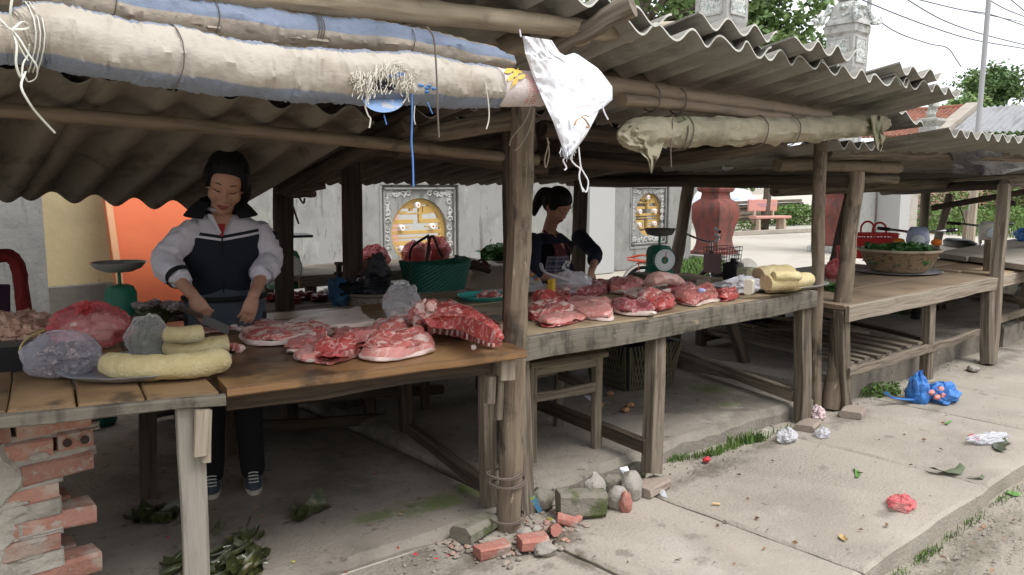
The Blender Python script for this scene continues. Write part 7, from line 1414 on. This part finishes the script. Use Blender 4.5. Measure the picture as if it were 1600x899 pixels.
def vendor_two():
    ang = -.37; y0 = 4.22; B = at(866, 440, y=y0); base = V((B.x, y0, .10)); Mi = RZ(-ang); yaw = .55
    L = lambda u, v, y: Mi @ (at(u, v, y=y)-base)
    T = thing('person', (0, 0, 0), 'woman in plaid apron and navy cardigan leaning over the middle table', 'person')
    My = RZ(yaw); sh = [L(832, 378, 4.12), L(906, 372, 4.26)]; el = [L(832, 428, 4.06), L(930, 396, 4.05)]; wr = [L(888, 432, 3.88), L(924, 424, 3.86)]
    C = L(871, 321, 4.02); Mh = RZ(.42) @ Matrix.Rotation(R(-6), 3, 'Y') @ Matrix.Rotation(R(40), 3, 'X'); nk = L(858, 360, 4.16); nk.z -= .0
    hz = .72
    q = MB(); W = head(q, C, Mh, 1.0); chain(q, [nk+V((0, .01, -.05)), nk, C+V((-.01, .02, -.05))], [.062, .048, .05])
    secs = [(V((-.02, .06, hz-.05)), .15, .11), (V((-.015, .06, hz+.06)), .15, .11), (V((-.01, .035, .88)), .13, .095), (V((.0, .0, .99)), .15, .10), (nk+V((.02, .0, -.09)), .155, .095), (nk+V((.01, 0, -.02)), .09, .06)]
    loft(q, secs, M=My)
    for i in range(2): chain(q, [sh[i], el[i], wr[i]], [.045, .042, .038, .034, .027, .024])
    hand(q, wr[0], V((.85, -.45, -.25)), V((.1, -.4, .9)), 1, [.3, .35, .4, .45], s=.86); hand(q, wr[1], V((-.20, -.35, -.9)), V((.25, -.85, .45)), -1, [.30, .32, .35, .4], s=.86)
    ft = [V((-.10, .08, 0)), V((.10, .12, 0))]
    for i, sx in enumerate((-1, 1)): chain(q, [V((sx*.08, .06, hz)), V((sx*.09, .0, .40)), ft[i]+V((0, .02, .06))], [.085, .075, .06, .05, .042, .038])
    bo = part('body', q, m_skin, T, remesh=.0052, sm=3); face_parts(T, W, bo)
    q = MB(); loft(q, [(c, rx+.028, ry+.025) for c, rx, ry in secs[:-1]]+[(secs[-1][0]+V((0, .01, 0)), .10, .07)], M=My); [ell(q, sh[i]+V((0, 0, -.01)), (.066, .07, .062)) for i in range(2)]; part('cardigan', folds(q, .005), m_navy, T, remesh=.008, sm=4)
    for i in range(2):
        q = MB(); cf = el[i].lerp(wr[i], .15 if i == 0 else .40); chain(q, [sh[i], sh[i].lerp(el[i], .5), el[i], cf], [.068, .064, .058, .056, .054, .050]); part('sleeve', folds(q, .006, 18), m_navy, T, remesh=.007, sm=4)
    mr_ = plain('maroon_cloth', (.085, .012, .02), .8); fr_ = lambda x, y, z: V(nk)+My @ V((x, y, z))
    q = MB(); q.grid(lambda a, b: fr_((a-.5)*lerp(.14, .17, b), -.112-.018*b+.05*abs(a-.5)**1.5, lerp(-.085, -.20, b)), 8, 6); part('shirt', q, mr_, T)
    q = MB(); q.grid(lambda a, b: fr_((a-.5)*.095*(1-b), lerp(-.062, -.134, b**.7), lerp(-.02, -.135, b)), 5, 6); part('neckline', q, m_skin, T)
    for sx in (-1, 1): q = MB(); q.tube(path([fr_(sx*.062, .0, .0), fr_(sx*.075, -.085, -.07), fr_(sx*.085, -.138, -.17)], 5), .012, 7, flat=.5); part('apron_strap', q, mat('floral_trim', (.10, .02, .03), .8, [((.6, .55, .55), 60, .62, .66, .9)]), T)
    q = MB()
    for j in range(0): pass
    def ap(a, b): th = (a-.5)*2.2; z = lerp(-.175, -.62, b); return V((0, 0, 0))+fr_(math.sin(th)*lerp(.125, .20, min(1, b*2)), -math.cos(th)*lerp(.148, .165, b)+.004*math.sin(a*18)+.015*b, z)
    q.grid(ap, 30, 22); part('apron', q, plaid(), T)
    q = MB()
    for i, (x, z) in enumerate([(-.03, -.24), (-.005, -.22), (.015, -.245), (-.02, -.265), (.03, -.225), (.005, -.28), (-.045, -.255)]): q.blob(fr_(x, -.156, z), (.016, .004, .012), My, amp=.5, nu=12, nv=6, seed=i)
    part('white_flower', q, plain('white_applique', (.62, .60, .62), .8), T)
    for i, sx in enumerate((-1, 1)):
        q = MB(); chain(q, [V((sx*.08, .06, hz+.05)), V((sx*.09, .0, .40)), ft[i]+V((0, .02, .07))], [.105, .095, .07, .062, .058, .055]); part('trouser_leg', folds(q, .005), mat('dark_purple_trousers', (.022, .018, .035), .8), T, remesh=.009, sm=4)
        q = MB(); ell(q, ft[i]+V((0, -.04, .025)), (.042, .115, .032)); part('sandal', q, m_blackcl, T)
    Wh = lambda x, y, z: C+Mh @ V((x, y, z)); q = MB(); ell(q, Wh(0, .012, .056), (.086, .095, .080), Mh, 28, 20); ell(q, Wh(0, .045, .005), (.083, .080, .095), Mh, 28, 20)
    for sx in (-1, 1): ell(q, Wh(sx*.066, -.005, .03), (.020, .045, .055), Mh)
    chain(q, [Wh(0, .10, .03), Wh(-.01, .145, -.02), Wh(-.02, .14, -.12), Wh(-.02, .12, -.19)], [.035, .045, .042, .030, .015]); part('hair', q, m_hair, T, remesh=.007, sm=4); strands(T, Wh)
    T.location = base; T.rotation_euler = (0, 0, ang)
vendor_two()
# ================================================================== BICYCLE, SCOOTERS
random.seed(31)
m_tyre = plain('tyre_rubber', (.02, .02, .02), .8); m_bframe = plain('black_bike_paint', (.02, .02, .025), .35)
def ringpts(c, ax, r, n=32, a0=0, a1=6.2832): ax = V(ax); return [V(c)+ax*(math.cos(lerp(a0, a1, j/n))*r)+V((0, 0, math.sin(lerp(a0, a1, j/n))*r)) for j in range(n+1)]
def wheel(T, c, ax, r, name='wheel'):
    q = MB(); q.tube(ringpts(c, ax, r), .018, 8); w_ = part(name, q, m_tyre, T); q = MB(); q.tube(ringpts(c, ax, r-.028), .010, 8); part('rim', q, m_chrome, w_)
    q = MB(); sd = V((-ax[1], ax[0], 0))
    for k in range(18): a = 6.2832*k/18; q.tube([V(c)+sd*.02*(1 if k % 2 else -1), V(c)+V(ax)*(math.cos(a)*(r-.03))+V((0, 0, math.sin(a)*(r-.03)))], .0016, 4)
    q.tube([V(c)-sd*.045, V(c)+sd*.045], .018, 8); o = part('spokes', q, m_chrome, w_); o['kind'] = 'stuff'
hb = at(1112, 366, z=1.02); rw = at(1003, 412, z=.66); r_ = .31
F = V((hb.x, hb.y, 0)); Rr = V((rw.x, rw.y, 0)); ax = (F-Rr).normalized(); Lb = 1.02; Rr = F-ax*(Lb-.18); fw_ = F+ax*.16+V((0, 0, r_)); rwc = Rr+V((0, 0, r_)); sd = V((-ax.y, ax.x, 0))
T = thing('bicycle', Rr.lerp(F, .5), 'black step through bicycle with wire basket parked behind the middle stall', 'bicycle')
wheel(T, fw_, ax, r_); wheel(T, rwc, ax, r_)
q = MB(); hd = F+V((0, 0, .80)); bbk = Rr+ax*.42+V((0, 0, .27)); st_ = Rr+ax*.30+V((0, 0, .72))
q.tube([hd+V((0, 0, -.08)), bbk], .024, 10); q.tube([bbk, st_], .016, 8); q.tube([st_+V((0, 0, -.1)), rwc], .010, 7); q.tube([bbk, rwc], .011, 7); q.tube([hd+V((0, 0, -.12)), hd+V((0, 0, .05))], .022, 10); part('frame', q, m_bframe, T)
q = MB(); [q.tube(path([hd+V((0, 0, -.12)), hd+ax*.04+V((0, 0, -.2))+sd*s*.04, fw_+sd*s*.05], 4), .011, 7) for s in (-1, 1)]; q.tube([hd, hd+V((0, 0, .14))], .012, 8); part('fork', q, m_chrome, T)
q = MB(); q.tube(path([hd-ax*.16+sd*.30+V((0, 0, .20)), hd-ax*.05+sd*.20+V((0, 0, .17)), hd+V((0, 0, .14)), hd-ax*.05-sd*.20+V((0, 0, .19)), hd-ax*.16-sd*.30+V((0, 0, .26))], 6), .011, 8); h_ = part('handlebar', q, m_chrome, T)
for s, z_ in ((-1, .26), (1, .20)): q = MB(); q.tube([hd-ax*.17-sd*s*(-.30 if s > 0 else .30)*(1)+V((0, 0, z_)), hd-ax*.06-sd*s*(-.22 if s > 0 else .22)+V((0, 0, z_-.03))], .016, 9); part('grip', q, m_black, h_)
for c_, a0, a1 in ((rwc, .1, 2.9), (fw_, .5, 2.5)):
    q = MB(); P = ringpts(c_, ax, r_+.035, 24, a0, a1); q.tube(P, .028, 8, flat=.35); part('mudguard', q, m_chrome if c_ is rwc else m_bframe, T)
q = MB(); q.beam(rwc+V((0, 0, .38))-ax*.2, rwc+V((0, 0, .38))+ax*.2, .14, .015, seg=2); [q.tube([rwc+sd*s*.06, rwc+ax*.05*s+sd*s*.06+V((0, 0, .38))], .006, 6) for s in (-1, 1)]; part('carrier', q, plain('orange_strap_red', (.55, .09, .04), .5), T)
q = MB(); [q.tube(path([rwc+V((0, 0, .40))-ax*.22+sd*.05*s, rwc+V((0, 0, .45))+sd*.07*s, rwc+V((0, 0, .40))+ax*.2+sd*.05*s], 5), .008, 6) for s in (-1, 0, 1)]; part('elastic_straps', q, plain('orange_strap', (.62, .13, .05), .5), T)
q = MB(); s0 = st_; q.blob(s0+V((0, 0, .04)), (.12, .08, .035), RZ(math.atan2(ax.y, ax.x)), amp=.1); part('saddle', q, m_black, T)
q = MB(); bx = hd+ax*.14+V((0, 0, -.02))
for z_ in [-.16+.04*i for i in range(8)]:
    k = .8+.2*(z_+.16)/.28; P = [bx+ax*(.11*k*a)+sd*(.17*k*b)+V((0, 0, z_)) for a, b in ((-1, -1), (1, -1), (1, 1), (-1, 1), (-1, -1))]; q.tube(P, .0035, 5)
for a, b in [(-1, t/4) for t in range(-4, 5)]+[(1, t/4) for t in range(-4, 5)]+[(t/3, -1) for t in range(-3, 4)]+[(t/3, 1) for t in range(-3, 4)]: q.tube([bx+ax*(.088*a)+sd*(.136*b)+V((0, 0, -.16)), bx+ax*(.11*a)+sd*(.17*b)+V((0, 0, .12))], .0028, 4)
wb = part('wire_basket', q, plain('dark_wire', (.06, .055, .055), .5), T); q = MB(); q.beam(bx-ax*.10+V((0, 0, -.03))-sd*.172, bx+ax*.10+V((0, 0, -.03))-sd*.172, .012, .19, up=(0, 0, 1), seg=1); part('basket_panel', q, mat('mauve_plastic', (.12, .055, .065), .45), wb)
def scooter(loc, hd_, label, body, leg_, ind=True, mir=True):
    T = thing('motorbike', loc, label, 'motorbike', 'motorbikes parked in the yard'); a = V((math.cos(hd_), math.sin(hd_), 0)); s = V((-a.y, a.x, 0)); o = V(loc); W = lambda x, y, z: o+a*x+s*y+V((0, 0, z)); r = .27
    for x in (.62, -.58):
        q = MB(); q.tube(ringpts(W(x, 0, r), a, r-.04), .045, 10); w_ = part('wheel', q, m_tyre, T); q = MB(); q.tube(ringpts(W(x, 0, r), a, r-.09), .012, 7); [q.tube([W(x, 0, r), W(x+math.cos(k*1.047)*.17, 0, r+math.sin(k*1.047)*.17)], .008, 5) for k in range(6)]; q.tube([W(x, -.06, r), W(x, .06, r)], .04, 10); part('rim', q, m_chrome, w_)
    q = MB(); [q.tube([W(.62, y, r), W(.46, y, .66), W(.40, y, .86)], .02, 8) for y in (-.07, .07)]; part('fork', q, m_chrome, T)
    q = MB(); P = ringpts(W(.62, 0, r), a, r+.035, 18, .2, 2.6); q.tube(P, .065, 9, flat=.45); part('mudguard', q, body, T)
    q = MB(); loft(q, [(W(.36, 0, .36), .05, .22), (W(.40, 0, .55), .07, .20), (W(.38, 0, .80), .08, .09)], M=RZ(hd_)); part('leg_shield', q, leg_, T)
    q = MB(); loft(q, [(W(.42, 0, .86), .07, .09), (W(.45, 0, .95), .10, .11), (W(.42, 0, 1.04), .08, .10), (W(.38, 0, 1.08), .04, .07)], M=RZ(hd_)); part('headlamp_cowl', q, body, T)
    q = MB(); q.lathe([(.065, 0), (.062, .025), (.03, .045), (.005, .05)], 16, W(.53, 0, .95), Matrix.Rotation(hd_, 3, 'Z') @ Matrix.Rotation(R(90), 3, 'Y')); part('headlamp', q, plain('lamp_glass', (.62, .68, .72), .15), T)
    if ind:
        for y in (-.17, .17): q = MB(); q.blob(W(.44, y, .93), (.04, .055, .035), RZ(hd_), amp=0, nu=14, nv=9); part('indicator', q, plain('amber_lens', (.75, .20, .02), .3), T)
    q = MB(); q.tube(path([W(.22, -.36, 1.05), W(.33, -.2, 1.04), W(.38, 0, 1.02), W(.33, .2, 1.04), W(.22, .36, 1.05)], 5), .013, 8); hb_ = part('handlebar', q, m_chrome, T)
    for y in (-1, 1):
        q = MB(); q.tube([W(.20, y*.37, 1.05), W(.30, y*.26, 1.045)], .019, 8); part('grip', q, m_black, hb_); q = MB(); q.tube([W(.33, y*.22, 1.05), W(.30, y*.28, 1.25)], .006, 6) if mir else 0;  
        if mir: q.blob(W(.30, y*.30, 1.29), (.012, .05, .032), RZ(hd_), amp=0, nu=14, nv=9); part('mirror', q, m_black, T)
    q = MB(); loft(q, [(W(-.35, 0, .40), .38, .10), (W(-.36, 0, .60), .42, .13), (W(-.40, 0, .72), .40, .12)], M=RZ(hd_)); part('body_panel', q, body, T); q = MB(); loft(q, [(W(-.32, 0, .725), .36, .12), (W(-.32, 0, .79), .37, .13), (W(-.34, 0, .82), .30, .09)], M=RZ(hd_)); part('seat', q, m_black, T); q = MB(); loft(q, [(W(0, 0, .25), .30, .08), (W(0, 0, .40), .26, .09)], M=RZ(hd_)); part('engine', q, m_steel, T)
p = at(1443, 410, z=0); p = at(1446, 372, z=.95); scooter((p.x, p.y+.1, 0), R(205), 'motorbike with pale blue cowl and orange indicators behind the wicker basket', plain('pale_blue_paint', (.40, .44, .60), .35), plain('blue_violet_paint', (.12, .13, .32), .4), True, False)
p = at(1533, 352, z=1.02); scooter((p.x, p.y+.1, 0), R(222), 'cream motorbike parked before the weedy bank at the right', plain('cream_paint', (.62, .60, .52), .35), plain('cream_paint_b', (.58, .56, .50), .4), False)
# ================================================================== RUBBLE AND LITTER
def stone(u, v, sz, label, m, z=0., rz=None, name='stone', kind='stone', box=True, seed=0, ch=.02, tilt=0):
    c = at(u, v, z=z); sz = tuple(k*.88 for k in sz); q = MB(); M = RZ(rz if rz is not None else rnd(-.6, .6)) @ Matrix.Rotation(tilt, 3, 'Y')
    if box: q.box(c+V((0, 0, sz[2]/2)), sz, rot=M, jit=.008, ch=ch); q.jitter(.008, 14)
    else: q.blob(c+V((0, 0, sz[2]*.38)), (sz[0]/2, sz[1]/2, sz[2]/2), M, amp=.28, fr=1.6, seed=seed, nu=18, nv=12)
    return solo(name, q, m, label, kind, 'rubble along the stall foot')
m_mosst = mat('mossy_stone', (.21, .19, .155), .95, [((.075, .095, .03), 7, .47, .62, .9), ((.10, .09, .075), 16, .55, .7, .8)], (40, .6), .1)
m_rub = mat('rubble_stone', (.33, .30, .265), .95, [((.20, .18, .155), 9, .45, .68, .8)], (40, .6), .1); m_dustb = mat('dusty_brick', (.31, .255, .21), .95, [((.36, .19, .15), 7, .55, .68, .8), ((.24, .21, .175), 13, .5, .7, .7)], (50, .5), .1)
m_pbr = mat('fresh_brick', (.38, .165, .13), .9, [((.42, .32, .27), 9, .47, .62, .8), ((.24, .12, .10), 16, .55, .7, .7), ((.33, .29, .25), 3, .5, .6, .7)], (60, .4), .1)
stone(742, 836, (.24, .13, .085), 'long mossy concrete block left of the front post foot', m_mosst, rz=.25)
stone(768, 866, (.155, .085, .055), 'clean red brick piece lying in front of the post foot', m_pbr, rz=-.25, ch=.006, name='brick_piece'); stone(832, 858, (.14, .10, .06), 'pink half brick right of the post foot', m_pbr, rz=-.4, name='brick_piece', ch=.012)
stone(852, 866, (.11, .09, .06), 'small grey stone beside the pink half brick', m_rub, box=False, seed=3); stone(820, 838, (.08, .07, .05), 'little grey stone touching the table leg', m_rub, box=False, seed=5); stone(838, 832, (.06, .05, .04), 'tiny grey stone behind the pink half brick', m_rub, box=False, seed=6)
stone(866, 838, (.11, .055, .06), 'tilted narrow brick shard among the rubble', m_pbr, rz=.9, name='brick_piece', tilt=.4); stone(885, 822, (.10, .05, .05), 'dark red brick shard at the edge of the rubble', m_pbr, rz=-.7, name='brick_piece', tilt=.2); stone(903, 818, (.06, .04, .04), 'smallest brick shard next to the mossy brick', m_pbr, rz=.3, name='brick_piece')
stone(908, 806, (.25, .12, .13), 'big dark mossy brick in the rubble row', m_mosst, rz=-.55); stone(846, 796, (.14, .12, .14), 'mossy stump of stone against the floor edge', m_mosst, box=False, seed=8)
stone(930, 788, (.13, .10, .19), 'upright grey stone behind the mossy brick', m_rub, box=False, seed=9); stone(965, 794, (.12, .10, .14), 'rounded grey stone standing next to the upright one', m_rub, box=False, seed=10); stone(985, 778, (.17, .13, .17), 'largest pale boulder at the end of the rubble row', m_rub, box=False, seed=11); stone(978, 800, (.07, .05, .13), 'thin reddish stone leaning on the pale boulder', m_pbr, box=False, seed=12)
stone(955, 770, (.15, .10, .12), 'dark mossy stone under the white paper', m_mosst, box=False, seed=13); stone(1018, 768, (.22, .13, .055), 'flat dusty brick under the table leg', m_dustb, rz=.1, name='brick_piece', ch=.008); stone(995, 745, (.12, .1, .1), 'lump of mossy mortar beside the flat brick', m_mosst, box=False, seed=15)
stone(1262, 668, (.22, .14, .05), 'dusty brick under the right leg of the middle table', m_dustb, rz=.2, name='brick_piece'); stone(1330, 648, (.22, .16, .05), 'reddish brick under the right table leg', m_dustb, rz=.35, name='brick_piece'); stone(1432, 620, (.14, .09, .11), 'brown stone beside the blue bag', m_rub, box=False, seed=18); stone(1520, 580, (.16, .1, .06), 'dark stone at the foot of the square post', m_rub, box=False, seed=19); stone(1230, 690, (.1, .08, .04), 'small stone by the crumpled clear bag', m_rub, box=False, seed=20)
q = MB()
for i in range(420):
    u, v = random.choice([(840, 820), (870, 828), (720, 850), (890, 800), (850, 845), (780, 862)]); p = at(u+random.gauss(0, 22), v+random.gauss(0, 9), z=0); s = rnd(.004, .016); q.blob(p+V((0, 0, s*.3)), (s, s*rnd(.5, 1), s*.5), RZ(rnd(0, 3)), amp=.4, nu=6, nv=4, seed=i)
tag(part('gravel', q, mat('rubble_chips', (.30, .255, .21), .95, [((.40, .20, .15), 18, .55, .6, .8), ((.14, .12, .10), 25, .55, .62, .8)])), 'loose chips of brick and earth round the post foot', kind='stuff')
def crump(c, r, rz, seed, amp=.36, fr=1.9): return bag(c, r, rz, amp, fr, seed=seed, ridges=7)
def litter(u, v, r, m, label, seed, name='plastic_bag', z=0, rz=.3, cat='bag'): c = at(u, v, z=z); return solo(name, crump(c+V((0, 0, r[2]*.65)), r, rz, seed), m, label, cat, 'litter on the pavement')
c = at(1452, 628, z=0); T = thing('plastic_bag', c, 'torn blue plastic bag with red and white bits on the pavement', 'bag', 'litter on the pavement'); part('film', crump(c+V((.10, -.05, .05)), (.145, .10, .07), .3, 7, .30), m_bluebag, T); q = crump(c+V((-.06, .06, .07)), (.09, .07, .13), .6, 9, .34); part('upper_fold', q, m_bluebag, T)
q = MB(); q.tube(path([c+V((-.05, .0, .03)), c+V((-.17, .08, .03)), c+V((-.27, .14, .05)), c+V((-.34, .15, .09))], 5), [.03, .03, .026, .024, .02, .018, .016, .015, .014, .013, .013, .014, .015, .016, .018, .02], 9, flat=.5); part('twisted_handle', q, m_bluebag, T)
q = MB(); [q.blob(c+V((x, y, z)), (.03, .022, .02), amp=.5, seed=i, nu=10, nv=7) for i, (x, y, z) in enumerate([(-.03, -.06, .05), (.0, -.09, .06), (-.06, -.03, .08), (.02, -.06, .10)])]; part('red_bits', q, plain('red_white_bits', (.62, .25, .22), .5), T)
litter(1408, 792, (.085, .06, .030), m_pinkbag, 'small pink red plastic bag lying alone on the pavement slab', 15); litter(1230, 688, (.085, .055, .04), m_clear2, 'crumpled clear bag by the stone at the floor edge', 18); litter(1278, 655, (.055, .045, .05), mat('pink_speckled_film', (.58, .42, .42), .4, [((.72, .68, .68), 30, .5, .6, .8)], (40, .6)), 'pink speckled wrapper at the post foot', 21, 'wrapper', cat='wrapper'); litter(1255+30, 682, (.05, .04, .03), m_clear2, 'scrap of clear film below the pink wrapper', 25, 'film_scrap', cat='film')
litter(1545, 690, (.15, .05, .03), m_clear2, 'flattened grey plastic wrap at the right of the pavement', 27, 'plastic_wrap', rz=-.4, cat='wrap'); litter(1522, 686, (.06, .03, .012), m_redbag, 'red scrap at the tip of the grey plastic wrap', 29, 'plastic_scrap', cat='scrap')
def lf(u, v, L, W, rz, curl, label, m, name='leaf', z=0, cat='leaf', tw=.4, lift=0):
    c = at(u, v, z=z); q = leafpiece(c, L, W, rz, curl, tw, m, lift=lift); return solo(name, q, m, label, cat, None, smooth=60)
m_gl = mat('fresh_leaf', (.10, .24, .05), .5, [((.18, .32, .10), 12, .5, .7, .7)]); m_dgl = mat('dull_leaf', (.10, .125, .07), .6, [((.16, .18, .11), 10, .5, .7, .7)])
lf(1562, 698, .22, .07, .15, 1.2, 'dark green leaf under the grey plastic wrap', m_ban); lf(1485, 740, .19, .075, -.55, .3, 'dull green leaf piece across the slab joint', m_dgl); lf(1530, 748, .09, .03, -.5, .3, 'grey green leaf tip near the kerb', m_dgl); lf(1340, 742, .12, .025, .5, 1.0, 'narrow bright green leaf on the pavement slab', m_gl); lf(1338, 738, .07, .016, 1.1, 1.0, 'small curled shoot on the narrow green leaf', m_ban); lf(1480, 662, .09, .02, .1, .6, 'thin green blade on the far slabs', m_gl); lf(1582, 772, .07, .055, 1.2, .5, 'round fresh leaf lying in the road dirt', m_gl, z=-.09)
lf(1316, 842, .06, .03, .6, 1.4, 'curled yellow brown leaf on the near slab', mat('tan_leaf', (.42, .28, .12), .7))
lf(488, 803, .20, .13, .5, 2.6, 'dark folded leaf packet left of the table leg', m_ban, 'leaf_packet', z=.035, tw=1.2); lf(470, 808, .15, .10, 1.1, 2.0, 'second fold of dark leaf beside the packet', m_ban, 'leaf_packet', z=.035)
c = at(244, 808, z=.035); T = thing('leaf_packet', c, 'dark ring of folded leaves on the floor under the left table', 'leaves')
for k in range(5): leafpiece(c+V((.05*math.cos(k*1.3), .04*math.sin(k*1.3), .0)), .20, .09, k*1.3+1.57, 2.4, .8, parent=T)
T = thing('leaf_heap', at(345, 885, z=.0), 'heap of shredded green and brown leaf wrappings beside the left table leg', 'leaves')
for i, (u, v, L, W, rz, cu) in enumerate([(280, 878, .16, .07, .2, 2.6), (275, 895, .17, .09, .1, 2.8), (345, 862, .24, .07, .35, 2.0), (350, 875, .26, .05, .3, 1.4), (385, 850, .13, .08, 1.4, 2.2), (395, 865, .20, .08, 1.7, 1.8), (398, 885, .24, .09, 1.3, 1.5), (365, 885, .20, .08, -.3, 1.6), (345, 893, .16, .07, .5, 2.3), (400, 836, .09, .05, .7, 2.4), (380, 838, .22, .03, -.1, 1.0), (342, 836, .10, .02, .4, 1.0), (336, 828, .07, .015, .5, 1.0), (372, 870, .16, .05, -.8, 1.6), (390, 895, .2, .09, .2, 1.4), (330, 896, .14, .06, -.4, 2.5), (360, 905, .24, .1, .3, 1.6), (310, 905, .22, .09, -.2, 2), (388, 872, .18, .06, 2.2, 1.9)]):
    for k in range(2):
        leafpiece(at(u+k*rnd(-14, 14), v+k*rnd(-8, 8), z=.045), L*.66*rnd(.8, 1.1), W*.8*rnd(.6, 1.1), rz+k*rnd(-1, 1), cu*1.2, rnd(-.8, .8), m_ban, parent=T, lift=rnd(0, .05))
q = MB(); [q.tube(path([at(u, v, z=.08), at(u+rnd(10, 30), v+rnd(-3, 10), z=.06), at(u+rnd(30, 45), v+rnd(4, 16), z=.03)], 4), .003, 5) for u, v in [(350, 855), (378, 868), (340, 878)]]; part('tie_string', q, m_string, T)
m_dry = mat('dry_leaf', (.20, .12, .075), .8, var=.35); m_yl = plain('yellow_leaf', (.55, .52, .05), .6); m_rp = plain('red_petal', (.50, .04, .05), .6)
def speck(u, v, L, m, z, label, name, cat, grp): q = MB(); leaf(q, at(u, v, z=z)+V((0, 0, .006)), L, V((math.cos(rnd(0, 6)), math.sin(rnd(0, 6)), .05)).normalized(), .3); q.f += []; return solo(name, q, m, label, cat, grp, smooth=0)
proto = speck(1180, 810, .035, m_dry, 0, 'small dry brown leaf scrap lying on the pavement', 'dry_leaf', 'leaf', 'dry leaf scraps on the pavement')
for i in range(42):
    for _ in range(50):
        u, v = rnd(900, 1580), rnd(640, 895); p = at(u, v, z=0)
        if 1.45 < p.y < 2.5: break
    else: continue
    dup(proto, p+V((0, 0, .005)), rnd(0, 6.28), rnd(.35, 1.0))
proto = speck(1545, 860, .03, m_dry, -.09, 'small dry leaf scrap lying in the road dirt', 'dry_leaf', 'leaf', 'dry leaf scraps on the road')
for i in range(14): p = at(rnd(1420, 1600), rnd(770, 895), z=-.09); dup(proto, V((p.x, min(p.y, 1.25), -.088)), rnd(0, 6.28), rnd(.5, 1.4))
proto = speck(640, 790, .03, m_dry, .036, 'small dark leaf scrap on the floor under the tables', 'dry_leaf', 'leaf', 'leaf scraps on the stall floors')
for i in range(40):
    for _ in range(40):
        u, v = rnd(400, 1240), rnd(560, 840); p = at(u, v, z=.036)
        if 2.8 < p.y < 4.4: break
    dup(proto, V((p.x, p.y, .040 if p.x < 2.34 else .104)), rnd(0, 6.28), rnd(.4, 1.5))
speck(640, 855, .03, m_yl, .002, 'yellow leaf on the floor left of the mossy block', 'yellow_leaf', 'leaf', None); speck(460, 878, .025, m_yl, .036, 'yellow leaf beside the leaf heap', 'yellow_leaf', 'leaf', None)
for u, v in [(645, 868), (686, 876), (620, 857), (685, 851), (536, 897), (258, 843), (700, 872)]: speck(u, v, .022, m_rp, .036 if v < 860 else .004, 'tiny red petal on the ground near the post foot' if u > 500 else 'tiny red petal on the dark floor by the brick pier', 'red_petal', 'petal', 'red petals by the post' if u > 500 else None)
q = MB(); q.blob(at(1104, 718, z=.02), (.022, .018, .014), amp=.4); solo('red_flower', q, m_rp, 'red flower head lying in the grass at the floor edge', 'flower')
def paper(poly, z0, m, label, name='paper'):
    q = MB(); P = [at(u, v, z=z) for u, v, z in poly]; q.add(P+[p+V((0, 0, .002)) for p in P], [tuple(range(len(P))), tuple(range(2*len(P)-1, len(P)-1, -1))]); return solo(name, q, m, label, 'paper', 'paper scraps', smooth=0)
mp_ = plain('white_paper', (.70, .72, .76), .6)
paper([(968, 732, .12), (980, 729, .12), (986, 740, .10), (974, 742, .09)], 0, mp_, 'white paper scrap on the mossy stone'); paper([(902, 603, .1), (922, 600, .1), (921, 602, .1)], 0, mp_, 'thin white paper strip by the stool leg'); paper([(912, 619, .14), (923, 619, .14), (923, 627, .10)], 0, mp_, 'white paper triangle leaning on the stool leg')
paper([(828, 778, .12), (836, 774, .13), (847, 798, .03), (841, 802, .02)], 0, mat('blue_wrapper', (.10, .35, .60), .4, [((.5, .6, .05), 9, .5, .55, .9), ((.65, .7, .72), 14, .56, .6, .9)]), 'blue and yellow snack wrapper standing at the table leg', 'wrapper'); paper([(852, 808, .01), (862, 810, .02), (872, 818, .01), (868, 820, .005)], 0, mat('yellow_wrapper', (.6, .58, .12), .4, [((.7, .7, .7), 14, .5, .55, .9)]), 'yellow and white wrapper scrap among the brick chips', 'wrapper'); paper([(1028, 767, .01), (1038, 765, .03), (1043, 778, .01), (1034, 776, .005)], 0, mp_, 'white tissue scrap beside the flat brick', 'tissue')
for i, (u, v) in enumerate([(953, 615), (985, 633), (978, 641), (938, 633), (1117, 520), (1180, 513)]): q = MB(); q.blob(at(u, v, z=.115), (.025, .02, .016), amp=.4, seed=i); solo('brown_crumb', q, plain('brown_crumb', (.36, .20, .10), .8), 'brown crumb on the floor under the middle table', 'crumb', 'brown crumbs on the floor')
q = MB(); q.tube([at(1113, 787, z=.008), at(1125, 788, z=.008)], .006, 7); solo('cigarette_butt', q, plain('butt', (.62, .42, .22), .7), 'cigarette butt on the near pavement slab', 'butt')
